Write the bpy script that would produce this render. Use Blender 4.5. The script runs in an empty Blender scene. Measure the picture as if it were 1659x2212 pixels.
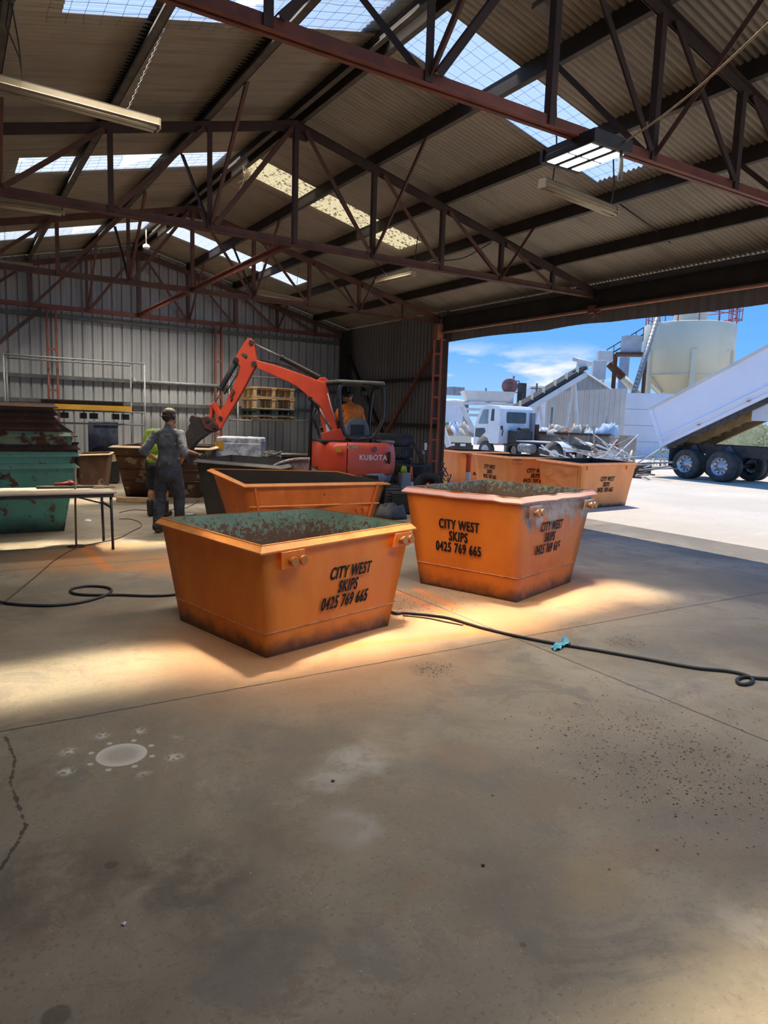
import bpy, bmesh, math, random
from math import sin, cos, radians, pi, atan2, sqrt
from mathutils import Vector, Matrix, Euler

random.seed(7)
SC = bpy.context.scene
COL = SC.collection
V = Vector

# ------------------------------------------------------------------ camera
F_PX, CX, CY = 1506.0, 829.5, 1106.0
YAW, PITCH, ROLL = radians(32.0807), radians(-7.4873), radians(1.8857)
CAM_H = 1.72
FWD = V((sin(YAW) * cos(PITCH), cos(YAW) * cos(PITCH), sin(PITCH)))
_r0 = V((cos(YAW), -sin(YAW), 0))
_u0 = _r0.cross(FWD)
RGT = _r0 * cos(ROLL) + _u0 * sin(ROLL)
UPV = _u0 * cos(ROLL) - _r0 * sin(ROLL)
CAM0 = V((0, 0, CAM_H))
cam = bpy.data.cameras.new('camera')
cam.sensor_fit = 'HORIZONTAL'
cam.sensor_width = 36.0
cam.lens = 36.0 * F_PX / 1659.0
cam.clip_end = 2000
cam_ob = bpy.data.objects.new('camera', cam)
COL.objects.link(cam_ob)
cam_ob.matrix_world = Matrix(((RGT.x, UPV.x, -FWD.x, 0), (RGT.y, UPV.y, -FWD.y, 0), (RGT.z, UPV.z, -FWD.z, CAM_H), (0, 0, 0, 1)))
SC.camera = cam_ob

# survey helpers: sight line through a point of the photograph, cut at a depth or a plane
def ray(x, y): return RGT * ((x - CX) / F_PX) - UPV * ((y - CY) / F_PX) + FWD
def at(x, y, d): return CAM0 + ray(x, y) * d
def onz(x, y, z=0.0):
    d = ray(x, y); return CAM0 + d * ((z - CAM_H) / d.z)
def onY(x, y, Y):
    d = ray(x, y); return CAM0 + d * (Y / d.y)
def onX(x, y, X):
    d = ray(x, y); return CAM0 + d * (X / d.x)
def on_plane(x, y, o, n):
    d = ray(x, y); return CAM0 + d * ((V(o) - CAM0).dot(V(n)) / d.dot(V(n)))

# ------------------------------------------------------------------ light, sky, exposure
SC.view_settings.view_transform = 'Standard'
SC.view_settings.look = 'None'
SC.view_settings.gamma = 1.0
SC.view_settings.use_curve_mapping = False
SC.view_settings.exposure = 0.25
SC.cycles.sample_clamp_indirect = 6.0
SC.cycles.max_bounces = 7
SC.cycles.diffuse_bounces = 4
SC.cycles.transparent_max_bounces = 12
SC.cycles.caustics_reflective = False

SUN_DIR = V((-0.244, -0.340, -1.0)).normalized()      # the way the light travels
def light(name, kind, loc, direction, energy, color, **kw):
    l = bpy.data.lights.new(name, kind)
    l.energy = energy; l.color = color
    for k, v in kw.items(): setattr(l, k, v)
    o = bpy.data.objects.new(name, l); COL.objects.link(o)
    o.location = loc
    o.rotation_euler = V(direction).to_track_quat('-Z', 'X').to_euler()
    return o
SUN_E = 4.0
light('sun', 'SUN', (0, 0, 30), SUN_DIR, SUN_E, (1.0, 0.92, 0.80), angle=radians(0.55))
# daylight that the translucent roof sheets throw down: a soft beam along the sun and an all-round glow
BEAM_E, GLOW_E = 21.0, 66.0
SKY_STRIPS = [(2.10, 2.85), (6.02, 6.80), (10.88, 11.62), (15.58, 16.42)]
RIDGE_X, SLOPE, RIDGE_Z = 4.06, 0.245, 5.76
def roof_z(x, off=0.0): return RIDGE_Z + off - SLOPE * abs(x - RIDGE_X)
def strip_lamp(name, loc, d, energy, color, spread, length):
    o = light(name, 'AREA', loc, d, energy, color, shape='RECTANGLE', size=length, size_y=0.72, spread=radians(spread))
    z = -V(d).normalized(); x = (V((1, 0, 0)) - z * z.x).normalized(); y = z.cross(x)
    o.matrix_world = Matrix(((x.x, y.x, z.x, loc[0]), (x.y, y.y, z.y, loc[1]), (x.z, y.z, z.z, loc[2]), (0, 0, 0, 1)))
for i, (ya, yb) in enumerate(SKY_STRIPS):
    for side in (-1, 1):
        bb, gg = BEAM_E, GLOW_E * (0.55, 0.95, 1.25, 1.5)[i] * (0.8 if side < 0 else 1.0)
        if i == 0: bb *= 0.7
        if i == 3: bb *= 0.8
        if i == 2 and side == 1: bb *= 0.55; gg *= 0.5     # the yellowed, dirty sheets pass less
        for xo in (0.86, 2.60):
            xm = RIDGE_X + side * xo
            if not (i == 0 and side < 0 and xo > 2): strip_lamp('skylight_beam', (xm, (ya + yb) / 2, roof_z(xm, -0.30)), SUN_DIR, bb / 2, (1.0, 0.86, 0.63), 6.5, 1.74)
            strip_lamp('skylight_glow', (xm, (ya + yb) / 2, roof_z(xm, -0.06)), (-side * SLOPE, 0, -1), gg / 2, (1.0, 0.92, 0.80), 104, 1.74)

W = bpy.data.worlds.new('sky'); SC.world = W
W.use_nodes = True
nt = W.node_tree; nt.nodes.clear()
def nn(nt, t, **kw):
    n = nt.nodes.new(t)
    for k, v in kw.items():
        if k in n.inputs and not hasattr(n, k): n.inputs[k].default_value = v
        else: setattr(n, k, v)
    return n
geo = nn(nt, 'ShaderNodeTexCoord')
sep = nn(nt, 'ShaderNodeSeparateXYZ'); nt.links.new(geo.outputs['Generated'], sep.inputs[0])
rmp = nn(nt, 'ShaderNodeValToRGB'); nt.links.new(sep.outputs['Z'], rmp.inputs[0])
els = rmp.color_ramp.elements
els[0].position = 0.0; els[0].color = (0.36, 0.60, 0.92, 1)
els[1].position = 1.0; els[1].color = (0.10, 0.30, 0.75, 1)
e = els.new(0.10); e.color = (0.15, 0.42, 0.93, 1)
e = els.new(0.25); e.color = (0.07, 0.31, 0.88, 1)
mp = nn(nt, 'ShaderNodeMapping'); nt.links.new(geo.outputs['Generated'], mp.inputs[0]); mp.inputs['Scale'].default_value = (3.0, 3.0, 13.0)
mp.inputs['Location'].default_value = (0.9, 0.3, 0.22)
nz = nn(nt, 'ShaderNodeTexNoise'); nt.links.new(mp.outputs[0], nz.inputs['Vector']); nz.inputs['Scale'].default_value = 2.2; nz.inputs['Detail'].default_value = 9; nz.inputs['Roughness'].default_value = 0.55
cr = nn(nt, 'ShaderNodeValToRGB'); nt.links.new(nz.outputs['Fac'], cr.inputs[0])
cr.color_ramp.elements[0].position = 0.535; cr.color_ramp.elements[0].color = (0, 0, 0, 1)
cr.color_ramp.elements[1].position = 0.66; cr.color_ramp.elements[1].color = (1, 1, 1, 1)
ce = nn(nt, 'ShaderNodeValToRGB'); nt.links.new(sep.outputs['Z'], ce.inputs[0])
ce.color_ramp.elements[0].position = 0.0; ce.color_ramp.elements[0].color = (0.6, 0.6, 0.6, 1)
ce.color_ramp.elements[1].position = 0.115; ce.color_ramp.elements[1].color = (0, 0, 0, 1)
k = ce.color_ramp.elements.new(0.075); k.color = (0.85, 0.85, 0.85, 1)
ml = nn(nt, 'ShaderNodeMath', operation='MULTIPLY'); nt.links.new(cr.outputs[0], ml.inputs[0]); nt.links.new(ce.outputs[0], ml.inputs[1])
mx = nn(nt, 'ShaderNodeMix', data_type='RGBA'); nt.links.new(ml.outputs[0], mx.inputs[0]); nt.links.new(rmp.outputs[0], mx.inputs[6]); mx.inputs[7].default_value = (0.95, 0.93, 0.95, 1)
bg = nn(nt, 'ShaderNodeBackground'); nt.links.new(mx.outputs[2], bg.inputs[0]); bg.inputs[1].default_value = 1.0
ow = nn(nt, 'ShaderNodeOutputWorld'); nt.links.new(bg.outputs[0], ow.inputs[0])

# ------------------------------------------------------------------ materials
class NT:
    """small node-writing helper"""
    def __init__(s, name):
        s.m = bpy.data.materials.new(name); s.m.use_nodes = True
        s.t = s.m.node_tree; s.t.nodes.clear()
        s.out = s.t.nodes.new('ShaderNodeOutputMaterial')
        s._pos = None
    def lk(s, a, b): s.t.links.new(a, b)
    def setin(s, sock, v):
        if isinstance(v, bpy.types.NodeSocket): s.lk(v, sock)
        elif isinstance(v, (tuple, list, Vector)):
            v = tuple(v)
            if sock.type == 'RGBA' and len(v) == 3: v = v + (1,)
            sock.default_value = v
        else: sock.default_value = v
    def math(s, op, a, b=0.0, c=None, clamp=False):
        n = s.t.nodes.new('ShaderNodeMath'); n.operation = op; n.use_clamp = clamp
        s.setin(n.inputs[0], a); s.setin(n.inputs[1], b)
        if c is not None: s.setin(n.inputs[2], c)
        return n.outputs[0]
    def vmath(s, op, a, b=(0, 0, 0), out=0, scale=None):
        n = s.t.nodes.new('ShaderNodeVectorMath'); n.operation = op
        s.setin(n.inputs[0], a); s.setin(n.inputs[1], b)
        if scale is not None: s.setin(n.inputs['Scale'], scale)
        return n.outputs[out]
    def obj(s): return s.t.nodes.new('ShaderNodeTexCoord').outputs['Object']
    def pos(s):
        if s._pos is None: s._pos = s.t.nodes.new('ShaderNodeNewGeometry').outputs['Position']
        return s._pos
    def xyz(s, v):
        n = s.t.nodes.new('ShaderNodeSeparateXYZ'); s.lk(v, n.inputs[0]); return n.outputs
    def noise(s, vec, scale, detail=4, rough=0.55, dist=0.0):
        n = s.t.nodes.new('ShaderNodeTexNoise'); s.lk(vec, n.inputs['Vector'])
        n.inputs['Scale'].default_value = scale; n.inputs['Detail'].default_value = detail
        n.inputs['Roughness'].default_value = rough; n.inputs['Distortion'].default_value = dist
        return n.outputs['Fac']
    def vor(s, vec, scale):
        n = s.t.nodes.new('ShaderNodeTexVoronoi'); s.lk(vec, n.inputs['Vector']); n.inputs['Scale'].default_value = scale
        return n.outputs['Distance']
    def stretch(s, vec, sc):
        n = s.t.nodes.new('ShaderNodeMapping'); s.lk(vec, n.inputs[0]); n.inputs['Scale'].default_value = sc; return n.outputs[0]
    def step(s, v, lo, hi):
        n = s.t.nodes.new('ShaderNodeMapRange'); n.interpolation_type = 'SMOOTHSTEP'
        s.setin(n.inputs[0], v); n.inputs[1].default_value = lo; n.inputs[2].default_value = hi
        return n.outputs[0]
    def mix(s, f, a, b):
        n = s.t.nodes.new('ShaderNodeMix'); n.data_type = 'RGBA'
        s.setin(n.inputs[0], f); s.setin(n.inputs[6], a); s.setin(n.inputs[7], b); return n.outputs[2]
    def bump(s, h, strength=0.3, dist=0.02):
        n = s.t.nodes.new('ShaderNodeBump'); s.lk(h, n.inputs['Height']); n.inputs['Strength'].default_value = strength
        n.inputs['Distance'].default_value = dist; return n.outputs[0]
    def bsdf(s, color, rough=0.6, metal=0.0, normal=None, **kw):
        n = s.t.nodes.new('ShaderNodeBsdfPrincipled')
        s.setin(n.inputs['Base Color'], color); s.setin(n.inputs['Roughness'], rough); s.setin(n.inputs['Metallic'], metal)
        if normal is not None: s.lk(normal, n.inputs['Normal'])
        for k, v in kw.items(): s.setin(n.inputs[k.replace('_', ' ')], v)
        s.lk(n.outputs[0], s.out.inputs[0]); return n

def sr(r, g, b):
    f = lambda c: (c / 255 / 12.92) if c <= 10.3 else ((c / 255 + 0.055) / 1.055) ** 2.4
    return (f(r), f(g), f(b))

def pm(name, c1, c2=None, scale=3.0, rough=0.6, metal=0.0, spots=None, sscale=8.0, slo=0.6, shi=0.7, bump=0.0, bscale=25.0, stretch=None, world=False):
    """painted / worn surface: two tones by noise, optional third-colour patches, optional bump"""
    n = NT(name)
    v = n.pos() if world else n.obj()
    if stretch: v = n.stretch(v, stretch)
    col = c1
    if c2 is not None: col = n.mix(n.step(n.noise(v, scale, 5), 0.35, 0.68), c1, c2)
    if spots is not None: col = n.mix(n.step(n.noise(v, sscale, 8, 0.65), slo, shi), col, spots)
    nrm = n.bump(n.noise(v, bscale, 4), bump) if bump else None
    n.bsdf(col, rough, metal, nrm)
    return n.m

M = {}
M['orange'] = None
def skip_paint(name, main, second, edge, zlo, grime=(0.03, 0.022, 0.016), gh=0.16, spots=None, slo=0.62, shi=0.68, sscale=3.0, bump=0.12, bs=6.0, rough=0.45):
    """brushed skip paint: streaky tone, grime rising from the ground, optional bare or rusty patches"""
    n = NT(name); v = n.obj(); z = n.xyz(n.pos())[2]
    a = n.step(n.noise(n.stretch(v, (1.6, 1.6, 0.6)), 2.2, 5, 0.6), 0.3, 0.7)
    col = n.mix(a, main, second)
    col = n.mix(n.math('MULTIPLY', n.step(n.noise(v, 5.0, 6, 0.6), 0.62, 0.78), 0.55), col, edge)
    if spots is not None: col = n.mix(n.step(n.noise(v, sscale, 8, 0.62), slo, shi), col, spots)
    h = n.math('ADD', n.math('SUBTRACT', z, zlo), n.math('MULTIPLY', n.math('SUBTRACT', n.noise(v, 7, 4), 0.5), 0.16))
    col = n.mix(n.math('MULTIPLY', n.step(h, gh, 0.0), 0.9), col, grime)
    nrm = n.bump(n.noise(v, bs, 5, 0.5), bump, 0.03)
    n.bsdf(col, rough, 0.0, nrm)
    return n.m
M['orange'] = skip_paint('orange_paint', (0.95, 0.270, 0.020), (0.86, 0.205, 0.014), (0.56, 0.24, 0.08), 0.0)
M['orange_out'] = skip_paint('orange_paint_sunlit', (0.92, 0.34, 0.095), (0.86, 0.28, 0.07), (0.85, 0.36, 0.14), 0.0, gh=0.10, bump=0.1)  # outdoor copy paled: sunlight put into the paint colour
M['orange_wrinkle'] = skip_paint('orange_paint_dented', (0.86, 0.30, 0.08), (0.76, 0.24, 0.055), (0.85, 0.36, 0.14), 0.0, gh=0.10, bump=1.0, bs=5.0)
M['orange_worn'] = skip_paint('orange_paint_worn', (0.78, 0.19, 0.026), (0.62, 0.135, 0.018), (0.50, 0.19, 0.06), 0.0, bump=0.45, bs=4.0)
M['orange_rim'] = pm('orange_rim_paint', (0.76, 0.31, 0.085), (0.68, 0.24, 0.055), 6, 0.42, bump=0.15)
M['green_inside'] = pm('green_inner_rust', (0.10, 0.19, 0.14), (0.065, 0.13, 0.10), 3, 0.75, spots=(0.07, 0.032, 0.017), sscale=5, slo=0.45, shi=0.62, bump=0.3)
M['dark_inside'] = pm('dark_inner_rust', (0.035, 0.027, 0.02), (0.055, 0.037, 0.025), 4, 0.85, bump=0.3)
M['text'] = pm('stencil_black', (0.012, 0.011, 0.010), (0.03, 0.02, 0.012), 18, 0.6)
M['text_faded'] = pm('stencil_faded', (0.10, 0.05, 0.022), (0.22, 0.09, 0.03), 12, 0.6)
M['brass'] = pm('pin_worn', (0.50, 0.24, 0.08), (0.62, 0.20, 0.04), 9, 0.4, 0.3)
M['weld'] = pm('weld_line', (0.72, 0.42, 0.26), (0.55, 0.16, 0.03), 16, 0.5)
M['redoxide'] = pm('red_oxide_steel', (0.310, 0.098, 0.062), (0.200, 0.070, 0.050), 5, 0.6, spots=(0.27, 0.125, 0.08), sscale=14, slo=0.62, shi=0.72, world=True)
M['redoxide_mid'] = pm('red_oxide_mid', (0.185, 0.078, 0.055), (0.120, 0.058, 0.044), 5, 0.65, world=True)  # middle red-oxide tone
M['redoxide_dark'] = pm('red_oxide_deep', (0.090, 0.052, 0.041), (0.062, 0.040, 0.033), 5, 0.7, world=True)  # darkest, least saturated red-oxide tone
M['redpost'] = pm('red_post_paint', (0.58, 0.14, 0.08), (0.42, 0.10, 0.06), 6, 0.55, world=True)
M['purlin'] = pm('dark_purlin', (0.028, 0.022, 0.018), (0.042, 0.034, 0.027), 4, 0.7, world=True)  # purlin colour darkened with the shade under the roof
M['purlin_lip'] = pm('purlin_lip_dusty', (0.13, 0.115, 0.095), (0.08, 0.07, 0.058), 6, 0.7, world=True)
M['galv'] = pm('galvanised', (0.30, 0.31, 0.31), (0.21, 0.22, 0.22), 9, 0.5, 0.3, world=True)
M['galv_dull'] = pm('galvanised_dull', (0.17, 0.17, 0.155), (0.12, 0.12, 0.11), 7, 0.6, 0.2, world=True)
M['black'] = pm('black_paint', (0.018, 0.018, 0.02), (0.03, 0.03, 0.03), 8, 0.45)
M['rubber'] = pm('rubber', (0.032, 0.032, 0.033), (0.055, 0.052, 0.050), 5, 0.8, bump=0.2)
M['rubber_dusty'] = pm('rubber_dusty', (0.085, 0.080, 0.075), (0.05, 0.047, 0.045), 6, 0.85, bump=0.2)
M['white'] = pm('white_paint', (0.78, 0.79, 0.80), (0.68, 0.70, 0.72), 2.0, 0.35)
M['kred'] = pm('machine_red', (0.70, 0.080, 0.032), (0.60, 0.066, 0.028), 3, 0.38)
M['kred_dusty'] = pm('machine_red_dusty', (0.66, 0.105, 0.058), (0.56, 0.08, 0.046), 3, 0.42, spots=(0.42, 0.17, 0.12), sscale=4, slo=0.6, shi=0.75)
M['kgrey'] = pm('machine_blue_grey', (0.17, 0.195, 0.24), (0.23, 0.255, 0.30), 5, 0.5, spots=(0.20, 0.19, 0.17), sscale=6, slo=0.58, shi=0.75)
M['rubbish_dark'] = pm('dark_steel', (0.03, 0.028, 0.027), (0.06, 0.05, 0.045), 6, 0.6)
M['rust'] = pm('rust_brown', (0.13, 0.055, 0.026), (0.075, 0.035, 0.02), 4, 0.85, spots=(0.22, 0.11, 0.06), sscale=6, slo=0.6, shi=0.72, bump=0.4)
M['rust_dark'] = pm('rust_dark_brown', (0.075, 0.038, 0.022), (0.045, 0.026, 0.018), 4, 0.85, spots=(0.16, 0.07, 0.03), sscale=7, slo=0.6, shi=0.72, bump=0.4)
M['rust_pale'] = pm('rust_brown_streaked', (0.15, 0.075, 0.042), (0.095, 0.05, 0.03), 3, 0.85, spots=(0.40, 0.30, 0.18), sscale=2.0, slo=0.57, shi=0.63, bump=0.4)
M['tan_rim'] = pm('pale_timber_rim', (0.58, 0.42, 0.26), (0.48, 0.33, 0.2), 6, 0.6)
M['teal'] = skip_paint('teal_paint', (0.125, 0.40, 0.29), (0.09, 0.31, 0.225), (0.16, 0.44, 0.31), 0.0, gh=0.30, spots=(0.11, 0.048, 0.02), slo=0.56, shi=0.63, sscale=5.0, grime=(0.02, 0.015, 0.012))
M['teal_rusty'] = pm('teal_rusty', (0.30, 0.33, 0.17), (0.15, 0.28, 0.19), 3, 0.75, spots=(0.10, 0.04, 0.018), sscale=5.5, slo=0.47, shi=0.55, bump=0.3)
M['teal_rim'] = pm('teal_rim', (0.24, 0.48, 0.34), (0.17, 0.40, 0.29), 5, 0.6, spots=(0.25, 0.15, 0.06), sscale=9, slo=0.56, shi=0.66)
M['timber'] = pm('timber', (0.62, 0.40, 0.19), (0.50, 0.30, 0.14), 6, 0.7, stretch=(1, 1, 4))
M['timber_dark'] = pm('timber_dark', (0.16, 0.10, 0.06), (0.10, 0.065, 0.045), 5, 0.8)
M['yellow'] = pm('yellow_paint', (0.62, 0.33, 0.03), (0.52, 0.27, 0.025), 5, 0.5)
M['skin'] = pm('skin', (0.52, 0.25, 0.15), (0.44, 0.19, 0.11), 8, 0.55)
M['hair'] = pm('hair_brown', (0.06, 0.035, 0.022), (0.035, 0.02, 0.014), 25, 0.7)
M['navy'] = pm('navy_work_cloth', (0.030, 0.036, 0.055), (0.050, 0.055, 0.072), 6, 0.85, bump=0.5, bscale=12)
M['greyshirt'] = pm('grey_work_shirt', (0.085, 0.094, 0.110), (0.145, 0.155, 0.17), 7, 0.85, bump=0.5, bscale=12)
M['hivis_green'] = pm('lime_shirt', (0.22, 0.34, 0.03), (0.17, 0.27, 0.022), 6, 0.8, bump=0.4, bscale=10)
M['hivis_orange'] = pm('orange_shirt', (0.85, 0.25, 0.035), (0.68, 0.16, 0.02), 7, 0.8, bump=0.5, bscale=12)
M['boot'] = pm('boot_leather', (0.10, 0.055, 0.03), (0.07, 0.04, 0.025), 8, 0.7)
M['cone_orange'] = pm('cone_orange', (0.78, 0.10, 0.02), (0.66, 0.08, 0.02), 6, 0.45)
M['reflect'] = pm('cone_band', (0.70, 0.70, 0.72), (0.55, 0.55, 0.58), 8, 0.4)
M['cream'] = pm('cream_steel', (0.76, 0.70, 0.50), (0.69, 0.63, 0.45), 0.5, 0.6, spots=(0.48, 0.45, 0.37), sscale=1.2, slo=0.62, shi=0.74)
M['offwhite'] = pm('off_white_steel', (0.68, 0.68, 0.66), (0.58, 0.58, 0.57), 1.5, 0.55)
M['glass'] = pm('dark_glass', (0.03, 0.05, 0.06), (0.05, 0.08, 0.10), 2, 0.08)
M['glass_pale'] = pm('pale_glass', (0.22, 0.32, 0.34), (0.14, 0.22, 0.24), 2, 0.08)
M['fixture'] = pm('light_fixture_cream', (0.58, 0.50, 0.36), (0.50, 0.41, 0.27), 5, 0.5)
M['dust_grey'] = pm('dusty_grey', (0.24, 0.22, 0.20), (0.16, 0.15, 0.14), 9, 0.8)

def emit(name, c, s):
    n = NT(name); e = n.t.nodes.new('ShaderNodeEmission'); n.setin(e.inputs[0], c); e.inputs[1].default_value = s
    n.lk(e.outputs[0], n.out.inputs[0]); return n.m
M['led'] = emit('led_strip', (0.93, 1.0, 0.96), 2.2)

# ------------------------------------------------------------------ mesh writing
def frame_from(d, up=(0, 0, 1)):
    d = V(d).normalized(); up = V(up)
    if abs(d.dot(up.normalized())) > 0.985: up = V((0, 1, 0)) if abs(d.y) < 0.9 else V((1, 0, 0))
    s = d.cross(up).normalized(); u = s.cross(d).normalized()
    return d, s, u
class MB:
    def __init__(s): s.v, s.f, s.mi, s.sm = [], [], [], []
    def add(s, vs, fs, mi=0, sm=False):
        o = len(s.v); s.v += [V(p) for p in vs]
        for f in fs:
            s.f.append([i + o for i in f]); s.mi.append(mi); s.sm.append(sm)
        return s
    def hexa(s, p, mi=0):      # 8 points: bottom loop 0-3, top loop 4-7
        return s.add(p, [(3, 2, 1, 0), (4, 5, 6, 7), (0, 1, 5, 4), (1, 2, 6, 5), (2, 3, 7, 6), (3, 0, 4, 7)], mi)
    def box(s, c, d, R=None, mi=0):
        c = V(c); h = V(d) * 0.5
        p = [V((x * h.x, y * h.y, z * h.z)) for z in (-1, 1) for x, y in ((-1, -1), (1, -1), (1, 1), (-1, 1))]
        if R is not None: p = [R @ q for q in p]
        return s.hexa([c + q for q in p], mi)
    def beam(s, a, b, w, h, up=(0, 0, 1), mi=0, off=(0, 0)):
        a, b = V(a), V(b); d, sd, u = frame_from(b - a, up)
        o = sd * off[0] + u * off[1]; sd = sd * (w / 2); u = u * (h / 2)
        return s.hexa([a - sd - u + o, a + sd - u + o, a + sd + u + o, a - sd + u + o, b - sd - u + o, b + sd - u + o, b + sd + u + o, b - sd + u + o], mi)
    def angle(s, a, b, w, t=0.006, up=(0, 0, 1), flip=1, mi=0):   # L section
        s.beam(a, b, w, t, up, mi, (0, -w / 2)); s.beam(a, b, t, w, up, mi, (flip * w / 2, 0)); return s
    def cyl(s, a, b, r, r2=None, n=14, mi=0, caps=True, sm=True):
        a, b = V(a), V(b); r2 = r if r2 is None else r2
        d, sd, u = frame_from(b - a)
        vs = []
        for p, q in ((a, r), (b, r2)):
            for i in range(n):
                t = 2 * pi * i / n; vs.append(p + sd * (cos(t) * q) + u * (sin(t) * q))
        s.add(vs, [(i, (i + 1) % n, n + (i + 1) % n, n + i) for i in range(n)], mi, sm)
        if caps:
            s.add(vs[:n], [tuple(range(n))[::-1]], mi); s.add(vs[n:], [tuple(range(n))], mi)
        return s
    def tube(s, pts, r, n=8, mi=0, closed=False, flat=None):
        P = [V(p) for p in pts]; m = len(P)
        if m < 2: return s
        tn = []
        for i in range(m):
            a = P[i - 1] if (i > 0 or closed) else P[i]; b = P[(i + 1) % m] if (i < m - 1 or closed) else P[i]
            tn.append((b - a).normalized())
        d, sd, u = frame_from(tn[0])
        vs = []
        for i in range(m):
            if i:
                q = tn[i - 1].rotation_difference(tn[i]); sd = q @ sd; u = q @ u
            rr = r[i] if isinstance(r, (list, tuple)) else r
            for j in range(n):
                t = 2 * pi * j / n; vs.append(P[i] + sd * (cos(t) * rr) + u * (sin(t) * rr * (flat or 1)))
        fs = []
        for i in range(m if closed else m - 1):
            k = (i + 1) % m
            for j in range(n): fs.append((i * n + j, i * n + (j + 1) % n, k * n + (j + 1) % n, k * n + j))
        s.add(vs, fs, mi, True)
        if not closed:
            s.add(vs[:n], [tuple(range(n))[::-1]], mi); s.add(vs[-n:], [tuple(range(n))], mi)
        return s
    def lathe(s, c, prof, axis=(0, 0, 1), n=24, mi=0, sm=True, mids=None):
        c = V(c); d, sd, u = frame_from(axis)
        vs = []
        for r, z in prof:
            for i in range(n):
                t = 2 * pi * i / n; vs.append(c + d * z + sd * (cos(t) * r) + u * (sin(t) * r))
        for k in range(len(prof) - 1):
            s.add(vs[k * n:(k + 2) * n], [(i, (i + 1) % n, n + (i + 1) % n, n + i) for i in range(n)], mids[k] if mids else mi, sm)
        return s
    def sphere(s, c, r, n=14, m=9, mi=0, R=None):
        c = V(c); r = V(r) if not isinstance(r, (int, float)) else V((r, r, r))
        vs = []
        for i in range(m + 1):
            a = pi * i / m
            for j in range(n):
                t = 2 * pi * j / n; q = V((r.x * sin(a) * cos(t), r.y * sin(a) * sin(t), r.z * cos(a)))
                vs.append(c + (R @ q if R is not None else q))
        s.add(vs, [(i * n + j, (i + 1) * n + j, (i + 1) * n + (j + 1) % n, i * n + (j + 1) % n) for i in range(m) for j in range(n)], mi, True)
        return s
    def cap(s, a, b, r, r2, n=12, mi=0):      # tapered capsule
        s.cyl(a, b, r, r2, n, mi); s.sphere(a, r, n, 8, mi); s.sphere(b, r2, n, 8, mi); return s
    def prism(s, pts, shift, mi=0, sm=False):  # closed outline in space pushed along a vector
        P = [V(p) for p in pts]; n = len(P); sh = V(shift)
        vs = P + [p + sh for p in P]
        s.add(vs, [tuple(range(n))[::-1], tuple(range(n, 2 * n))], mi)
        s.add(vs, [(i, (i + 1) % n, n + (i + 1) % n, n + i) for i in range(n)], mi, sm); return s
    def plate(s, q, t, mi=0):                 # quad given thickness along its normal
        q = [V(p) for p in q]; nrm = (q[1] - q[0]).cross(q[3] - q[0]).normalized() * t
        return s.hexa(q + [p + nrm for p in q], mi)
    def mesh(s, name, mats, M4=None):
        me = bpy.data.meshes.new(name)
        vs = [M4 @ p for p in s.v] if M4 is not None else s.v
        me.from_pydata([tuple(p) for p in vs], [], s.f)
        for m in (mats if isinstance(mats, (list, tuple)) else [mats]): me.materials.append(m)
        me.polygons.foreach_set('material_index', s.mi); me.polygons.foreach_set('use_smooth', s.sm)
        bm = bmesh.new(); bm.from_mesh(me)
        bmesh.ops.remove_doubles(bm, verts=bm.verts, dist=1e-6) if len(bm.verts) < 30000 else None
        bmesh.ops.recalc_face_normals(bm, faces=bm.faces)
        bm.to_mesh(me); bm.free()
        me.update(); return me

def tag(o, label=None, cat=None, group=None, kind=None):
    if label: o['label'] = label
    if cat: o['category'] = cat
    if group: o['group'] = group
    if kind: o['kind'] = kind
    return o
INV = {}
def thing(name, label, cat, loc=(0, 0, 0), rz=0.0, group=None):
    o = bpy.data.objects.new(name, None); COL.objects.link(o)
    o.empty_display_size = 0.1
    o.location = loc; o.rotation_euler = (0, 0, rz)
    tag(o, label, cat, group)
    INV[o.name] = (Matrix.Translation(V(loc)) @ Matrix.Rotation(rz, 4, 'Z')).inverted()
    return o
def put(mb, name, mat, parent=None, world=True, bevel=0.0, label=None, cat=None, group=None, kind=None, seg=2):
    """link what mb holds as ONE object; world=True: mb is in world metres"""
    if parent is not None:
        me = mb.mesh(name, mat, INV[parent.name] if world else None)
        o = bpy.data.objects.new(name, me); COL.objects.link(o); o.parent = parent
        INV[o.name] = INV[parent.name]
    else:
        lo = V((min(p.x for p in mb.v), min(p.y for p in mb.v), min(p.z for p in mb.v)))
        hi = V((max(p.x for p in mb.v), max(p.y for p in mb.v), max(p.z for p in mb.v)))
        c = V(((lo.x + hi.x) / 2, (lo.y + hi.y) / 2, lo.z))
        me = mb.mesh(name, mat, Matrix.Translation(-c))
        o = bpy.data.objects.new(name, me); COL.objects.link(o); o.location = c
        INV[o.name] = Matrix.Translation(-c)
    if bevel:
        b = o.modifiers.new('bevel', 'BEVEL'); b.width = bevel; b.segments = seg; b.limit_method = 'ANGLE'; b.angle_limit = radians(40)
    return tag(o, label, cat, group, kind)
def dup(root, loc, rz=None, label=None, group=None):
    r = root.copy(); COL.objects.link(r); r.location = loc
    if rz is not None: r.rotation_euler = (0, 0, rz)
    if label: r['label'] = label
    if group: r['group'] = group
    for ch in list(root.children):
        c = ch.copy(); COL.objects.link(c); c.parent = r
        for g in list(ch.children):
            d = g.copy(); COL.objects.link(d); d.parent = c
    return r
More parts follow.
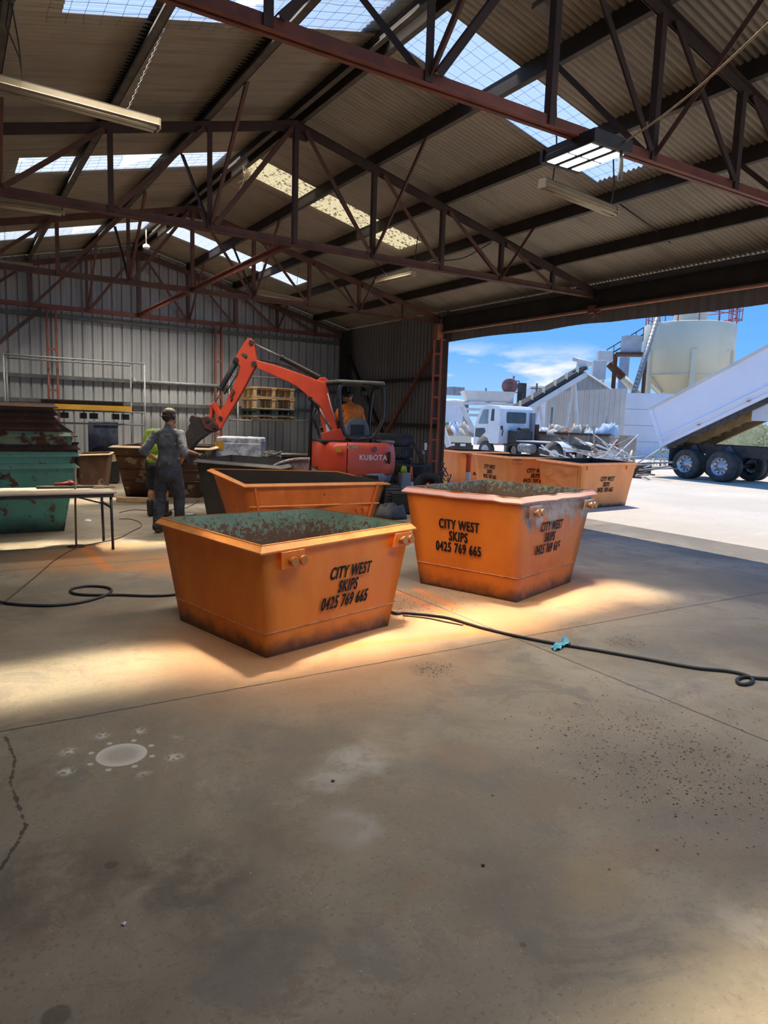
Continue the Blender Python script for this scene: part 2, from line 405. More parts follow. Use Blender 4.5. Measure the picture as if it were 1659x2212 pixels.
def text_mb(lines, size, gap=1.02, bold=0.02, xs=0.85, font_scale=None, thick=0.0):
    """flat letters, centred, as 2-D outlines: returns verts (x,y) and faces"""
    vs, fs = [], []
    for i, t in enumerate(lines):
        sz = size * (font_scale[i] if font_scale else 1.0)
        cu = bpy.data.curves.new('letters', 'FONT'); cu.body = t; cu.size = sz; cu.align_x = 'CENTER'; cu.offset = bold * sz
        cu.resolution_u = 3; cu.space_character = 1.12
        ob = bpy.data.objects.new('letters', cu); COL.objects.link(ob)
        dg = bpy.context.evaluated_depsgraph_get()
        me = bpy.data.meshes.new_from_object(ob.evaluated_get(dg))
        o = len(vs)
        for dx in (-thick, 0.0, thick) if thick else (0.0,):
            o = len(vs)
            vs += [(p.co.x * xs + dx * sz, p.co.y - i * size * gap) for p in me.vertices]
            fs += [[k + o for k in p.vertices] for p in me.polygons]
        bpy.data.objects.remove(ob); bpy.data.curves.remove(cu); bpy.data.meshes.remove(me)
    return vs, fs
def lettering(parent, lines, size, c, u, v, mat, lift=0.003, name='lettering', slant=0.0, **kw):
    vs, fs = text_mb(lines, size, **kw)
    c, u, v = V(c), V(u).normalized(), V(v).normalized(); n = u.cross(v).normalized()
    mb = MB(); hh = -size * kw.get('gap', 1.02) * (len(lines) - 1) / 2 + size * 0.35
    mb.add([c + u * (x + slant * y) + v * (y - hh) + n * lift for x, y in vs], fs)
    return put(mb, name, mat, parent)
def fuse(mb, name, mats, parent, voxel=0.012, smooth=6, wr=0.0, wrs=0.12, world=False, label=None):
    """melt overlapping lumps into one continuous skin"""
    me = mb.mesh(name, mats, INV[parent.name] if world else None)
    o = bpy.data.objects.new(name, me); COL.objects.link(o)
    r = o.modifiers.new('r', 'REMESH'); r.mode = 'VOXEL'; r.voxel_size = voxel; r.use_smooth_shade = True
    k = o.modifiers.new('s', 'SMOOTH'); k.iterations = smooth; k.factor = 0.5
    if wr:
        tx = bpy.data.textures.new('folds', 'CLOUDS'); tx.noise_scale = wrs
        d = o.modifiers.new('d', 'DISPLACE'); d.texture = tx; d.strength = wr; d.mid_level = 0.5
    dg = bpy.context.evaluated_depsgraph_get()
    m2 = bpy.data.meshes.new_from_object(o.evaluated_get(dg))
    m2.materials.clear(); m2.materials.append(mats if not isinstance(mats, (list, tuple)) else mats[0])
    bpy.data.objects.remove(o); bpy.data.meshes.remove(me)
    m2.name = name
    f = bpy.data.objects.new(name, m2); COL.objects.link(f); f.parent = parent
    INV[f.name] = INV[parent.name]
    m2.polygons.foreach_set('use_smooth', [True] * len(m2.polygons))
    return tag(f, label)
# ================================================================== SETTING
X_R, X_L, Y_B, Y_F = 9.92, -1.80, 18.20, -6.5
TRUSS_Y = [-0.40, 4.25, 8.97, 13.58, 18.02]
NODES = [-0.62, 0.55, 1.72, 2.89, 4.06, 5.28, 6.50, 7.69, 8.85]

def concrete():
    n = NT('concrete_floor'); p = n.pos(); X, Y, Z = n.xyz(p)
    big = n.noise(p, 0.55, 6, 0.6, 0.6); mid = n.noise(p, 2.3, 7, 0.62, 0.4); fine = n.noise(p, 46, 3, 0.6)
    col = n.mix(n.step(big, 0.34, 0.66), (0.185, 0.152, 0.106), (0.325, 0.272, 0.195))
    col = n.mix(n.math('MULTIPLY', n.step(mid, 0.5, 0.75), 0.6), col, (0.180, 0.140, 0.098))
    col = n.mix(n.math('MULTIPLY', n.step(n.noise(p, 1.1, 8, 0.7, 1.2), 0.62, 0.72), 0.45), col, (0.38, 0.34, 0.27))
    col = n.mix(n.math('MULTIPLY', n.step(n.noise(n.stretch(p, (1, 2.2, 1)), 0.8, 4, 0.5, 2.0), 0.60, 0.70), 0.35), col, (0.24, 0.13, 0.07))
    col = n.mix(n.math('MULTIPLY', n.step(fine, 0.44, 0.32), 0.5), col, (0.12, 0.10, 0.08))
    col = n.mix(n.math('MULTIPLY', n.step(n.noise(p, 70, 2), 0.66, 0.74), 0.5), col, (0.48, 0.43, 0.36))
    col = n.mix(n.math('MULTIPLY', n.step(n.noise(p, 1.7, 9, 0.72, 0.8), 0.52, 0.62), 0.62), col, (0.150, 0.138, 0.116))
    col = n.mix(n.math('MULTIPLY', n.step(n.noise(p, 3.4, 10, 0.75, 1.5), 0.56, 0.61), 0.48), col, (0.20, 0.128, 0.078))
    col = n.mix(n.math('MULTIPLY', n.step(n.noise(n.stretch(p, (9, 1.2, 1)), 2.2, 6, 0.7, 0.8), 0.62, 0.70), 0.22), col, (0.42, 0.38, 0.32))
    col = n.mix(n.math('MULTIPLY', n.step(n.noise(p, 20, 8, 0.8), 0.55, 0.72), 0.28), col, (0.10, 0.085, 0.065))
    flat = n.vmath('MULTIPLY', p, (1, 1, 0))
    def near(c, r0, r1, wob=0.35):
        d = n.vmath('DISTANCE', flat, (c[0], c[1], 0), out=1)
        return n.step(n.math('ADD', d, n.math('MULTIPLY', n.math('SUBTRACT', mid, 0.5), wob * 2)), r1, r0)
    def seg(a, b):
        a = V((a[0], a[1], 0)); b = V((b[0], b[1], 0)); ab = b - a; L = ab.length
        pa = n.vmath('SUBTRACT', flat, tuple(a))
        h = n.math('DIVIDE', n.vmath('DOT_PRODUCT', pa, tuple(ab), out=1), L * L, clamp=True)
        q = n.vmath('SUBTRACT', pa, n.vmath('SCALE', tuple(ab), scale=h))
        return n.vmath('LENGTH', q, out=1)
    # orange overspray left where skips were painted
    over = None
    for c, r in (((2.3, 4.7), 1.75), ((3.6, 5.1), 1.2), ((5.2, 5.3), 1.6), ((1.3, 8.6), 1.1), ((2.2, 8.0), 1.0), ((4.1, 4.6), .9)):
        k = near(c, r * 0.25, r, 0.3); over = k if over is None else n.math('MAXIMUM', over, k)
    col = n.mix(n.math('MULTIPLY', over, n.math('ADD', 0.36, n.math('MULTIPLY', mid, 0.50))), col, (0.58, 0.25, 0.075))
    lines = [((235, 1232), (180, 1182)), ((180, 1182), (372, 1172)), ((235, 1232), (385, 1218)), ((858, 1277), (1042, 1368)), ((1042, 1368), (740, 1396)), ((905, 1275), (985, 1312))]
    ld = None
    for a, b in lines:
        k = seg(onz(*a), onz(*b)); ld = k if ld is None else n.math('MINIMUM', ld, k)
    ld = n.math('ADD', ld, n.math('MULTIPLY', n.math('SUBTRACT', n.noise(p, 12, 4), 0.5), 0.05))
    col = n.mix(n.math('MULTIPLY', n.step(ld, 0.11, 0.0), 0.75), col, (0.72, 0.20, 0.03))
    for q, r, cc, st in (((760, 1640), .20, (.44, .41, .36), .55), ((715, 1690), .16, (.42, .39, .34), .5), ((745, 1785), .17, (.40, .37, .33), .5), ((860, 1600), .30, (.34, .26, .18), .5), ((1000, 1640), .22, (.24, .16, .10), .5),
                        ((400, 1905), .30, (.085, .072, .055), .6), ((130, 1900), .40, (.10, .075, .055), .55), ((560, 1990), .28, (.11, .095, .07), .5), ((1050, 1900), .26, (.13, .115, .09), .5), ((1290, 1905), .22, (.30, .22, .11), .6), ((1560, 2060), .35, (.36, .30, .21), .5), ((1620, 2000), .12, (.42, .38, .32), .5), ((620, 1800), .30, (.15, .11, .07), .5), ((1180, 1720), .22, (.19, .12, .075), .5), ((300, 1760), .35, (.20, .165, .115), .5), ((1450, 1460), .5, (.20, .175, .145), .5), ((1350, 1300), .55, (.24, .16, .095), .45), ((60, 1300), .7, (.12, .095, .065), .55)):  # pale lower-right spots put a skylight pool into colour, the last spot shade
        col = n.mix(n.math('MULTIPLY', near(onz(*q), r * .35, r * 1.1, 0.55 * r + .12), n.math('MULTIPLY', n.step(n.noise(p, 5.5, 9, 0.72), 0.30, 0.62), st * 1.25)), col, cc)
    # saw-cut joints and a crack
    wob = n.math('MULTIPLY', n.math('SUBTRACT', n.noise(p, 6, 6, 0.7), 0.5), 0.030)
    jd = None
    for ax, vals in ((X, (3.85, 8.25, -0.45)), (Y, (4.07, 8.30, 12.6, -0.30))):
        for v_ in vals:
            k = n.math('ABSOLUTE', n.math('SUBTRACT', n.math('ADD', ax, wob), v_)); jd = k if jd is None else n.math('MINIMUM', jd, k)
    joint = n.step(jd, 0.011, 0.004)
    ck = None; cw = n.math('MULTIPLY', n.math('SUBTRACT', n.noise(p, 14, 5, 0.7), 0.5), 0.06)
    cpts = [(12, 1592), (32, 1640), (22, 1690), (55, 1785), (30, 1830), (0, 1878)]
    for a, b in zip(cpts, cpts[1:]):
        k = seg(onz(*a), onz(*b)); ck = k if ck is None else n.math('MINIMUM', ck, k)
    crack = n.step(n.math('ADD', ck, cw), 0.010, 0.002)
    dark = n.math('MAXIMUM', joint, crack)
    # gritty dirty areas
    grit = None
    for q, r in (((930, 1446), .22), ((1350, 1386), .22), ((1440, 1650), .75), ((1560, 1700), .55), ((1330, 1560), .55), ((905, 1300), .55)):
        k = near(onz(*q), r * 0.4, r, 0.25); grit = k if grit is None else n.math('MAXIMUM', grit, k)
    col = n.mix(n.math('MULTIPLY', grit, n.math('MULTIPLY', n.step(n.noise(p, 120, 3, 0.7), 0.40, 0.62), 0.70)), col, (0.115, 0.085, 0.06))
    # pale stencil: a disc ringed by eight dots and puffs
    c = onz(263, 1630); d = n.vmath('DISTANCE', flat, (c.x, c.y, 0), out=1)
    R = 0.122
    disc = n.math('MULTIPLY', n.step(d, R + 0.004, R - 0.004), n.math('ADD', 0.30, n.math('MULTIPLY', n.step(d, R * 0.4, R), 0.35)))
    px = n.math('SUBTRACT', X, c.x); py = n.math('SUBTRACT', Y, c.y)
    ang = n.math('ADD', n.math('ARCTAN2', py, px), pi + 0.2)
    am = n.math('SUBTRACT', n.math('MODULO', ang, pi / 4), pi / 8)
    def dots(rad, size, soft):
        dx = n.math('SUBTRACT', n.math('MULTIPLY', d, n.math('COSINE', am)), rad); dy = n.math('MULTIPLY', d, n.math('SINE', am))
        return n.step(n.math('SQRT', n.math('ADD', n.math('MULTIPLY', dx, dx), n.math('MULTIPLY', dy, dy))), size + soft, size - soft)
    dd = n.math('MULTIPLY', dots(R + 0.034, 0.014, 0.003), 0.55)
    puff = n.math('MULTIPLY', dots(R + 0.15, 0.03, 0.035), n.math('MULTIPLY', n.step(fine, 0.38, 0.56), n.math('MULTIPLY', n.step(n.noise(p, 3.0, 2), 0.4, 0.55), 0.75)))
    col = n.mix(n.math('MAXIMUM', n.math('MAXIMUM', disc, dd), puff), col, (0.72, 0.70, 0.66))
    for q, r in (((118, 2196), .045), ((240, 1868), .03), ((1130, 2040), .018)):
        col = n.mix(n.math('MULTIPLY', near(onz(*q), r * 0.7, r, 0.03), 0.6), col, (0.06, 0.048, 0.035))
    col = n.mix(n.math('MULTIPLY', dark, 0.85), col, (0.045, 0.035, 0.026))
    h = n.math('SUBTRACT', n.math('ADD', n.math('MULTIPLY', fine, 0.35), n.math('MULTIPLY', mid, 0.4)), dark)
    nrm = n.bump(h, 0.22, 0.012)
    n.bsdf(col, n.math('ADD', 0.48, n.math('MULTIPLY', mid, 0.3)), 0.0, nrm)
    return n.m
M['floor'] = concrete()
def ground_mat():
    n = NT('gravel_ground'); p = n.pos()
    col = n.mix(n.step(n.noise(p, 0.25, 6, 0.6), 0.35, 0.65), (0.60, 0.52, 0.415), (0.69, 0.605, 0.495))
    col = n.mix(n.math('MULTIPLY', n.step(n.noise(p, 9, 6, 0.7), 0.5, 0.72), 0.4), col, (0.42, 0.36, 0.29))
    col = n.mix(n.math('MULTIPLY', n.step(n.noise(n.stretch(p, (0.4, 1.6, 1)), 0.7, 5, 0.6), 0.56, 0.66), 0.3), col, (0.74, 0.70, 0.63))
    n.bsdf(col, 0.85, 0, n.bump(n.noise(p, 22, 6, 0.7), 0.45, 0.03)); return n.m
M['ground'] = ground_mat()
def sheet_mat(name, c1, c2, dirt, axis, trough_shade=0.0):
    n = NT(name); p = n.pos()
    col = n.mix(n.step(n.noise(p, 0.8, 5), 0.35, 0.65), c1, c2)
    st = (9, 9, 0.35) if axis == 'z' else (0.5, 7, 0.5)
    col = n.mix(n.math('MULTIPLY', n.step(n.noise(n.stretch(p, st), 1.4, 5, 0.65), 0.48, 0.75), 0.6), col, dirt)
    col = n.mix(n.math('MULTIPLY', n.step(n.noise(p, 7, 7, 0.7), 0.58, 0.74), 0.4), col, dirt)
    if trough_shade:      # corrugation shading put into the colour along the hollows, in the dirt tone
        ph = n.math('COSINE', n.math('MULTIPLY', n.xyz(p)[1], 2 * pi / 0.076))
        col = n.mix(n.math('MULTIPLY', n.step(ph, 0.1, 0.95), n.math('MULTIPLY', n.step(n.noise(p, 3, 5), 0.2, 0.6), trough_shade)), col, dirt)
    n.bsdf(col, 0.6, 0.15); return n.m
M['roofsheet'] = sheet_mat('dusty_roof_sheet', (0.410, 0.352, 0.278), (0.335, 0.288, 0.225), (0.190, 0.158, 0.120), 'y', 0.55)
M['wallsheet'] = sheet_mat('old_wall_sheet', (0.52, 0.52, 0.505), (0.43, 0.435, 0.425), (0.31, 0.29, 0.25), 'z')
M['wallsheet_dark'] = sheet_mat('side_wall_sheet', (0.30, 0.285, 0.275), (0.25, 0.235, 0.23), (0.17, 0.16, 0.15), 'z')  # darker copy of the wall sheet: the unlit side put into its colour
def clear_sheet(name, tint, cloudy, dirt=None):
    n = NT(name); p = n.pos()
    tr = n.t.nodes.new('ShaderNodeBsdfRefraction'); tr.inputs['IOR'].default_value = 1.02; tr.inputs['Roughness'].default_value = 0.06
    n.setin(tr.inputs['Color'], tint)
    tl = n.t.nodes.new('ShaderNodeBsdfTranslucent'); c = tint
    fac = cloudy
    if dirt is not None:
        k = n.step(n.noise(p, 16, 6, 0.65), 0.53, 0.60)
        k = n.math('MAXIMUM', k, n.step(n.noise(n.stretch(p, (0.6, 5, 1)), 5, 4), 0.60, 0.72))
        c = n.mix(n.math('MULTIPLY', k, 0.92), tint, dirt)
    n.setin(tl.inputs['Color'], c)
    mxs = n.t.nodes.new('ShaderNodeMixShader'); mxs.inputs[0].default_value = fac
    n.lk(tr.outputs[0], mxs.inputs[1]); n.lk(tl.outputs[0], mxs.inputs[2]); n.lk(mxs.outputs[0], n.out.inputs[0])
    return n.m
M['clear'] = clear_sheet('translucent_roof_sheet', (0.86, 0.92, 0.97), 0.36)
M['clear_far'] = clear_sheet('translucent_roof_sheet_milky', (0.86, 0.90, 0.93), 0.55)
M['yellowed'] = clear_sheet('yellowed_roof_sheet', (0.62, 0.50, 0.26), 0.88, (0.09, 0.06, 0.03))

# ---- floor and ground
mb = MB(); mb.hexa([(X_L, Y_F - 2, -0.12), (10.25, Y_F - 2, -0.12), (10.25, Y_B + .05, -0.12), (X_L, Y_B + .05, -0.12), (X_L, Y_F - 2, 0), (10.25, Y_F - 2, 0), (10.25, Y_B + .05, 0), (X_L, Y_B + .05, 0)])
put(mb, 'floor', M['floor'], kind='structure')
mb = MB(); mb.add([(-60, -60, -0.012), (400, -60, -0.012), (400, 400, -0.012), (-60, 400, -0.012)], [(0, 1, 2, 3)])
put(mb, 'ground', M['ground'], kind='structure')

# ---- roof: corrugated sheets in bands between the translucent strips
def corrugated(mb, x0, x1, y0, y1, mi=0, pitch=0.076, amp=0.015, dz=0.0):
    n = max(2, int(round((y1 - y0) / pitch * 6))); vs = []; fs = []
    for i in range(n + 1):
        y = y0 + (y1 - y0) * i / n; w = amp * cos(2 * pi * y / pitch)
        for x in (x0, x1): vs.append((x, y, roof_z(x, dz) + w))
    for i in range(n): fs.append((2 * i, 2 * i + 1, 2 * i + 3, 2 * i + 2))
    mb.add(vs, fs, mi, True)
XS_L, XS_R = 0.95, 7.42
mb = MB()
cuts = [Y_F] + [c for s in SKY_STRIPS for c in s] + [Y_B + 0.15]
for i in range(len(cuts) - 1):
    ya, yb = cuts[i], cuts[i + 1]
    if i % 2 == 0:
        corrugated(mb, RIDGE_X, 10.12, ya, yb); corrugated(mb, -2.0, RIDGE_X, ya, yb)
    else:
        corrugated(mb, XS_R, 10.12, ya, yb); corrugated(mb, -2.0, XS_L, ya, yb)
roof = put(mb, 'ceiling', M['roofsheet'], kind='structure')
mb = MB()
for s in (-1, 1):
    mb.hexa([(RIDGE_X, Y_F, roof_z(RIDGE_X, .03)), (RIDGE_X + s * .25, Y_F, roof_z(RIDGE_X + .25, .03)), (RIDGE_X + s * .25, Y_B + .15, roof_z(RIDGE_X + .25, .03)), (RIDGE_X, Y_B + .15, roof_z(RIDGE_X, .03)),
             (RIDGE_X, Y_F, roof_z(RIDGE_X, .04)), (RIDGE_X + s * .25, Y_F, roof_z(RIDGE_X + .25, .04)), (RIDGE_X + s * .25, Y_B + .15, roof_z(RIDGE_X + .25, .04)), (RIDGE_X, Y_B + .15, roof_z(RIDGE_X, .04))])
put(mb, 'trim_1', M['roofsheet'], kind='structure')
wn = 1
for i, (ya, yb) in enumerate(SKY_STRIPS):
    for s in (-1, 1):
        mb = MB(); x1 = XS_R if s > 0 else XS_L
        corrugated(mb, RIDGE_X + s * 0.06, x1 + s * 0.05, ya - 0.03, yb + 0.03, dz=0.012)
        put(mb, 'window_%d' % wn, M['yellowed'] if (i == 2 and s > 0) else (M['clear'] if i < 2 else M['clear_far']), kind='structure'); wn += 1
# safety netting under the clear sheets
for i, (ya, yb) in enumerate(SKY_STRIPS):
    if i == 0: continue
    for s in (-1, 1):
        if i == 2 and s > 0: continue
        mb = MB(); x0, x1 = sorted((RIDGE_X + s * .1, (XS_R if s > 0 else XS_L) + s * 0.12)); rr = 0.0017
        rnd = random.Random(i * 5 + s)
        y = ya - 0.08
        while y <= yb + 0.12:
            mb.tube([(x0 + (x1 - x0) * t / 22, y + rnd.uniform(-.008, .008), roof_z(x0 + (x1 - x0) * t / 22, -0.045) + rnd.uniform(-.006, .004)) for t in range(23)], rr, 4); y += 0.145
        for t in range(23):
            x = x0 + (x1 - x0) * t / 22
            mb.tube([(x + rnd.uniform(-.012, .012), ya - .08 + (yb - ya + .18) * q / 5, roof_z(x, -0.047) - .01 * sin(q * .6)) for q in range(6)], rr, 4)
        where = {(1, -1): 'bright roof strip at the top edge of the photo', (1, 1): 'roof strip behind the glowing lamp',
                 (2, -1): 'roof strip opposite the yellowed sheet', (3, -1): 'farthest strip, above the skip stack', (3, 1): 'farthest strip, above the excavator arm'}[(i, s)]
        put(mb, 'safety_net', M['galv_dull'], label='wire safety net under the ' + where, cat='net', group='safety nets under the roof lights')

# ---- walls
def ribbed(mb, a, b, ztop, rib=0.225, out=(0, 1, 0), gap=0.045, deep=0.045, zb=0.0, mi=0):
    """pan-and-rib wall sheet from a to b (plan), top height ztop(t)"""
    a, b = V((a[0], a[1], 0)), V((b[0], b[1], 0)); L = (b - a).length; d = (b - a) / L; o = V(out)
    xs = [(0, 0)]; t = 0
    while t < L - rib:
        xs += [(t + rib - gap, 0), (t + rib - gap * .8, deep), (t + rib - gap * .2, deep), (t + rib, 0)]; t += rib
        # a shallow swage mid-pan
        xs[-4:-4] = [(t - rib + rib * .38, 0), (t - rib + rib * .42, 0.006), (t - rib + rib * .46, 0)]
    xs.append((L, 0)); vs = []
    for t, w in xs:
        q = a + d * t + o * w; vs += [(q.x, q.y, zb), (q.x, q.y, ztop(q))]
    mb.add(vs, [(2 * i, 2 * i + 2, 2 * i + 3, 2 * i + 1) for i in range(len(xs) - 1)], mi)
mb = MB(); ribbed(mb, (X_L - .1, Y_B), (X_R + .12, Y_B), lambda q: roof_z(q.x, -0.02))
put(mb, 'wall_back', M['wallsheet'], kind='structure')
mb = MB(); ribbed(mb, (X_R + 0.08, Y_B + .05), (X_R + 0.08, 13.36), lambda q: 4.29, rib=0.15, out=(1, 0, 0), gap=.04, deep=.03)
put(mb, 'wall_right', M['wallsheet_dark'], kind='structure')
mb = MB(); ribbed(mb, (X_L, Y_F), (X_L, Y_B), lambda q: 4.32, out=(-1, 0, 0))
put(mb, 'wall_left', M['wallsheet'], kind='structure')
# header over the open side: cladding strip with a wavy torn lower edge, deep eave beam, door rail
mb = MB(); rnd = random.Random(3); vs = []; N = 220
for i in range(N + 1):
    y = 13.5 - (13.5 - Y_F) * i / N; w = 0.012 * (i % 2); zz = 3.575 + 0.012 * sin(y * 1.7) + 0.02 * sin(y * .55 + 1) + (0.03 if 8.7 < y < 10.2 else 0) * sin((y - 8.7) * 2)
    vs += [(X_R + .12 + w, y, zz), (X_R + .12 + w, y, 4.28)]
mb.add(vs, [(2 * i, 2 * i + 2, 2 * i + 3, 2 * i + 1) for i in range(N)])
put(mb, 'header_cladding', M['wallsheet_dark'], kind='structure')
mb = MB(); mb.box((X_R + .02, (13.5 + Y_F) / 2, 3.98), (0.10, 13.5 - Y_F, 0.32)); mb.box((X_R - .01, (13.5 + Y_F) / 2, 4.13), (0.14, 13.5 - Y_F, 0.02)); mb.box((X_R - .01, (13.5 + Y_F) / 2, 3.83), (0.14, 13.5 - Y_F, 0.02))
put(mb, 'eave_beam', M['purlin'], label='deep dark eave beam over the wide open side of the shed', cat='beam')
t = thing('door_rail', 'thin rust-pink pipe rail running under the dark eave beam of the open side', 'rail', (X_R - .07, 8, 3.78))
mb = MB(); mb.tube([(X_R - .07, 13.4, 3.785), (X_R - .07, Y_F, 3.785)], 0.026, 10); put(mb, 'pipe', pm('rail_pink', (0.72, 0.36, 0.24), (0.6, 0.29, 0.19), 4, 0.5), t)
for y in (8.95, 4.25, -0.4):
    mb = MB(); mb.box((X_R - .06, y, 3.80), (0.09, 0.16, 0.13)); mb.box((X_R - .08, y - .12, 3.75), (.05, .16, .03)); mb.cyl((X_R - .1, y - .16, 3.66), (X_R - .1, y - .05, 3.79), .012); mb.cyl((X_R - .1, y - .03, 3.65), (X_R - .1, y - .17, 3.75), .012)
    put(mb, 'bracket', M['redoxide'], t, bevel=.004)

# ---- trusses
TW = 0.085
def truss(Y, label, webs=True, gable=False):
    t = thing('roof_truss', label, 'truss', (RIDGE_X, Y, 4.0), group='red-oxide roof trusses')
    zc = 4.0
    mb = MB()
    for s in (-1, 1):
        mb.beam((X_L + .05, Y + s * .028, zc + .004), (X_R - .03, Y + s * .028, zc + .004), 0.046, 0.008)
        mb.beam((X_L + .05, Y + s * .008, zc + .05), (X_R - .03, Y + s * .008, zc + .05), 0.008, 0.10)
    put(mb, 'bottom_chord', M['redoxide'] if (Y < 6 or gable) else M['redoxide_mid'], t)  # nearest chord brighter: floor bounce put into its colour
    top = lambda x: 5.52 - SLOPE * abs(x - RIDGE_X)
    for s in (-1, 1):
        mb = MB(); xe = X_R - .02 if s > 0 else X_L + .04
        for q in (-1, 1):
            mb.beam((RIDGE_X, Y + q * .030, top(RIDGE_X) + .05), (xe, Y + q * .030, top(xe) + .05), 0.05, 0.008)
            mb.beam((RIDGE_X, Y + q * .010, top(RIDGE_X)), (xe, Y + q * .010, top(xe)), 0.008, 0.105)
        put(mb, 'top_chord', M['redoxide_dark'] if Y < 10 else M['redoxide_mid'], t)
    mb = MB(); mb.prism([(RIDGE_X - .16, Y - .012, 5.36), (RIDGE_X + .16, Y - .012, 5.36), (RIDGE_X + .22, Y - .012, 5.50), (RIDGE_X, Y - .012, 5.57), (RIDGE_X - .22, Y - .012, 5.50)], (0, .024, 0))
    put(mb, 'gusset_plate', M['redoxide_dark'], t)
    for x in NODES:
        h = top(x) - .03
        mb = MB(); mb.angle((x, Y, zc + .02), (x, Y, h), 0.062, .007, up=(0, 1, 0), flip=1 if x > 4 else -1)
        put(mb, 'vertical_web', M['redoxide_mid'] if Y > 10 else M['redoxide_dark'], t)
    for i, x in enumerate(NODES):
        if abs(x - RIDGE_X) < .01: continue
        s = 1 if x > RIDGE_X else -1; xi = x - s * 1.19
        mb = MB(); mb.angle((xi + s * .09, Y - .03, top(xi) - .05), (x - s * .07, Y - .03, zc + .08), 0.055, .007, up=(0, 1, 0), flip=s)
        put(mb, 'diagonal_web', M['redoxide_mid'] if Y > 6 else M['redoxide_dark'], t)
    for x in (2.89, 5.28, 7.69, .55):
        for s in ((-1,) if gable else (-1, 1)):
            mb = MB(); mb.angle((x + .03, Y + s * .03, zc + .07), (x + .03, Y + s * (1.25 if x in (2.89, 5.28) else .72), top(x) + .07), 0.05, .006, up=(1, 0, 0))
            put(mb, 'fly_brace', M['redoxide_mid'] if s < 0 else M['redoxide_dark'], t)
    return t
truss(TRUSS_Y[0], 'red-brown roof truss overhead, its stays crossing the top corner of the photo')
truss(TRUSS_Y[1], 'nearest red-brown roof truss, its thick bottom chord crossing behind the glowing lamp')
truss(TRUSS_Y[2], 'second red-brown roof truss from the camera, crossing below the yellowed roof light')
truss(TRUSS_Y[3], 'third red-brown roof truss, its end resting on the ladder-like column by the doorway')
truss(TRUSS_Y[4], 'farthest red-brown roof truss, standing against the ribbed back wall', gable=True)
mb = MB()
for s in (-1, 1):
    mb.beam((RIDGE_X + s * .03, 8.97, 4.085), (RIDGE_X + s * .03, 18.0, 4.085), 0.055, 0.007); mb.beam((RIDGE_X + s * .007, 8.97, 4.05), (RIDGE_X + s * .007, 18.0, 4.05), 0.007, 0.09)
put(mb, 'tie_beam', M['redoxide'], label='long red-brown tie beam linking the middles of the three far trusses', cat='beam')
# ---- purlins
ordn = {4.06: 'ridge', 5.28: 'first purlin below the ridge', 6.50: 'second purlin below the ridge', 7.69: 'third purlin below the ridge', 8.85: 'lowest purlin above the eave',
        2.89: 'first purlin below the ridge', 1.72: 'second purlin below the ridge', 0.55: 'third purlin below the ridge', -0.62: 'lowest purlin above the wall'}
for x in NODES:
    mb = MB(); z0 = roof_z(x) - .178; z1 = roof_z(x) - .012
    if abs(x - RIDGE_X) < .01:
        for s in (-1, 1):
            mb.box((x + s * .06, (Y_F + Y_B) / 2, (z0 + z1) / 2 - .0), (0.008, Y_B - Y_F, z1 - z0 - .01)); mb.box((x + s * .09, (Y_F + Y_B) / 2, z0 + .004), (0.065, Y_B - Y_F, .008), mi=1)
        lab = 'double dark purlin along the roof ridge'
    else:
        s = 1 if x > RIDGE_X else -1
        mb.box((x - s * .0, (Y_F + Y_B) / 2, (z0 + z1) / 2), (0.008, Y_B - Y_F, z1 - z0)); mb.box((x + s * .036, (Y_F + Y_B) / 2, z0 + .004), (0.072, Y_B - Y_F, .008), mi=1)
        mb.box((x + s * .072, (Y_F + Y_B) / 2, z0 + .012), (0.006, Y_B - Y_F, .024), mi=1); mb.box((x + s * .036, (Y_F + Y_B) / 2, z1 - .003), (0.072, Y_B - Y_F, .006))
        lab = 'long dark roof purlin, %s on the %s slope' % (ordn[x], 'open-side' if s > 0 else 'closed-side')
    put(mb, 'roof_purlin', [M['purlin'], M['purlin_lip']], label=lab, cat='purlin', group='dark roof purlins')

# ---- columns, girts and braces
def lattice(name, p0, p1, ztop, pitch, label, mat, zb=0.0, size=0.075):
    t = thing(name, label, 'column', (p0[0], p0[1], zb), group='ladder-like steel columns'); a, b = V((*p0, 0)), V((*p1, 0)); d = (b - a).normalized()
    for q, fl in ((a, 1), (b, -1)):
        mb = MB(); mb.beam((q.x, q.y, zb), (q.x, q.y, ztop), .008, size, up=(d.y, -d.x, 0) if False else (-d.y, d.x, 0))
        for s in (-1, 1):
            o = V((-d.y, d.x, 0)) * (s * size / 2) + d * fl * .02
            mb.beam(V((q.x, q.y, zb)) + o, V((q.x, q.y, ztop)) + o, .042, .007, up=(-d.y, d.x, 0))
        put(mb, 'upright', mat, t)
    z = zb + .3
    while z < ztop - .1:
        mb = MB(); mb.beam((a.x, a.y, z), (b.x, b.y, z), size * .9, .045); put(mb, 'rung', mat, t); z += pitch
    mb = MB(); mb.box(((a.x + b.x) / 2, (a.y + b.y) / 2, ztop + .0), (abs(a.x - b.x) + .12, abs(a.y - b.y) + .12, .014)); put(mb, 'cap_plate', mat, t)
    return t
dc = lattice('lattice_column', (X_R - .19, 13.58), (X_R - .03, 13.45), 3.62, 0.5, 'orange-red ladder-like column at the edge of the open doorway', M['redpost'])
mb = MB(); mb.box((X_R - .1, 13.52, 3.8), (0.16, 0.14, 0.36)); put(mb, 'head_plate', pm('head_plate', (0.62, 0.26, 0.15), (0.5, 0.2, 0.12), 6, .5), dc, bevel=.006)
lattice('lattice_column', (2.0, 17.93), (2.23, 17.93), 3.99, 0.93, 'dull red ladder-like column on the back wall above the yellow beam', M['redoxide'])
lattice('lattice_column', (5.93, 17.93), (6.13, 17.93), 3.99, 0.93, 'dull red ladder-like column on the back wall behind the excavator arm', M['redoxide'])
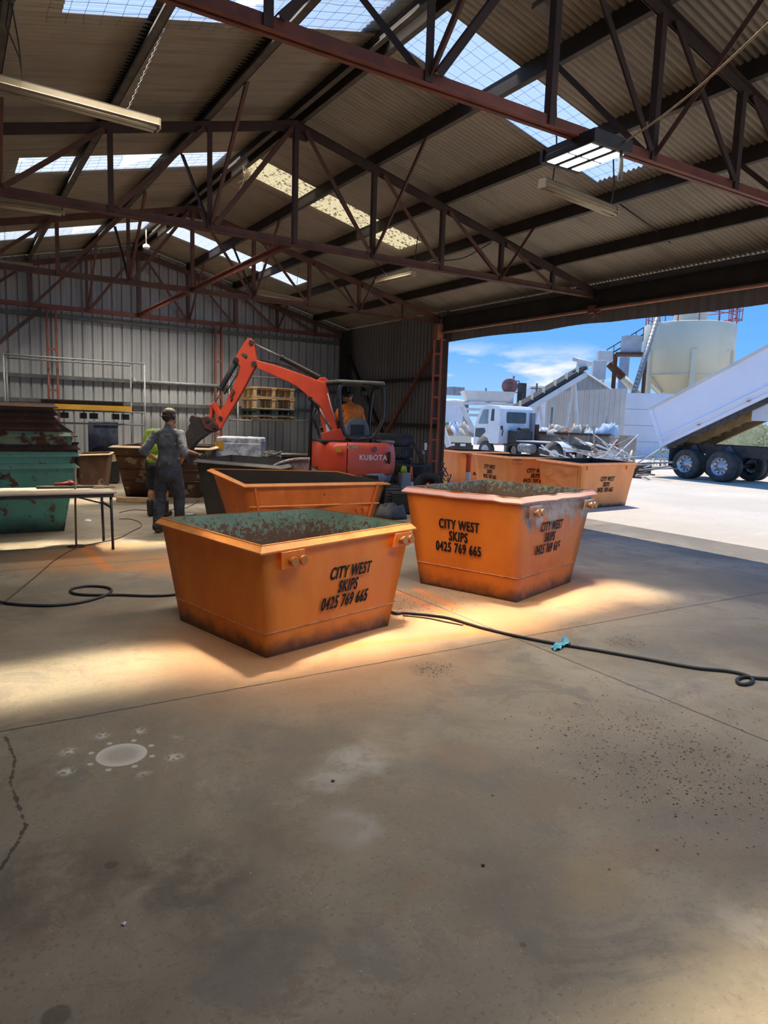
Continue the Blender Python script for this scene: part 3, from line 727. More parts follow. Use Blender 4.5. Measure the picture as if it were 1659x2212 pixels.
mb = MB(); mb.beam((X_R - .16, Y_B - .22, 0), (X_R - .16, Y_B - .22, 4.2), .2, .2, up=(0, 1, 0)); put(mb, 'corner_column', M['purlin'], label='dark square column in the far corner of the shed', cat='column')
for i, (z, lab) in enumerate([(3.86, 'just below the truss'), (2.47, 'level with the excavator boom top'), (1.92, 'level with the pallets')]):
    mb = MB(); mb.beam((X_L, Y_B - .09, z), (X_R, Y_B - .09, z), .012, .085); mb.beam((X_L, Y_B - .05, z - .04), (X_R, Y_B - .05, z - .04), .09, .008); mb.beam((X_L, Y_B - .05, z + .04), (X_R, Y_B - .05, z + .04), .09, .008)
    put(mb, 'wall_girt', M['galv_dull'], label='grey girt along the back wall, %s' % lab, cat='girt', group='back wall girts')
for i, (z, lab) in enumerate([(2.75, 'upper'), (1.62, 'lower')]):
    mb = MB(); mb.beam((X_R + .02, 13.7, z), (X_R + .02, Y_B - .3, z), .1, .09); put(mb, 'wall_girt', M['purlin'], label='dark girt along the side wall by the doorway, the %s of two' % lab, cat='girt', group='side wall girts')
for a, b, lab, mt in (((X_R - .06, 13.75, 3.45), (X_R - .06, 15.85, 1.25), 'red-brown diagonal brace rising to the doorway column', M['redoxide']), ((X_R - .08, 17.9, 3.55), (X_R - .08, 15.85, 1.3), 'dark diagonal brace falling from the far corner behind the excavator canopy', M['purlin'])):
    mb = MB(); mb.angle(a, b, .075, .008, up=(1, 0, 0)); put(mb, 'wall_brace', mt, label=lab, cat='brace')
mb = MB(); mb.angle(onY(88, 668, 17.88), onY(-40, 770, 17.88), .08, .008, up=(0, 1, 0)); put(mb, 'wall_brace', M['redoxide_dark'], label='dark diagonal brace on the back wall falling from the column head to the photo edge', cat='brace')
# ================================================================== SKIP BINS
def ring_offset(poly, d):
    """grow a plan outline by d"""
    n = len(poly); out = []
    area = sum(poly[i][0] * poly[(i + 1) % n][1] - poly[(i + 1) % n][0] * poly[i][1] for i in range(n)); sg = 1 if area > 0 else -1
    for i in range(n):
        a, b, c = V(poly[i - 1][:2]), V(poly[i][:2]), V(poly[(i + 1) % n][:2])
        d1 = (b - a).normalized(); d2 = (c - b).normalized()
        n1 = V((d1.y, -d1.x)) * sg; n2 = V((d2.y, -d2.x)) * sg
        m = (n1 + n2).normalized(); k = d / max(0.35, m.dot(n1)); out.append(b + m * k)
    return out
def bilerp(q, u, v): return (q[0] * (1 - u) + q[1] * u) * (1 - v) + (q[3] * (1 - u) + q[2] * u) * v
def dented(mb, quad, thick, nu=10, nv=7, amp=0.006, seed=0, mi_out=0, mi_in=1):
    """steel panel with gentle dents: quad = bottom a, bottom b, top b, top a (outer skin)"""
    rnd = random.Random(seed); q = [V(p) for p in quad]
    nrm = (q[1] - q[0]).cross(q[3] - q[0]).normalized()
    ph = [(rnd.uniform(0, 6), rnd.uniform(0, 6), rnd.uniform(1, 4), rnd.uniform(1, 4)) for _ in range(4)]
    out, inn = [], []
    for j in range(nv + 1):
        for i in range(nu + 1):
            u, v = i / nu, j / nv; e = sin(pi * u) * sin(pi * v)
            w = sum(sin(a + c * u * 3) * sin(b + d * v * 3) for a, b, c, d in ph) * amp * e
            p = bilerp(q, u, v) + nrm * w; out.append(p); inn.append(p - nrm * thick)
    W = nu + 1; fs = [(j * W + i, j * W + i + 1, (j + 1) * W + i + 1, (j + 1) * W + i) for j in range(nv) for i in range(nu)]
    mb.add(out, fs, mi_out, True); mb.add(inn, [f[::-1] for f in fs], mi_in, True)
def skip(name, label, cat, base, rim, mats, rimmat, zb=0.0, group=None, lip=(0.036, 0.046), weld=None, lugs=(), amp=0.006, sides=None, floor_mat=None, lug_mat=None, rim_dent=0.0, seed=1, pins=True, kick=0.012):
    """base: four plan points (near, then round to the far side and back); rim: four points with heights. mats: outside, inside"""
    base = [V((p[0], p[1], zb)) for p in base]; rim = [V(p) for p in rim]
    c = sum(base, V((0, 0, 0))) / 4
    t = thing(name, label, cat, tuple(c), 0, group)
    area = sum(base[i].x * base[(i + 1) % 4].y - base[(i + 1) % 4].x * base[i].y for i in range(4))
    mb = MB()
    for i in range(4):
        j = (i + 1) % 4
        quad = [base[i], base[j], rim[j], rim[i]] if area > 0 else [base[j], base[i], rim[i], rim[j]]
        dented(mb, quad, 0.006, amp=amp, seed=seed * 7 + i)
    mb.add([p + V((0, 0, .02)) for p in base], [(0, 1, 2, 3)], 1); mb.add([p + V((0, 0, .004)) for p in base], [(3, 2, 1, 0)], 0)
    put(mb, 'body', mats, t)
    # folded rim: slopes out and down, returns under
    o = ring_offset([(p.x, p.y) for p in rim], lip[0]); o2 = ring_offset([(p.x, p.y) for p in rim], lip[0] - .012); inn = ring_offset([(p.x, p.y) for p in rim], -0.008)
    rnd = random.Random(seed); vs = []; n = 14
    loops = [(inn, .004), (o, -lip[1]), (o, -lip[1] - kick), (o2, -lip[1] - kick), ([(p.x, p.y) for p in rim], -lip[1] - kick * 1.3), ([(p.x, p.y) for p in rim], -.012), (inn, -.010)]
    K = 4 * n
    dents = [rnd.uniform(-1, 1) * rim_dent * (rnd.random() < .55) for _ in range(K)]
    for lp, dz in loops:
        for i in range(4):
            for q in range(n):
                u = q / n; a, b = V((*lp[i], 0)), V((*lp[(i + 1) % 4], 0)); p = a * (1 - u) + b * u
                p.z = rim[i].z * (1 - u) + rim[(i + 1) % 4].z * u + dz + (dents[i * n + q] if q else 0); vs.append(p)
    fs = []
    for L in range(len(loops)):
        L2 = (L + 1) % len(loops)
        for i in range(K): fs.append((L * K + i, L * K + (i + 1) % K, L2 * K + (i + 1) % K, L2 * K + i))
    mb = MB(); mb.add(vs, fs); put(mb, 'rim', rimmat, t)
    def side(i, u, h):          # point on outer wall i at fraction u along, fraction h up; with its axes
        j = (i + 1) % 4
        quad = [base[i], base[j], rim[j], rim[i]]
        p = bilerp(quad, u, h); a = (bilerp(quad, 1, h) - bilerp(quad, 0, h)).normalized(); w = (rim[i] * (1 - u) + rim[j] * u - base[i] * (1 - u) - base[j] * u).normalized()
        nr = a.cross(w).normalized()
        if nr.dot(p - c) < 0: nr = -nr; 
        return p, a, w, nr
    if weld:
        for i in weld[1]:
            mb = MB(); pts = []
            for q in range(25):
                p, a, w, nr = side(i, q / 24, weld[0]); pts.append(p + nr * .003 + w * rnd.uniform(-.0012, .0012))
            mb.tube(pts, .0042, 5); put(mb, 'weld_seam', M['weld'], t)
    lm = lug_mat or mats[0]
    for i, u, wd in lugs:
        p, a, w, nr = side(i, u, 0.85)
        ht = .064
        mb = MB(); mb.hexa([p + a * sx * wd + w * sy * ht + nr * sz for sz in (.046, .058) for sx, sy in ((-1, -1), (1, -1), (1, 1), (-1, 1))])
        for s in (-1,): mb.hexa([p + a * (s * wd - .004) + w * sy * ht + nr * sz + a * sx for sz in (0, .046) for sx, sy in ((0, -1), (.008, -1), (.008, 1), (0, 1))])
        lp = put(mb, 'lug_plate', lm, t, bevel=.003)
        if pins:
            for s in (-.52, .28):
                q = p + a * wd * s - w * .008; mb = MB(); mb.cyl(q + nr * .05, q + nr * .098, .021, n=12); mb.cyl(q + nr * .092, q + nr * .116, .036, n=18)
                put(mb, 'pin', M['brass'], lp, bevel=.003)
    return t, side
SIGN = ['CITY WEST', 'SKIPS', '0425 769 665']
def sign(t, side, i, u, h, size, mat='text', lines=SIGN, slant=0.10, fs=None, flip=False, **kw):
    p, a, w, nr = side(i, u, h)
    if a.cross(w).dot(nr) < 0: a = -a
    return lettering(t, lines, size, p, a, w, M[mat], lift=.012, slant=slant, bold=kw.pop('bold', .018), xs=kw.pop('xs', .62), thick=.022, gap=kw.pop('gap', .86), font_scale=fs)
def rim_at(pts, H): return [onz(*q, H) for q in pts]
def lipin(poly, z, d=-0.034):
    return [V((p.x, p.y, z)) for p in ring_offset([(p.x, p.y) for p in poly], d)]

def rusty_inside(top=0.735, g=0.9):
    n = NT('green_inner_rust'); v = n.pos(); z = n.xyz(v)[2]
    col = n.mix(n.step(n.noise(v, 4, 5, .6), .35, .65), (0.155, 0.235, 0.170), (0.105, 0.175, 0.130))
    k = n.math('ADD', n.noise(v, 22, 8, .72), n.math('MULTIPLY', n.math('SUBTRACT', top, z), g))
    col = n.mix(n.step(k, 0.50, 0.60), col, (0.105, 0.050, 0.028))
    col = n.mix(n.math('MULTIPLY', n.step(n.noise(v, 9, 6, .7), .55, .7), .6), col, (0.055, 0.030, 0.020))
    n.bsdf(col, .8, 0, n.bump(n.noise(v, 30, 5), .35, .01)); return n.m
M['green_inside'] = rusty_inside()
# the skip nearest the camera
b0, b1, b3 = onz(575, 1422), onz(390, 1340), onz(838, 1352)
b2 = b1 + b3 - b0
r = rim_at([(563, 1199), (335, 1131), (680, 1108), (899, 1143)], 0.765)
r = lipin(r, 0.82)
A, sA = skip('skip_bin', 'orange skip nearest the camera, black sign on its face below round pins', 'skip bin', [b0, b1, b2, b3], r, [M['orange'], M['green_inside']], M['orange_rim'],
             group='orange skip bins', weld=(0.215, (0, 3)), lugs=[(3, .855, .115), (3, .085, .115)], amp=.004, seed=3)
sign(A, sA, 3, .43, .50, 0.135)
mb = MB()
p, a, w, n = sA(1, .12, .9)
# the one at its side, before the open doorway
b0, b1, b3 = onz(1115, 1302), onz(908, 1260), onz(1231, 1258)
b2 = b1 + b3 - b0
r = rim_at([(1126, 1090), (867, 1062), (1051, 1044), (1290, 1069)], 0.945)
r = lipin(r, 1.0, -.034)
def bare_patch():
    n = NT('orange_paint_scraped'); v = n.pos(); X, Y, Z = n.xyz(v)
    a = n.step(n.noise(v, 2.2, 5, 0.6), 0.3, 0.7); col = n.mix(a, (0.88, 0.225, 0.022), (0.74, 0.165, 0.016))
    h = n.math('ADD', Z, n.math('MULTIPLY', n.math('SUBTRACT', n.noise(n.stretch(v, (1, 1, .45)), 7, 6, .65), .5), 0.75))
    rt = n.step(n.math('ADD', X, n.math('MULTIPLY', Y, .25)), 6.02, 6.12)
    k = n.math('MULTIPLY', n.step(h, 0.70, 0.76), rt)
    pale = n.mix(n.step(n.noise(v, 6, 6, .7), .35, .7), (0.62, 0.50, 0.42), (0.36, 0.20, 0.13))
    col = n.mix(k, col, pale)
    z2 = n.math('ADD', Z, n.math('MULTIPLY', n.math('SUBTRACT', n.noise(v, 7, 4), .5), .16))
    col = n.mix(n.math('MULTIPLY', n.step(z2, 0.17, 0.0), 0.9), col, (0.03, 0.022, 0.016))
    n.bsdf(col, 0.42, 0, n.bump(n.noise(v, 5, 5), .15, .03)); return n.m
M['orange_scraped'] = bare_patch()
def two_tone_rim():
    n = NT('orange_rim_scuffed'); v = n.pos(); X, Y, Z = n.xyz(v)
    k = n.step(n.math('ADD', n.math('SUBTRACT', X, n.math('MULTIPLY', Y, -0.35)), n.math('MULTIPLY', n.noise(v, 6, 4), .12)), 6.33, 6.42)
    n.bsdf(n.mix(k, (0.66, 0.21, 0.03), (0.66, 0.34, 0.28)), .42, 0, n.bump(n.noise(v, 8, 4), .3, .02)); return n.m
B, sB = skip('skip_bin', 'orange skip by the open doorway, scraped to bare metal below its rim', 'skip bin', [b0, b1, b2, b3], r, [M['orange_scraped'], rusty_inside(1.04, .9)], two_tone_rim(),
             group='orange skip bins', weld=(0.225, (0, 3)), lugs=[(3, .86, .112), (3, .09, .112)], amp=.006, seed=8, rim_dent=.006)
sign(B, sB, 0, .53, .545, 0.142)
sign(B, sB, 3, .56, .57, 0.138)
mb = MB()
p, a, w, nr = sB(1, .02, .9)
# the low-fronted one standing behind the nearest skip
H1, H2 = .80, .95
fl, fr, bl, br = onz(529, 1046, H1), onz(833, 1041, H1), onz(455, 1012, H2), onz(728, 1018, H2)
ins = lambda f, o, k: f + (o - f) * k
cC = (fl + fr + bl + br) / 4
base = [V((*(cC + (q - cC) * s).xy, 0)) for q, s in ((fl, .80), (bl, .74), (br, .80), (fr, .82))]
C_, sC = skip('skip_bin', 'low-fronted orange skip with a long dented front panel, behind the nearest skip', 'skip bin', base, [fl, bl, br, fr], [M['orange_worn'], M['dark_inside']], M['orange_rim'],
              group='orange skip bins', lip=(.03, .03), amp=.012, seed=5)
j = 3
mb = MB(); pts = [sC(3, q / 20, .60) for q in range(21)]; mb.tube([p + nr * .006 for p, a, w, nr in pts], .014, 6); put(mb, 'fold_line', M['orange_rim'], C_)
for u in (.94, .06):
    p, a, w, nr = sC(3, u, .5); q = p + w * 0
    mb = MB(); mb.beam(sC(3, u, .04)[0] + nr * .012, sC(3, u, .97)[0] + nr * .012, .03, .022, up=nr); put(mb, 'corner_strip', M['orange_worn'], C_)
for u in (.12, .88):
    for k in (0, .055):
        p, a, w, nr = sC(3, u + (k if u < .5 else -k), .50); mb = MB(); mb.cyl(p, p + nr * .06, .022); mb.cyl(p + nr * .05, p + nr * .075, .036); put(mb, 'pin', M['orange_worn'], C_, bevel=.003)
# dark skip beyond it, and the pale speckled bin inside the gap
Hg = 1.0
g = [onz(424, 992, Hg), onz(560, 1003, Hg), onz(690, 988, Hg), onz(531, 981, Hg)]
g[1] = g[0] + (V((g[1].x, g[1].y, Hg)) - g[0]).normalized() * 1.75
g[3] = onz(531, 979, Hg); g[3] = g[0] + (g[3] - g[0]).normalized() * 1.55; g[2] = g[1] + g[3] - g[0]
cg = (g[0] + g[1] + g[2] + g[3]) / 4
base = [V((*(cg + (q - cg) * .80).xy, 0)) for q in g]
M['charcoal'] = pm('charcoal_paint', (0.036, 0.034, 0.036), (0.055, 0.05, 0.05), 4, .6, spots=(0.05, 0.03, 0.02), bump=.2)
skip('skip_bin', 'charcoal black skip under the excavator arm', 'skip bin', base, g, [M['charcoal'], M['charcoal']], M['charcoal'], lip=(.05, .04), seed=11, amp=.008)
M['speckle'] = pm('pinkish_scratched_plastic', (0.36, 0.29, 0.27), (0.24, 0.18, 0.16), 5, .7, spots=(0.14, 0.09, 0.07), sscale=30, slo=.52, shi=.62, bump=.4)
t = thing('plastic_tub', 'pale pinkish scuffed tub with a curved rim, in front of the excavator', 'tub', tuple(onz(628, 1085)), 0)
f0, f1 = at(586, 1012, 10.9), at(668, 992, 10.9)
mb = MB(); n = 12; vo = []
dz_ = V((.12, .24, 0))
for k in range(n + 1):
    u = k / n; p = f0.lerp(f1, u); p.z = f0.z + (f1.z - f0.z) * (u ** .6) + .03 * sin(pi * u)
    q = f0.lerp(f1, .08 + .84 * u); q.z = 0
    for pt in (q, p, p + dz_, V((q.x, q.y, 0)) + dz_): vo.append(pt)
fs = []
for k in range(n):
    for e in range(4): fs.append((k * 4 + e, k * 4 + (e + 1) % 4, (k + 1) * 4 + (e + 1) % 4, (k + 1) * 4 + e))
fs += [(0, 3, 2, 1), tuple(n * 4 + e for e in range(4))]
mb.add(vo, fs); put(mb, 'tub_wall', M['speckle'], t, bevel=.02)
mb = MB(); mb.tube([vo[k * 4 + 1] + V((0, -.02, 0)) for k in range(n + 1)], .028, 8); put(mb, 'rim', M['speckle'], t)

# three orange skips outside the doorway
H = .97
def outside(near, left, right, label, depth_scale=1.0, seed=1, base_near=None, lugs=(), H=.97, wr=False):
    r0, r1, r3 = onz(*near, H), onz(*left, H), onz(*right, H)
    r2 = r1 + r3 - r0; c = (r1 + r3) / 2
    rr = [r0, r1, r2, r3]
    base = [V((*(c + (q - c) * .84).xy, 0)) for q in rr]
    return skip('skip_bin', label, 'skip bin', base, rr, [M['orange_out'], M['dark_inside']], M['orange_rim'], group='orange skip bins', seed=seed, lugs=lugs, amp=.006, lug_mat=M['orange_out'])
E1, s1 = outside((992, 974), (930, 968), (1100, 977), 'orange skip outside, half hidden by the ladder-like column and a bollard', seed=21, lugs=[(3, .88, .11)])
sign(E1, s1, 3, .46, .50, .14)
E2, s2 = outside((1101, 986), (1022, 978), (1221, 989), 'orange skip outside, signed on both visible faces, in the middle of the row', seed=22, lugs=[(3, .87, .11)])
sign(E2, s2, 3, .49, .54, .14); sign(E2, s2, 0, .55, .56, .14)
E3, s3 = outside((1255, 1001), (1162, 990), (1375, 999), 'orange skip outside with a wrinkled side panel, nearest the tipped trailer', seed=23)
sign(E3, s3, 3, .50, .52, .14)
for u in (.17, .89):
    p, a, w, nr = s3(3, u, .90); mb = MB(); mb.hexa([p + a * sx * .018 + w * sy * .055 + nr * sz for sz in (0, .03) for sx, sy in ((-1, -1), (1, -1), (1, 1), (-1, 1))]); put(mb, 'hook_lug', M['orange_out'], E3, bevel=.006)
p4 = [s3(0, u, h) for u, h in ((.06, .06), (.94, .06), (.94, .9), (.06, .9))]
mb = MB(); q = [x[0] + x[3] * .01 for x in p4]; rnd = random.Random(4); vs = []; nu, nv = 26, 16
for jj in range(nv + 1):
    for ii in range(nu + 1):
        u, v = ii / nu, jj / nv; e = min(1, 4 * min(u, 1 - u, v, 1 - v))
        vs.append(bilerp(q, u, v) + p4[0][3] * e * (.022 * sin(7 * u + 9 * v + 2 * sin(6 * v)) * sin(13 * v - 3 * u + sin(9 * u)) + .008 * sin(31 * v + 17 * u)))
mb.add(vs, [(jj * (nu + 1) + ii, jj * (nu + 1) + ii + 1, (jj + 1) * (nu + 1) + ii + 1, (jj + 1) * (nu + 1) + ii) for jj in range(nv) for ii in range(nu)], 0, True)
put(mb, 'dented_panel', M['orange_wrinkle'], E3)

# rusty skip and its neighbours by the back wall
bb0, bb3 = onz(272, 1071), onz(428, 1076)
rl, rr_ = onz(243, 962, 1.08), onz(452, 968, 1.05)
dirn = V((.55, .9, 0)).normalized() * 1.25
base = [bb0, bb0 + dirn, bb3 + dirn, bb3]; c = sum(base, V()) / 4
rim = [V((rl.x, rl.y, 1.08)), rl + dirn * 1.2, rr_ + dirn * 1.2 + V((0, 0, .02)), V((rr_.x, rr_.y, 1.05))]
R1, sR = skip('skip_bin', 'tall rusty brown skip with a pale streak, behind the two standing workers', 'skip bin', base, rim, [M['rust_pale'], M['rust_dark']], M['tan_rim'], lip=(.05, .03), seed=31, amp=.012, kick=.012)
for h in (.33, .55, .8):
    mb = MB(); mb.tube([sR(3, q / 14, h)[0] + sR(3, q / 14, h)[3] * .008 for q in range(15)], .012, 5); put(mb, 'stiffening_rib', M['rust_pale'], R1)
b = [onz(172, 1062), onz(236, 1056), None, None]
dd = V((.3, .95, 0)) * .8
b0_, b3_ = onz(170, 1063), onz(225, 1058)
base = [b0_, b0_ + dd, b3_ + dd, b3_]
rm = [V((b0_.x - .02, b0_.y - .05, .80)), V(((b0_ + dd).x - .02, (b0_ + dd).y + .05, .80)), V(((b3_ + dd).x + .1, (b3_ + dd).y, .80)), V((b3_.x + .1, b3_.y - .05, .80))]
skip('skip_bin', 'small greyish brown bin between the teal stack and the tall rusty skip', 'skip bin', base, rm, [M['rust_pale'], M['rust_dark']], M['tan_rim'], lip=(.03, .02), seed=33, kick=.01)

# the stack of nested skips at the edge of the photo
P = onz(145, 1147)       # ground corner of the lowest
TPR = 0.16
def stacked(zb, H, x_right, label, mats, rimmat, seed, y0=10.78, wid=2.15, dep=1.55, tilt=0, lugs=(), sidep=0.0):
    x1 = x_right; x0 = x1 - wid; y1 = y0 + dep
    base = [(x1 - .0, y0), (x1, y1), (x0, y1), (x0, y0)]
    rm = [V((x1 + TPR, y0 - .12, zb + H)), V((x1 + TPR, y1 + .12, zb + H + tilt)), V((x0 - TPR, y1 + .12, zb + H + tilt)), V((x0 - TPR, y0 - .12, zb + H))]
    return skip('skip_bin', label, 'skip bin', base, rm, mats, rimmat, zb=zb, group='stack of nested old skips', lip=(.045, .05), seed=seed, amp=.008, lugs=lugs, pins=False)
S1, sS = stacked(0, .97, 1.36, 'teal green skip at the bottom of the nested stack', [M['teal'], M['dark_inside']], M['teal_rim'], 41)
lettering(S1, ['HIRE'], .085, sS(3, .60, .82)[0], V((1, 0, 0)), V((0, -.12, .97)), M['text'], lift=.014, xs=1.2)
M['teal2'] = skip_paint('teal_paint_upper', (0.135, 0.43, 0.31), (0.10, 0.33, 0.24), (0.18, 0.46, 0.33), -1.0, gh=.1, spots=(0.11, 0.048, 0.02), slo=0.57, shi=0.63, sscale=6.0)
S2, sS2 = stacked(.165, .97, 1.365, 'teal skip second from the bottom of the nested stack', [M['teal2'], M['dark_inside']], M['teal_rim'], 42)
S3, _ = stacked(.30, .93, 1.37, 'dark rusty rim peeping out above the second teal skip of the stack', [M['rust_dark'], M['dark_inside']], M['rust_dark'], 43)
S4, _ = stacked(.43, .98, 1.34, 'flaking green and rust skip in the middle of the nested stack, its back end open', [M['teal_rusty'], M['dark_inside']], M['teal_rusty'], 44, tilt=.13)
S5, _ = stacked(.60, .91, 1.125, 'brown rusty skip fifth from the bottom of the nested stack', [M['rust'], M['dark_inside']], M['rust'], 45, wid=1.95)
S6, _ = stacked(.70, .91, 1.115, 'brown rusty skip third from the top of the nested stack', [M['rust_dark'], M['dark_inside']], M['rust'], 46, wid=1.93)
S7, _ = stacked(.80, .90, 1.11, 'brown rusty skip second from the top of the nested stack', [M['rust'], M['dark_inside']], M['rust_dark'], 47, wid=1.92)
S8, _ = stacked(.90, .90, 1.10, 'topmost brown skip of the nested stack', [M['rust'], M['dark_inside']], M['rust_dark'], 48, wid=1.9)
# ================================================================== EXCAVATOR
HD = radians(16)
EO = V((6.70, 11.95, 0))
ex = thing('mini_excavator', 'red mini excavator with an open canopy and a raised arm, turned away', 'excavator', tuple(EO), -HD)
EF, ER = V((sin(HD), cos(HD), 0)), V((cos(HD), -sin(HD), 0))
def L(x, y, z): return EO + ER * x + EF * y + V((0, 0, z))      # machine-local to world
EM = lambda mb: mb
def rounded(pts, r=.1, n=5):
    """plan outline with rounded corners"""
    out = []; m = len(pts)
    for i in range(m):
        a, b, c = V(pts[i - 1]), V(pts[i]), V(pts[(i + 1) % m]); rr = r[i] if isinstance(r, (list, tuple)) else r
        d1, d2 = (a - b), (c - b); k = min(rr, d1.length * .48, d2.length * .48); p, q = b + d1.normalized() * k, b + d2.normalized() * k
        for j in range(n + 1):
            t = j / n; out.append(p * (1 - t) ** 2 + b * 2 * t * (1 - t) + q * t * t)
    return out
def loft(mb, secs, mi=0, sm=True, close=True):
    n = len(secs[0]); vs = [p for s in secs for p in s]
    mb.add(vs, [(k * n + i, k * n + (i + 1) % n, (k + 1) * n + (i + 1) % n, (k + 1) * n + i) for k in range(len(secs) - 1) for i in range(n)], mi, sm)
    if close: mb.add(secs[0], [tuple(range(n))[::-1]], mi); mb.add(secs[-1], [tuple(range(n))], mi)
# tracks and undercarriage
for s in (-1, 1):
    mb = MB(); prof = []
    for k in range(14): a = pi / 2 + pi * k / 13; prof.append((-.72 + .24 * cos(a), .26 + .24 * sin(a)))
    for k in range(14): a = -pi / 2 + pi * k / 13; prof.append((.72 + .24 * cos(a), .26 + .24 * sin(a)))
    mb.prism([L(s * .46, y, z) for y, z in prof], ER * (s * .28))
    N_ = 46; per = []
    for i in range(len(prof)):
        a, b = V(prof[i]), V(prof[(i + 1) % len(prof)]); m_ = max(1, int((b - a).length / .085))
        for q in range(m_): per.append((a.lerp(b, q / m_), (b - a).normalized()))
    for p, d in per:
        c = V((p.x + d.y * .012, p.y - d.x * .012)); mb.beam(L(s * .47, c.x, c.y), L(s * .73, c.x, c.y), .04, .024, up=EF * d.y * 1.0 + V((0, 0, -d.x)))
    tr = put(mb, 'track', M['rubber'], ex)
    for y in (-.6, -.2, .2, .6):
        mb = MB(); mb.cyl(L(s * .70, y, .17), L(s * .755, y, .17), .10); put(mb, 'roller', M['kgrey'], tr)
mb = MB(); mb.box((0, 0, .38), (.95, 1.1, .2)); mb.cyl((0, 0, .42), (0, 0, .60), .40, n=28)
mb.v = [L(*p) for p in mb.v]; put(mb, 'undercarriage', M['kgrey'], ex, bevel=.02)
# blue-grey lower skirt of the turning body
mb = MB(); out = [(-.72, .55), (.72, .55), (.75, -.45), (.42, -.90), (-.42, -.90), (-.75, -.45)]
lo = rounded([(x * .82, y * .80) for x, y in out], .12); hi = rounded([(x * 1.0, y * 1.0) for x, y in out], .16)
loft(mb, [[L(p.x, p.y, .40) for p in lo], [L(p.x, p.y, .56) for p in rounded([(x * .93, y * .93) for x, y in out], .15)], [L(p.x, p.y, .74) for p in hi]])
put(mb, 'lower_skirt', M['kgrey'], ex)
mb = MB(); mb.prism([L(.02, -.905, .70), L(.30, -.905, .70), L(.36, -.80, .42), L(.10, -.80, .42)], EF * .02); mb.cyl(L(.46, -.74, .50), L(.46, -.66, .50), .07); put(mb, 'belly_guard', M['rubbish_dark'], ex)
# red body: counterweight and side cover
cw = [(-.30, .10), (.76, .10), (.77, -.45), (.56, -.86), (-.30, -.97)]
mb = MB(); f = lambda k, z: [L(p.x * k + .0, p.y * k, z) for p in rounded(cw, [.02, .06, .12, .22, .02], 6)]
loft(mb, [f(.955, .70), f(.985, .74), f(1.0, .84), f(1.0, 1.06), f(.975, 1.20), f(.94, 1.28), f(.89, 1.30)])
put(mb, 'counterweight', M['kred_dusty'], ex)
mb = MB(); f = lambda k, z: [L(p.x * (2 - k) * .0 + p.x * k, p.y * k, z) for p in rounded([(-.735, .42), (-.32, .42), (-.315, -.965), (-.58, -.86), (-.765, -.42)], [.08, .02, .02, .22, .14], 6)]
loft(mb, [f(.97, .73), f(.99, .78), f(1.0, .86), f(1.0, 1.12), f(.985, 1.22), f(.94, 1.28), f(.90, 1.295)])
put(mb, 'side_cover', M['kred'], ex)
mb = MB(); mb.box((-.12, -.12, 1.30), (1.20, 1.1, .05)); mb.v = [L(*p) for p in mb.v]; put(mb, 'deck', M['black'], ex, bevel=.02)
mb = MB(); mb.box((.52, -.50, 1.315), (.30, .42, .06)); mb.v = [L(*p) for p in mb.v]; put(mb, 'fuel_lid', M['kgrey'], ex, bevel=.025)
# decals and maker's name on the tail
def tail(u, z): # point on the tail, u across from the split line to the rounded corner
    a, b = V((-.30, -.965)), V((.52, -.868)); p = a.lerp(b, u); return L(p.x, p.y, z)
ta = (tail(1, 1) - tail(0, 1)).normalized(); tup = V((0, 0, 1)); tn = ta.cross(tup)
def decal(name, c, w, h, mat, slant=0):
    mb = MB(); q = [c + ta * sx * w / 2 + tup * sy * h / 2 + tn * .006 for sx, sy in ((-1, -1), (1, -1), (1, 1), (-1, 1))]; mb.plate(q, .003); return put(mb, name, mat, ex)
lettering(ex, ['KUBOTA'], .135, tail(.60, 1.035), ta, tup, M['white'], lift=.010, name='maker_lettering', bold=.03, xs=.95)
mb = MB(); c = tail(.62, 1.185) + tn * .008; mb.lathe(c, [(.052, 0), (.052, .004), (.036, .006), (.036, 0)], axis=tn, n=24); mb.box(c, (.03, .008, .05), R=Matrix.Rotation(.6, 3, 'Y')); put(mb, 'round_emblem', pm('emblem_navy', (.03, .04, .12), (.05, .06, .16), 5, .4), ex)
decal('warning_sticker', tail(.10, 1.215), .20, .05, pm('cream_sticker', (.62, .55, .40), (.30, .25, .2), 20, .5))
mb = MB(); mb.box(tail(.99, 1.03), (.03, .12, .22), R=Matrix.Rotation(-HD, 3, 'Z')); mb.v = [p + tn * .0 for p in mb.v]; put(mb, 'tail_latch', M['black'], ex, bevel=.008)
sa_, sb_ = V((-.58, -.86)), V((-.32, -.965))
q = L(-.47, -.925, 1.16); sd = (L(-.32, -.965, 1) - L(-.58, -.86, 1)).normalized(); sn = sd.cross(tup)
mb = MB(); mb.plate([q + sd * sx * .06 + tup * sy * .036 + sn * .012 for sx, sy in ((-1, -1), (1, -1), (1, 1), (-1, 1))], .003); put(mb, 'yellow_sticker', M['yellow'], ex)
q = L(-.755, -.36, .80); mb = MB(); mb.box(q, (.03, .10, .05), R=Matrix.Rotation(-HD, 3, 'Z')); put(mb, 'cover_vent', M['black'], ex, bevel=.01)
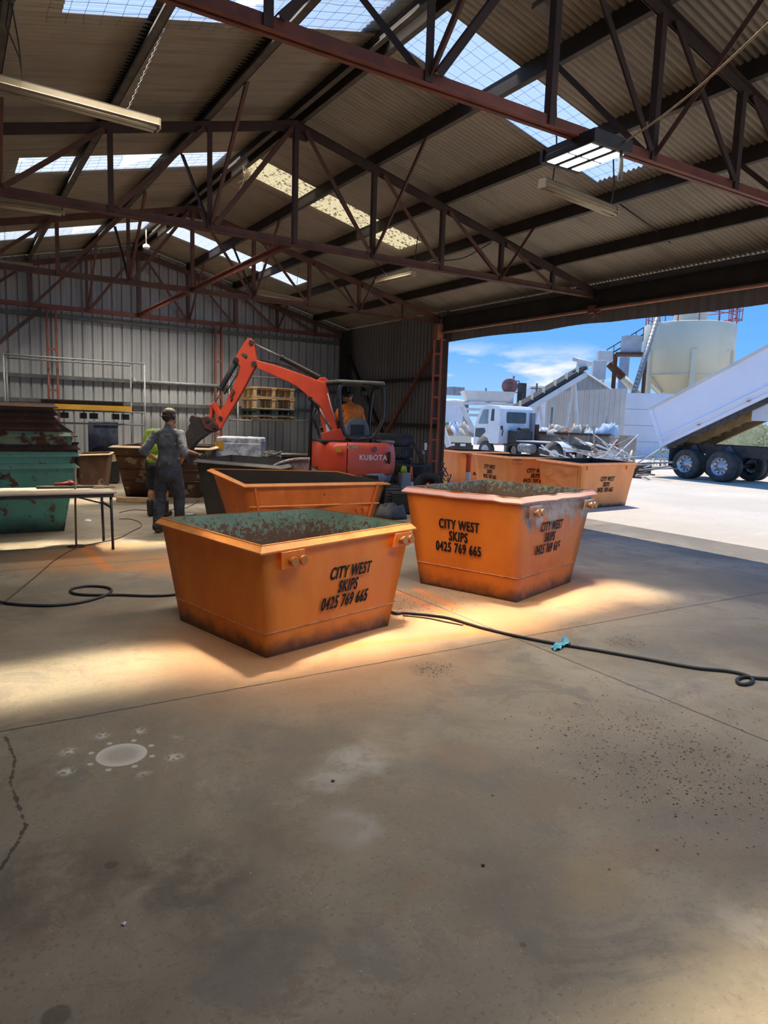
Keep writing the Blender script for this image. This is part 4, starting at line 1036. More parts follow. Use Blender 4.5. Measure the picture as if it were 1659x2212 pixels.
# four-post canopy
def hoop(pts, r, name, mat, n=10): mb = MB(); mb.tube(pts, r, n); return put(mb, name, mat, ex)
def roundpath(pts, r, k=6):
    out = [V(pts[0])]
    for i in range(1, len(pts) - 1):
        a, b, c = V(pts[i - 1]), V(pts[i]), V(pts[i + 1]); d1, d2 = a - b, c - b; m = min(r, d1.length * .45, d2.length * .45)
        p, q = b + d1.normalized() * m, b + d2.normalized() * m
        for j in range(k + 1): t = j / k; out.append(p * (1 - t) ** 2 + b * 2 * t * (1 - t) + q * t * t)
    out.append(V(pts[-1])); return out
yr = -.72
hoop(roundpath([L(-.02, yr - .02, 1.36), L(-.30, yr, 1.38), L(-.40, yr, 1.75), L(-.44, yr + .02, 2.37), L(.0, yr + .03, 2.39)], .16), .036, 'canopy_hoop', pm('hoop_blue_black', (.025, .032, .05), (.04, .05, .075), 6, .35))
hoop(roundpath([L(-.04, yr - .02, 1.36), L(.24, yr, 1.38), L(.42, yr, 1.75), L(.40, yr + .02, 2.36), L(-.02, yr + .03, 2.39)], .16), .036, 'canopy_hoop', M['black'])
yf = .42
hoop(roundpath([L(-.78, yf - .1, .80), L(-.76, yf - .05, 1.5), L(-.70, yf, 2.36), L(-.42, yr + .05, 2.37)], .14), .036, 'canopy_post', M['black'])
hoop(roundpath([L(.44, yf, 1.32), L(.44, yf, 1.7), L(.50, yf, 2.34), L(.42, yr + .05, 2.36)], .14), .036, 'canopy_post', M['black'])
mb = MB(); sec = rounded([(-.70, .44), (.50, .44), (.44, -.76), (-.47, -.76)], .10)
loft(mb, [[L(p.x, p.y, 2.385 - .02) for p in sec], [L(p.x, p.y, 2.40) for p in sec], [L(p.x * .97, p.y * .97, 2.43) for p in sec]])
put(mb, 'canopy_roof', pm('canopy_dusty', (.10, .10, .085), (.15, .145, .125), 5, .7), ex)
mb = MB(); mb.box(L(-.52, .20, 2.28), (.14, .1, .12), R=Matrix.Rotation(-HD, 3, 'Z')); put(mb, 'work_lamp', M['black'], ex, bevel=.02)
mb = MB(); mb.box(L(.30, .40, 2.24), (.14, .1, .12), R=Matrix.Rotation(-HD, 3, 'Z')); put(mb, 'work_lamp', M['black'], ex, bevel=.02)
mb = MB(); mb.box(L(-.02, yr + .02, 1.33), (.34, .10, .22), R=Matrix.Rotation(-HD, 3, 'Z')); mb.box(L(.22, yr + .02, 1.33), (.05, .10, .22), R=Matrix.Rotation(-HD, 3, 'Z')); put(mb, 'hoop_mount', M['hoop'] if 'hoop' in M else M['black'], ex, bevel=.01)
# seat
mb = MB(); RZ = Matrix.Rotation(-HD, 3, 'Z')
sx = [(-.27, 1.40), (-.25, 1.58), (-.17, 1.74), (.13, 1.74), (.21, 1.60), (.23, 1.40)]
sec = rounded(sx, .07, 4)
loft(mb, [[L(p.x + .0, -.50 + .04 * (p.y - 1.4), p.y) for p in sec], [L(p.x, -.44 + .05 * (p.y - 1.4), p.y) for p in sec]]); mb.box(L(-.02, -.22, 1.40), (.48, .5, .14), R=RZ)
put(mb, 'seat', M['kgrey'], ex, bevel=.03)
mb = MB(); mb.box(L(-.02, -.525, 1.52), (.26, .025, .20), R=RZ); put(mb, 'seat_back_pocket', M['black'], ex, bevel=.01)
for s in (-.42, .36):
    mb = MB(); mb.tube([L(s, .02, 1.32), L(s, .06, 1.62), L(s, .10, 1.72)], .016, 8); mb.sphere(L(s, .10, 1.74), .035); put(mb, 'control_lever', M['black'], ex)
# boom and arm, swung out to the side
def dd(x): return 12.95 + (x - 400) * (13.25 - 12.95) / 330
bn = (RGT - V((0, 0, RGT.z))).normalized(); bn = V((-bn.y, bn.x, 0))     # across the boom
def BP(x, y, o=0.0): return at(x, y, dd(x)) + bn * o
def bprism(name, px, half, mat, parent=None, bevel=.012):
    mb = MB(); mb.prism([BP(x, y, -half) for x, y in px], bn * half * 2); return put(mb, name, mat, parent or ex, bevel=bevel)
boom = bprism('boom', [(554, 778), (575, 784), (595, 789), (625, 799), (653, 809), (687, 822), (704, 826), (711, 848), (718, 878), (724, 903), (732, 940), (704, 945), (697, 920), (690, 893), (684, 882), (677, 872), (669, 860), (660, 850), (643, 836), (625, 826), (597, 814), (570, 802), (556, 795)], .095, M['kred'])
bprism('boom_bracket', [(684, 822), (692, 816), (701, 814), (710, 822), (712, 832), (690, 830)], .07, M['kred'])
bprism('boom_label', [(704, 917), (712, 913), (716, 930), (707, 936)], .097, M['white'], bevel=0)
bprism('swing_bracket', [(694, 935), (736, 925), (752, 950), (752, 972), (700, 972)], .13, M['kred'])
mb = MB(); mb.tube([BP(709, 850, -.11), BP(716, 878, -.11), BP(725, 906, -.11)], .011, 6); put(mb, 'boom_hose', M['white'], ex)
for a, b in (((562, 782), (600, 788)), ((600, 788), (628, 797))):
    mb = MB(); mb.tube([BP(*a, -.03) + V((0, 0, .03)), BP((a[0] + b[0]) / 2, (a[1] + b[1]) / 2, -.02) + V((0, 0, .045)), BP(*b, -.03) + V((0, 0, .02))], .017, 6); put(mb, 'boom_hose', M['black'], ex)
arm = bprism('arm', [(529, 741), (535, 733), (542, 731), (549, 736), (551, 748), (553, 764), (556, 776), (554, 792), (549, 799), (532, 832), (510, 872), (490, 905), (478, 926), (470, 928), (463, 919), (474, 895), (484, 878), (500, 846), (512, 818), (519, 790), (512, 783), (510, 773), (516, 762)], .085, M['kred'])
for q, r in (((545, 741), .045), ((513, 778), .042), ((551, 787), .05), ((467, 920), .045), ((479, 903), .035)):
    mb = MB(); mb.cyl(BP(*q, -.115), BP(*q, .115), r, n=18); put(mb, 'pivot_pin', M['rubbish_dark'], arm)
mb = MB(); c = BP(529, 771, -.088); mb.lathe(c, [(.0, 0), (.062, 0), (.066, -.004), (.05, -.006)], axis=-bn, n=22); put(mb, 'arm_hole', M['rubbish_dark'], arm)
for k, q in enumerate(((506, 846), (503, 852), (502, 860))):
    mb = MB(); mb.tube([BP(q[0] - 2, q[1] - 6, -.09), BP(q[0] + 3, q[1], -.105), BP(q[0] - 1, q[1] + 7, -.09)], .012, 6); put(mb, 'arm_hose', M['rubbish_dark'], arm)
def ram(a, m, b, rb, rr, name, off=-.0, mat=None):
    mb = MB(); mb.cyl(BP(*m, off), BP(*b, off), rb, n=16); mb.cyl(BP(m[0] * .94 + b[0] * .06, m[1] * .94 + b[1] * .06, off), BP(*m, off), rb * 1.18, n=16)
    o = put(mb, name, mat or M['black'], ex, bevel=.006)
    mb = MB(); mb.cyl(BP(*a, off), BP(*m, off), rr, n=12); put(mb, 'ram_rod', M['galv'], o)
    mb = MB(); mb.cyl(BP(*b, off - .06), BP(*b, off + .06), rb * 1.15, n=14); put(mb, 'ram_eye', mat or M['black'], o)
ram((547, 742), (607, 771), (696, 819), .052, .022, 'arm_ram')
ram((466, 868), (476, 842), (511, 782), .050, .020, 'bucket_ram', -.02)
ram((716, 928), (690, 880), (672, 862), .035, .018, 'boom_ram', -.12)
mb = MB(); mb.tube([BP(520, 790, -.09), BP(513, 812, -.1), BP(498, 836, -.09), BP(486, 852, -.06)], .013, 6); put(mb, 'arm_hose', M['black'], arm)
for a, b, c in (((684, 874), (676, 900), (684, 925)), ((690, 880), (682, 905), (690, 940))):
    mb = MB(); mb.tube([BP(*a, -.12), BP(*b, -.13), BP(*c, -.10)], .015, 6); put(mb, 'boom_hose', M['black'], ex)
bprism('bucket_link', [(459, 872), (465, 868), (470, 876), (479, 893), (484, 903), (478, 909), (472, 900), (464, 886)], .10, M['kred'])
bprism('bucket_link', [(456, 872), (463, 872), (461, 886), (460, 903), (452, 903), (455, 886)], .075, M['kred'])
bkm = pm('bucket_dark', (.020, .015, .014), (.034, .022, .018), 5, .6, spots=(.07, .03, .022), sscale=5, slo=.62, shi=.7, bump=.3)
bk = bprism('ripper_bucket', [(416, 900), (419, 897), (430, 901), (452, 902), (462, 907), (470, 916), (474, 926), (466, 932), (452, 936), (441, 944), (431, 951), (423, 959), (417, 967), (413, 978), (412, 990), (413, 1003), (406, 990), (397, 978), (392, 962), (394, 950), (400, 940), (409, 930), (414, 922), (410, 924), (416, 914), (413, 908)], .15, bkm)
bprism('bucket_hitch', [(436, 902), (452, 899), (463, 905), (474, 918), (474, 928), (462, 932), (446, 926)], .17, pm('hitch_red', (.10, .02, .018), (.05, .018, .016), 8, .6), bk)
for q in ((453, 908), (467, 921)):
    mb = MB(); mb.cyl(BP(*q, -.19), BP(*q, .19), .04, n=14); put(mb, 'hitch_pin', M['rubbish_dark'], bk)
# ================================================================== PEOPLE
def hand(mb, wrist, fwd, palm, s=1.0, curl=.5, side=1):
    """palm slab, four bent fingers and a thumb; palm = direction the palm faces"""
    f = V(fwd).normalized(); p = (V(palm) - f * V(palm).dot(f)).normalized(); w = f.cross(p) * side
    wr = V(wrist)
    for k in (-1, -.33, .33, 1):
        mb.cap(wr + w * k * .014 * s, wr + f * .085 * s + w * k * .030 * s, .014 * s, .013 * s, 8)
    for k, ln in ((-1, .062), (-.36, .075), (.33, .080), (1, .070)):
        a = wr + f * .088 * s + w * k * .031 * s; b = a + (f * cos(curl * .6) + p * sin(curl * .6)) * ln * .5 * s; c = b + (f * cos(curl * 1.7) + p * sin(curl * 1.7)) * ln * .55 * s
        mb.cap(a, b, .0095 * s, .009 * s, 8); mb.cap(b, c, .009 * s, .0075 * s, 8)
    a = wr + f * .03 * s + w * .030 * s; b = a + (f * .55 + w * .75 + p * .25).normalized() * .045 * s; c = b + (f * .85 + w * .3 + p * .4).normalized() * .035 * s
    mb.cap(a, b, .012 * s, .0105 * s, 8); mb.cap(b, c, .0105 * s, .009 * s, 8)
def head(mb, c, face, up=(0, 0, 1)):
    """skull, jaw, nose, ears, brow around centre c looking along face"""
    f = V(face).normalized(); u = (V(up) - f * V(up).dot(f)).normalized(); r = f.cross(u)
    R = Matrix((r, f, u)).transposed()
    P = lambda x, y, z: V(c) + r * x + f * y + u * z
    mb.sphere(P(0, -.012, .03), (.076, .095, .085), 16, 12, R=R); mb.sphere(P(0, .022, -.035), (.060, .072, .075), 14, 10, R=R)
    mb.sphere(P(0, .052, -.085), (.036, .034, .026), 10, 8, R=R); mb.cap(P(0, .092, .012), P(0, .110, -.022), .011, .016, 8)
    mb.sphere(P(0, .086, .026), (.05, .018, .012), 10, 6, R=R); mb.sphere(P(0, .090, -.052), (.026, .012, .010), 10, 6, R=R)
    for s in (-1, 1):
        mb.sphere(P(s * .080, -.008, -.004), (.012, .022, .034), 10, 8, R=R); mb.sphere(P(s * .030, .086, .006), (.016, .010, .010), 8, 6, R=R); mb.sphere(P(s * .045, .062, -.03), (.024, .028, .03), 8, 6, R=R)
    return P, R
# --- worker in dark overalls and grey shirt, seen from behind, hands on hips
pl = onz(357, 1152)
man = thing('person', 'person in a grey rolled-sleeve shirt and dark navy trousers, hands on hips, seen from behind', 'person', (pl.x + .06, pl.y + .02, 0), -radians(33))
mb = MB()
hips, chest, neck, hd = (0, 0, .93), (0, .02, 1.34), (0, .015, 1.50), V((.005, .045, 1.665))
mb.sphere((0, 0, .95), (.165, .115, .13)); mb.sphere((0, .01, 1.12), (.15, .105, .17)); mb.sphere((0, .015, 1.32), (.185, .115, .17)); mb.cap((-.11, .015, 1.42), (.11, .015, 1.42), .075, .075); mb.cap((0, .01, 1.45), (0, .035, 1.58), .06, .055)
P, R = head(mb, hd, (.45, .9, -.05))
LA = [(-.170, .01, 1.42), (-.325, -.10, 1.17), (-.165, .075, 1.03)]
RA = [(.170, .01, 1.42), (.265, -.14, 1.17), (.155, .045, 1.02)]
for A3 in (LA, RA):
    mb.cap(A3[0], A3[1], .056, .044); mb.cap(A3[1], A3[2], .043, .029)
hand(mb, LA[2], (.55, .60, -.45), (.75, -.2, -.2), side=-1, curl=.7); hand(mb, RA[2], (-.5, .62, -.48), (-.75, -.2, -.2), side=1, curl=.7)
LL = [(-.09, 0, .92), (-.135, .04, .50), (-.155, -.02, .09)]
RL = [(.09, 0, .92), (.125, .09, .51), (.13, .10, .09)]
for A3 in (LL, RL): mb.cap(A3[0], A3[1], .085, .058); mb.cap(A3[1], A3[2], .055, .038); mb.cap(A3[2], V(A3[2]) + V((0, .13, -.045)), .036, .036)
fuse(mb, 'body', M['skin'], man, .0075, 5)
mb = MB()
mb.sphere((0, 0, 1.02), (.178, .130, .16)); mb.sphere((0, .01, 1.15), (.156, .120, .18)); mb.sphere((0, .012, 1.31), (.178, .130, .19)); mb.cap((-.11, .01, 1.425), (.11, .01, 1.425), .080, .080); mb.cap((0, .0, 1.46), (0, .02, 1.515), .082, .070)
for A3 in (LA, RA):
    a, b, c = V(A3[0]), V(A3[1]), V(A3[2]); mb.cap(a, a.lerp(b, .98), .074, .062); mb.cap(b, b.lerp(c, .12), .060, .056)
fuse(mb, 'shirt', M['greyshirt'], man, .010, 4, .035, .10)
mb = MB()
mb.sphere((0, 0, .90), (.172, .138, .14)); mb.sphere((0, -.03, .86), (.155, .12, .12)); mb.cap((0, 0, .93), (0, .0, 1.02), .140, .135)
for A3, e in ((LL, 1), (RL, 1)):
    a, b, c = [V(q) for q in A3]; mb.cap(a, b, .102, .084); mb.cap(b, c + V((0, 0, .0)), .082, .074)
fuse(mb, 'trousers', M['navy'], man, .010, 4, .04, .13)
mb = MB(); mb.sphere(P(0, -.016, .045), (.082, .101, .080), 16, 10, R=R); mb.sphere(P(0, -.06, .0), (.073, .055, .07), 12, 8, R=R)
fuse(mb, 'hair', M['hair'], man, .008, 3, .012, .03)
mb = MB(); mb.sphere(P(0, -.006, .075), (.084, .10, .058), 18, 10, R=R); mb.sphere(P(0, .085, .062), (.065, .06, .010), 12, 6, R=R); fuse(mb, 'cap', pm('cap_cloth', (.16, .13, .11), (.10, .085, .075), 10, .8), man, .007, 3)
mb = MB()
mb.tube([P(x, y, z) for x, y, z in ((-.088, -.03, .0), (-.06, -.095, .005), (0, -.118, .008), (.06, -.095, .005), (.088, -.03, 0))], .009, 8)
for s in (-1, 1): mb.sphere(P(s * .089, -.012, -.002), (.017, .034, .042), 12, 8, R=R)
put(mb, 'ear_defenders', M['black'], man, world=False)
for nm, A3 in (('boot', LL), ('boot', RL)):
    c = V(A3[2]); mb = MB(); mb.cap(c + V((0, -.01, .10)), c + V((0, 0, -.02)), .056, .055); mb.cap(c + V((0, -.02, -.045)), c + V((0, .15, -.052)), .046, .046); mb.sphere(c + V((0, .06, -.03)), (.05, .1, .045))
    mb.v = [V((p.x, p.y, max(p.z, .003))) for p in mb.v]; fuse(mb, nm, M['boot'], man, .009, 4)
# --- worker in lime shirt and shorts, mostly hidden behind him
pl = onz(318, 1117)
g = thing('person', 'person in a lime shirt and black shorts, gloved hand pointing, half hidden', 'person', (pl.x + .17, pl.y + .03, 0), -radians(42))
mb = MB(); hd = V((.10, .30, 1.55))
mb.sphere((0, 0, .92), (.16, .115, .13)); mb.sphere((0, .06, 1.10), (.15, .11, .17)); mb.sphere((0, .12, 1.28), (.18, .115, .16)); mb.cap((-.11, .13, 1.38), (.11, .13, 1.38), .072, .072); mb.cap((.02, .16, 1.40), (.08, .27, 1.49), .058, .053)
P, R = head(mb, hd, (.3, .9, -.2))
LA = [(-.19, .13, 1.37), (-.26, .10, 1.09), (-.17, .26, .93)]; RA = [(.19, .14, 1.37), (.33, .22, 1.13), (.50, .42, 1.05)]
for A3 in (LA, RA): mb.cap(A3[0], A3[1], .054, .043); mb.cap(A3[1], A3[2], .042, .029)
hand(mb, LA[2], (.2, .6, -.6), (.8, 0, -.2), side=-1); hand(mb, RA[2], (.75, .62, -.12), (-.2, .1, -1), side=-1, curl=.5)
LL = [(-.09, 0, .90), (-.10, .05, .50), (-.115, -.01, .10)]; RL = [(.09, 0, .90), (.11, .08, .50), (.125, .05, .10)]
for A3 in (LL, RL): mb.cap(A3[0], A3[1], .084, .058); mb.cap(A3[1], V(A3[1]).lerp(V(A3[2]), .35) + V((0, -.02, 0)), .056, .060); mb.cap(V(A3[1]).lerp(V(A3[2]), .35) + V((0, -.02, 0)), A3[2], .058, .037); mb.cap(A3[2], V(A3[2]) + V((0, .13, -.05)), .036, .036)
fuse(mb, 'body', M['skin'], g, .0075, 5)
mb = MB(); mb.sphere((0, .02, .93), (.200, .155, .13)); mb.sphere((0, .06, 1.10), (.18, .14, .19)); mb.sphere((0, .11, 1.28), (.20, .135, .17)); mb.cap((-.13, .13, 1.385), (.13, .13, 1.385), .082, .082)
for A3 in (LA, RA): a, b = V(A3[0]), V(A3[1]); mb.cap(a, a.lerp(b, .6), .082, .078)
fuse(mb, 'shirt', M['hivis_green'], g, .010, 4, .03, .11)
mb = MB(); mb.sphere((0, 0, .84), (.185, .145, .13))
for A3 in (LL, RL): a, b = V(A3[0]), V(A3[1]); mb.cap(a, a.lerp(b, .98), .112, .098)
fuse(mb, 'shorts', pm('black_shorts', (.016, .017, .022), (.03, .03, .036), 8, .85), g, .010, 4, .03, .12)
mb = MB(); mb.sphere(P(0, -.012, .05), (.083, .102, .078), 16, 10, R=R); fuse(mb, 'hair', M['hair'], g, .008, 3)
mb = MB(); hand(mb, RA[2], (.75, .62, -.12), (-.2, .1, -1), side=-1, curl=.5, s=1.18); fuse(mb, 'glove', M['black'], g, .007, 3)
for A3 in (LL, RL):
    c = V(A3[2]); mb = MB(); mb.cap(c + V((0, -.01, .14)), c + V((0, 0, -.02)), .060, .055); mb.cap(c + V((0, -.02, -.052)), c + V((0, .15, -.058)), .046, .046)
    mb.v = [V((p.x, p.y, max(p.z, .003))) for p in mb.v]; fuse(mb, 'boot', M['black'], g, .009, 4)
# --- operator in the cab seat
og = thing('person', 'seated person in an orange shirt and dark cap, driving the red excavator', 'person', tuple(L(-.06, -.24, 1.46)), -HD + radians(14))
mb = MB(); hd = V((-.03, .16, .66)); b0 = V((0, 0, 0))
mb.sphere((0, .0, .06), (.17, .13, .12)); mb.sphere((-.01, .0, .22), (.16, .115, .17)); mb.sphere((-.02, .03, .38), (.19, .12, .15)); mb.cap((-.13, .05, .46), (.10, .05, .46), .072, .072); mb.cap((-.02, .06, .48), (-.03, .12, .60), .058, .053)
P, R = head(mb, hd, (-.38, .9, -.22))
LA = [(-.205, .05, .45), (-.335, .16, .20), (-.42, .36, .10)]; RA = [(.17, .05, .45), (.30, .14, .20), (.34, .36, .13)]
for A3 in (LA, RA): mb.cap(A3[0], A3[1], .055, .044); mb.cap(A3[1], A3[2], .043, .029)
hand(mb, LA[2], (-.1, .8, -.2), (0, -.2, -1), side=-1, curl=1.1); hand(mb, RA[2], (.1, .8, -.1), (0, -.2, -1), side=1, curl=1.1)
for s in (-1, 1): mb.cap((s * .09, .02, .04), (s * .15, .44, .06), .085, .06); mb.cap((s * .15, .44, .06), (s * .15, .50, -.10), .056, .05)
fuse(mb, 'body', M['skin'], og, .0075, 5)
mb = MB(); mb.sphere((0, .0, .10), (.185, .145, .13)); mb.sphere((-.01, .0, .24), (.180, .135, .18)); mb.sphere((-.02, .025, .38), (.205, .135, .16)); mb.cap((-.15, .05, .465), (.12, .05, .465), .083, .083); mb.cap((-.02, .05, .49), (-.025, .09, .55), .078, .066)
for A3 in (LA, RA): a, b, c = [V(q) for q in A3]; mb.cap(a, b, .080, .066); mb.cap(b, b.lerp(c, .8), .064, .046)
fuse(mb, 'shirt', M['hivis_orange'], og, .010, 4, .035, .09)
mb = MB(); a, b, c = [V(q) for q in LA]; mb.cap(b.lerp(c, .45), b.lerp(c, .62), .064, .060); fuse(mb, 'cuff_band', M['reflect'], og, .009, 3)
mb = MB(); mb.sphere((0, .02, .03), (.18, .15, .09))
for s in (-1, 1): mb.cap((s * .09, .02, .04), (s * .15, .44, .06), .10, .08); mb.cap((s * .15, .44, .06), (s * .15, .50, -.12), .078, .07)
fuse(mb, 'trousers', M['navy'], og, .010, 4)
mb = MB(); mb.sphere(P(0, -.012, .045), (.086, .106, .082), 16, 10, R=R); mb.sphere(P(0, .10, .045), (.066, .07, .010), 12, 6, R=R); fuse(mb, 'cap', M['black'], og, .007, 3)
mb = MB(); mb.sphere(P(0, .040, -.07), (.060, .062, .052), 14, 10, R=R); fuse(mb, 'beard', M['hair'], og, .008, 2)

# ================================================================== TABLE, STAKE, STORES BY THE BACK WALL
tz = .735
f1 = onz(252, 1062, tz); b1 = onz(238, 1047, tz); ty0, ty1 = f1.y, f1.y + .72; tx1 = f1.x
t = thing('trestle_table', 'long pale-topped folding table in front of the teal skip stack', 'table', (tx1 - .9, (ty0 + ty1) / 2, 0))
mb = MB(); mb.box((tx1 - 1.05, (ty0 + ty1) / 2, tz - .012), (2.1, .72, .024)); put(mb, 'tabletop', pm('pale_board', (.60, .50, .38), (.50, .41, .30), 3, .6, spots=(.35, .26, .18), sscale=6, slo=.66, shi=.74), t, bevel=.006)
mb = MB()
for y in (ty0 + .03, ty1 - .03): mb.beam((tx1 - 2.05, y, tz - .045), (tx1 - .03, y, tz - .045), .03, .045)
for x in (tx1 - .08, tx1 - 2.0): mb.beam((x, ty0 + .03, tz - .045), (x, ty1 - .03, tz - .045), .03, .045)
put(mb, 'frame', M['rubbish_dark'], t)
for x, y in ((tx1 - .06, ty0 + .05), (tx1 - .06, ty1 - .05), (tx1 - 2.0, ty0 + .05), (tx1 - 2.0, ty1 - .05)):
    mb = MB(); mb.tube([(x, y, tz - .05), (x + .015, y, .0)], .017, 10); lg = put(mb, 'leg', M['black'], t)
mb = MB(); mb.beam((tx1 - .06, ty0 + .05, tz - .20), (tx1 - .06, ty1 - .05, tz - .20), .022, .022); mb.beam((tx1 - .06, ty0 + .35, tz - .2), (tx1 - .55, ty0 + .35, tz - .05), .018, .018); put(mb, 'leg_brace', M['rubbish_dark'], t)
def on_table(px, py): return onz(px, py, tz + .002)
def blob(name, label, cat, pts, h, mat, seed=0, **kw):
    """low crumpled lump over a plan outline"""
    rnd = random.Random(seed); n = len(pts); c = sum((V(p) for p in pts), V()) / n; mb = MB(); rings = []
    for k, (s, z) in enumerate(((1.0, 0.0), (.97, .35), (.72, .9), (.35, 1.0))):
        rings.append([c + (V(p) - c) * (s * rnd.uniform(.86, 1.06) if k else 1) + V((0, 0, h * z * rnd.uniform(.65, 1.15))) for p in pts])
    loft(mb, rings, sm=True); return put(mb, name, mat, label=label, cat=cat, **kw)
def quadpts(cx, cy, rx, ry, n=12, wob=.2, seed=0, z=0):
    rnd = random.Random(seed); return [V((cx + cos(2 * pi * i / n) * rx * rnd.uniform(1 - wob, 1 + wob), cy + sin(2 * pi * i / n) * ry * rnd.uniform(1 - wob, 1 + wob), z)) for i in range(n)]
c = on_table(222, 1054); blob('work_glove', 'dark brown crumpled glove on the table end', 'glove', quadpts(c.x, c.y, .14, .07, seed=2, z=c.z), .03, M['timber_dark'], 2)
c = on_table(150, 1050); blob('rag', 'grey-brown rag lying flat on the table beside the stake', 'rag', quadpts(c.x, c.y, .17, .07, seed=5, z=c.z), .02, M['dust_grey'], 3)
tcx, tcy = tx1 - .42, ty1 - .16
mb = MB(); mb.beam((tcx - .42, tcy + .03, tz + .0145), (tcx + .36, tcy - .02, tz + .0145), .12, .028); put(mb, 'tool_tray', M['rubbish_dark'], bevel=.004, label='flat dark steel tray of tools at the far edge of the table', cat='tray')
zt0 = tz + .030
mb = MB(); mb.tube([V((tcx - .22, tcy + .01, zt0 + .02)), V((tcx - .10, tcy + .02, zt0 + .024)), V((tcx - .03, tcy + .02, zt0 + .034)), V((tcx + .06, tcy, zt0 + .02))], [.016, .022, .032, .016], 8); mb.cyl((tcx - .03, tcy + .02, zt0), (tcx - .03, tcy + .02, zt0 + .07), .022)
put(mb, 'hand_grinder', pm('tool_red', (.40, .05, .04), (.25, .03, .03), 6, .5), label='small red hand tool lying on the tool tray', cat='tool')
# stake with a foot plate
q0 = onz(165, 1181); ln = (onY(165, 1006, q0.y).z)
st = thing('marker_stake', 'thin upright timber stake with a round foot plate, in front of the table', 'stake', tuple(q0))
mb = MB(); mb.tube([q0, q0 + V((.0, 0, ln * .5)), q0 + V((.012, 0, ln))], .013, 8); put(mb, 'pole', pm('stake_timber', (.30, .22, .13), (.22, .16, .10), 8, .8, spots=(.5, .16, .05), sscale=4, slo=.6, shi=.7), st)
mb = MB(); mb.lathe(q0, [(0, .014), (.10, .012), (.105, .002), (0, 0)], n=24); put(mb, 'foot_plate', M['rust_dark'], st)
# galvanised pipe rack along the back wall
def rack(name, label, cat, ups, rails, r=.019):
    t = thing(name, label, cat, tuple(V((ups[0][0], ups[0][1], 0))))
    for x, y, z in ups:
        mb = MB(); mb.cyl((x, y, 0), (x, y, z), r, n=12); mb.sphere((x, y, z), r * 1.25, 10, 6); put(mb, 'upright', M['galv'], t)
    for a, b in rails:
        mb = MB(); mb.cyl(a, b, r, n=12); put(mb, 'rail', M['galv'], t)
    return t
rk = rack('pipe_rack', 'long galvanised pipe rack on the back wall, carrying the yellow beam', 'rack', [(1.08, 17.3, 2.86), (4.02, 17.3, 2.86), (3.80, 17.75, 2.86), (1.16, 17.75, 2.86)],
          [((1.08, 17.3, 2.86), (4.02, 17.3, 2.86)), ((1.16, 17.75, 2.82), (3.80, 17.75, 2.82)), ((1.08, 17.3, 1.71), (4.02, 17.3, 1.71)), ((1.08, 17.55, 1.42), (4.0, 17.3, 1.42)), ((3.8, 17.75, 1.71), (4.02, 17.3, 1.71)), ((1.08, 17.3, 1.71), (1.16, 17.75, 1.71))])
mb = MB(); mb.cyl((3.86, 17.60, 2.45), (6.05, 17.60, 2.45), .045, n=14); mb.sphere((3.86, 17.60, 2.45), .05); mb.cyl((3.86, 17.6, 2.45), (3.86, 17.75, 2.58), .03); put(mb, 'pipe', M['galv'], label='thick galvanised pipe lying level along the back wall at man height', cat='pipe')
a, b = onY(75, 875, 17.1), onY(285, 888, 17.1)
mb = MB(); mb.beam((a.x, 17.1, 1.79), (b.x, 17.1, 1.79), .02, .115); mb.beam((a.x, 17.17, 1.74), (b.x, 17.17, 1.74), .14, .015); mb.beam((a.x, 17.17, 1.84), (b.x, 17.17, 1.84), .14, .015); put(mb, 'steel_beam', M['yellow'], label='yellow steel beam lying on the pipe rack above the skip stack', cat='beam')
mb = MB(); mb.beam((a.x + .15, 17.34, 1.86), (b.x - .15, 17.34, 1.86), .12, .16); mb.beam((a.x + .15, 17.28, 1.94), (b.x - .15, 17.28, 1.94), .2, .014); put(mb, 'steel_beam', M['rubbish_dark'], label='dark steel beam lying behind the yellow one on the rack', cat='beam')
for k, (u, w) in enumerate(((1.90, .16), (2.30, .13), (2.52, .16), (3.0, .14), (3.22, .15))):
    mb = MB(); mb.box((u + .35, 17.32, 1.60), (w, .2, .13)); mb.box((u + .35, 17.215, 1.60), (w * .7, .01, .09))
    put(mb, 'steel_offcut', M['black'], bevel=.008, label='short black offcut under the yellow beam, number %s from the skip stack' % ('one', 'two', 'three', 'four', 'five')[k], cat='offcut', group='steel offcuts on the rack')
mb = MB(); o = onY(225, 905, 17.6)
mb.box((3.15, 17.72, .74), (.66, .06, 1.46)); mb.box((3.15, 17.68, 1.40), (.7, .03, .05)); mb.box((2.86, 17.67, .8), (.12, .03, 1.2)); put(mb, 'upright_panel', pm('dark_blue_panel', (.035, .045, .075), (.10, .12, .17), 5, .4), bevel=.01, label='dark blue upright panel leaning on the back wall behind the rusty skip', cat='panel')
mb = MB(); mb.box((1.95, 17.75, .95), (1.3, .06, .05)); mb.box((2.2, 17.70, .85), (.16, .02, .03)); mb.box((1.95, 17.78, .52), (1.25, .05, .8)); put(mb, 'work_bench', M['purlin'], label='dark low bench against the back wall behind the skip stack', cat='bench')
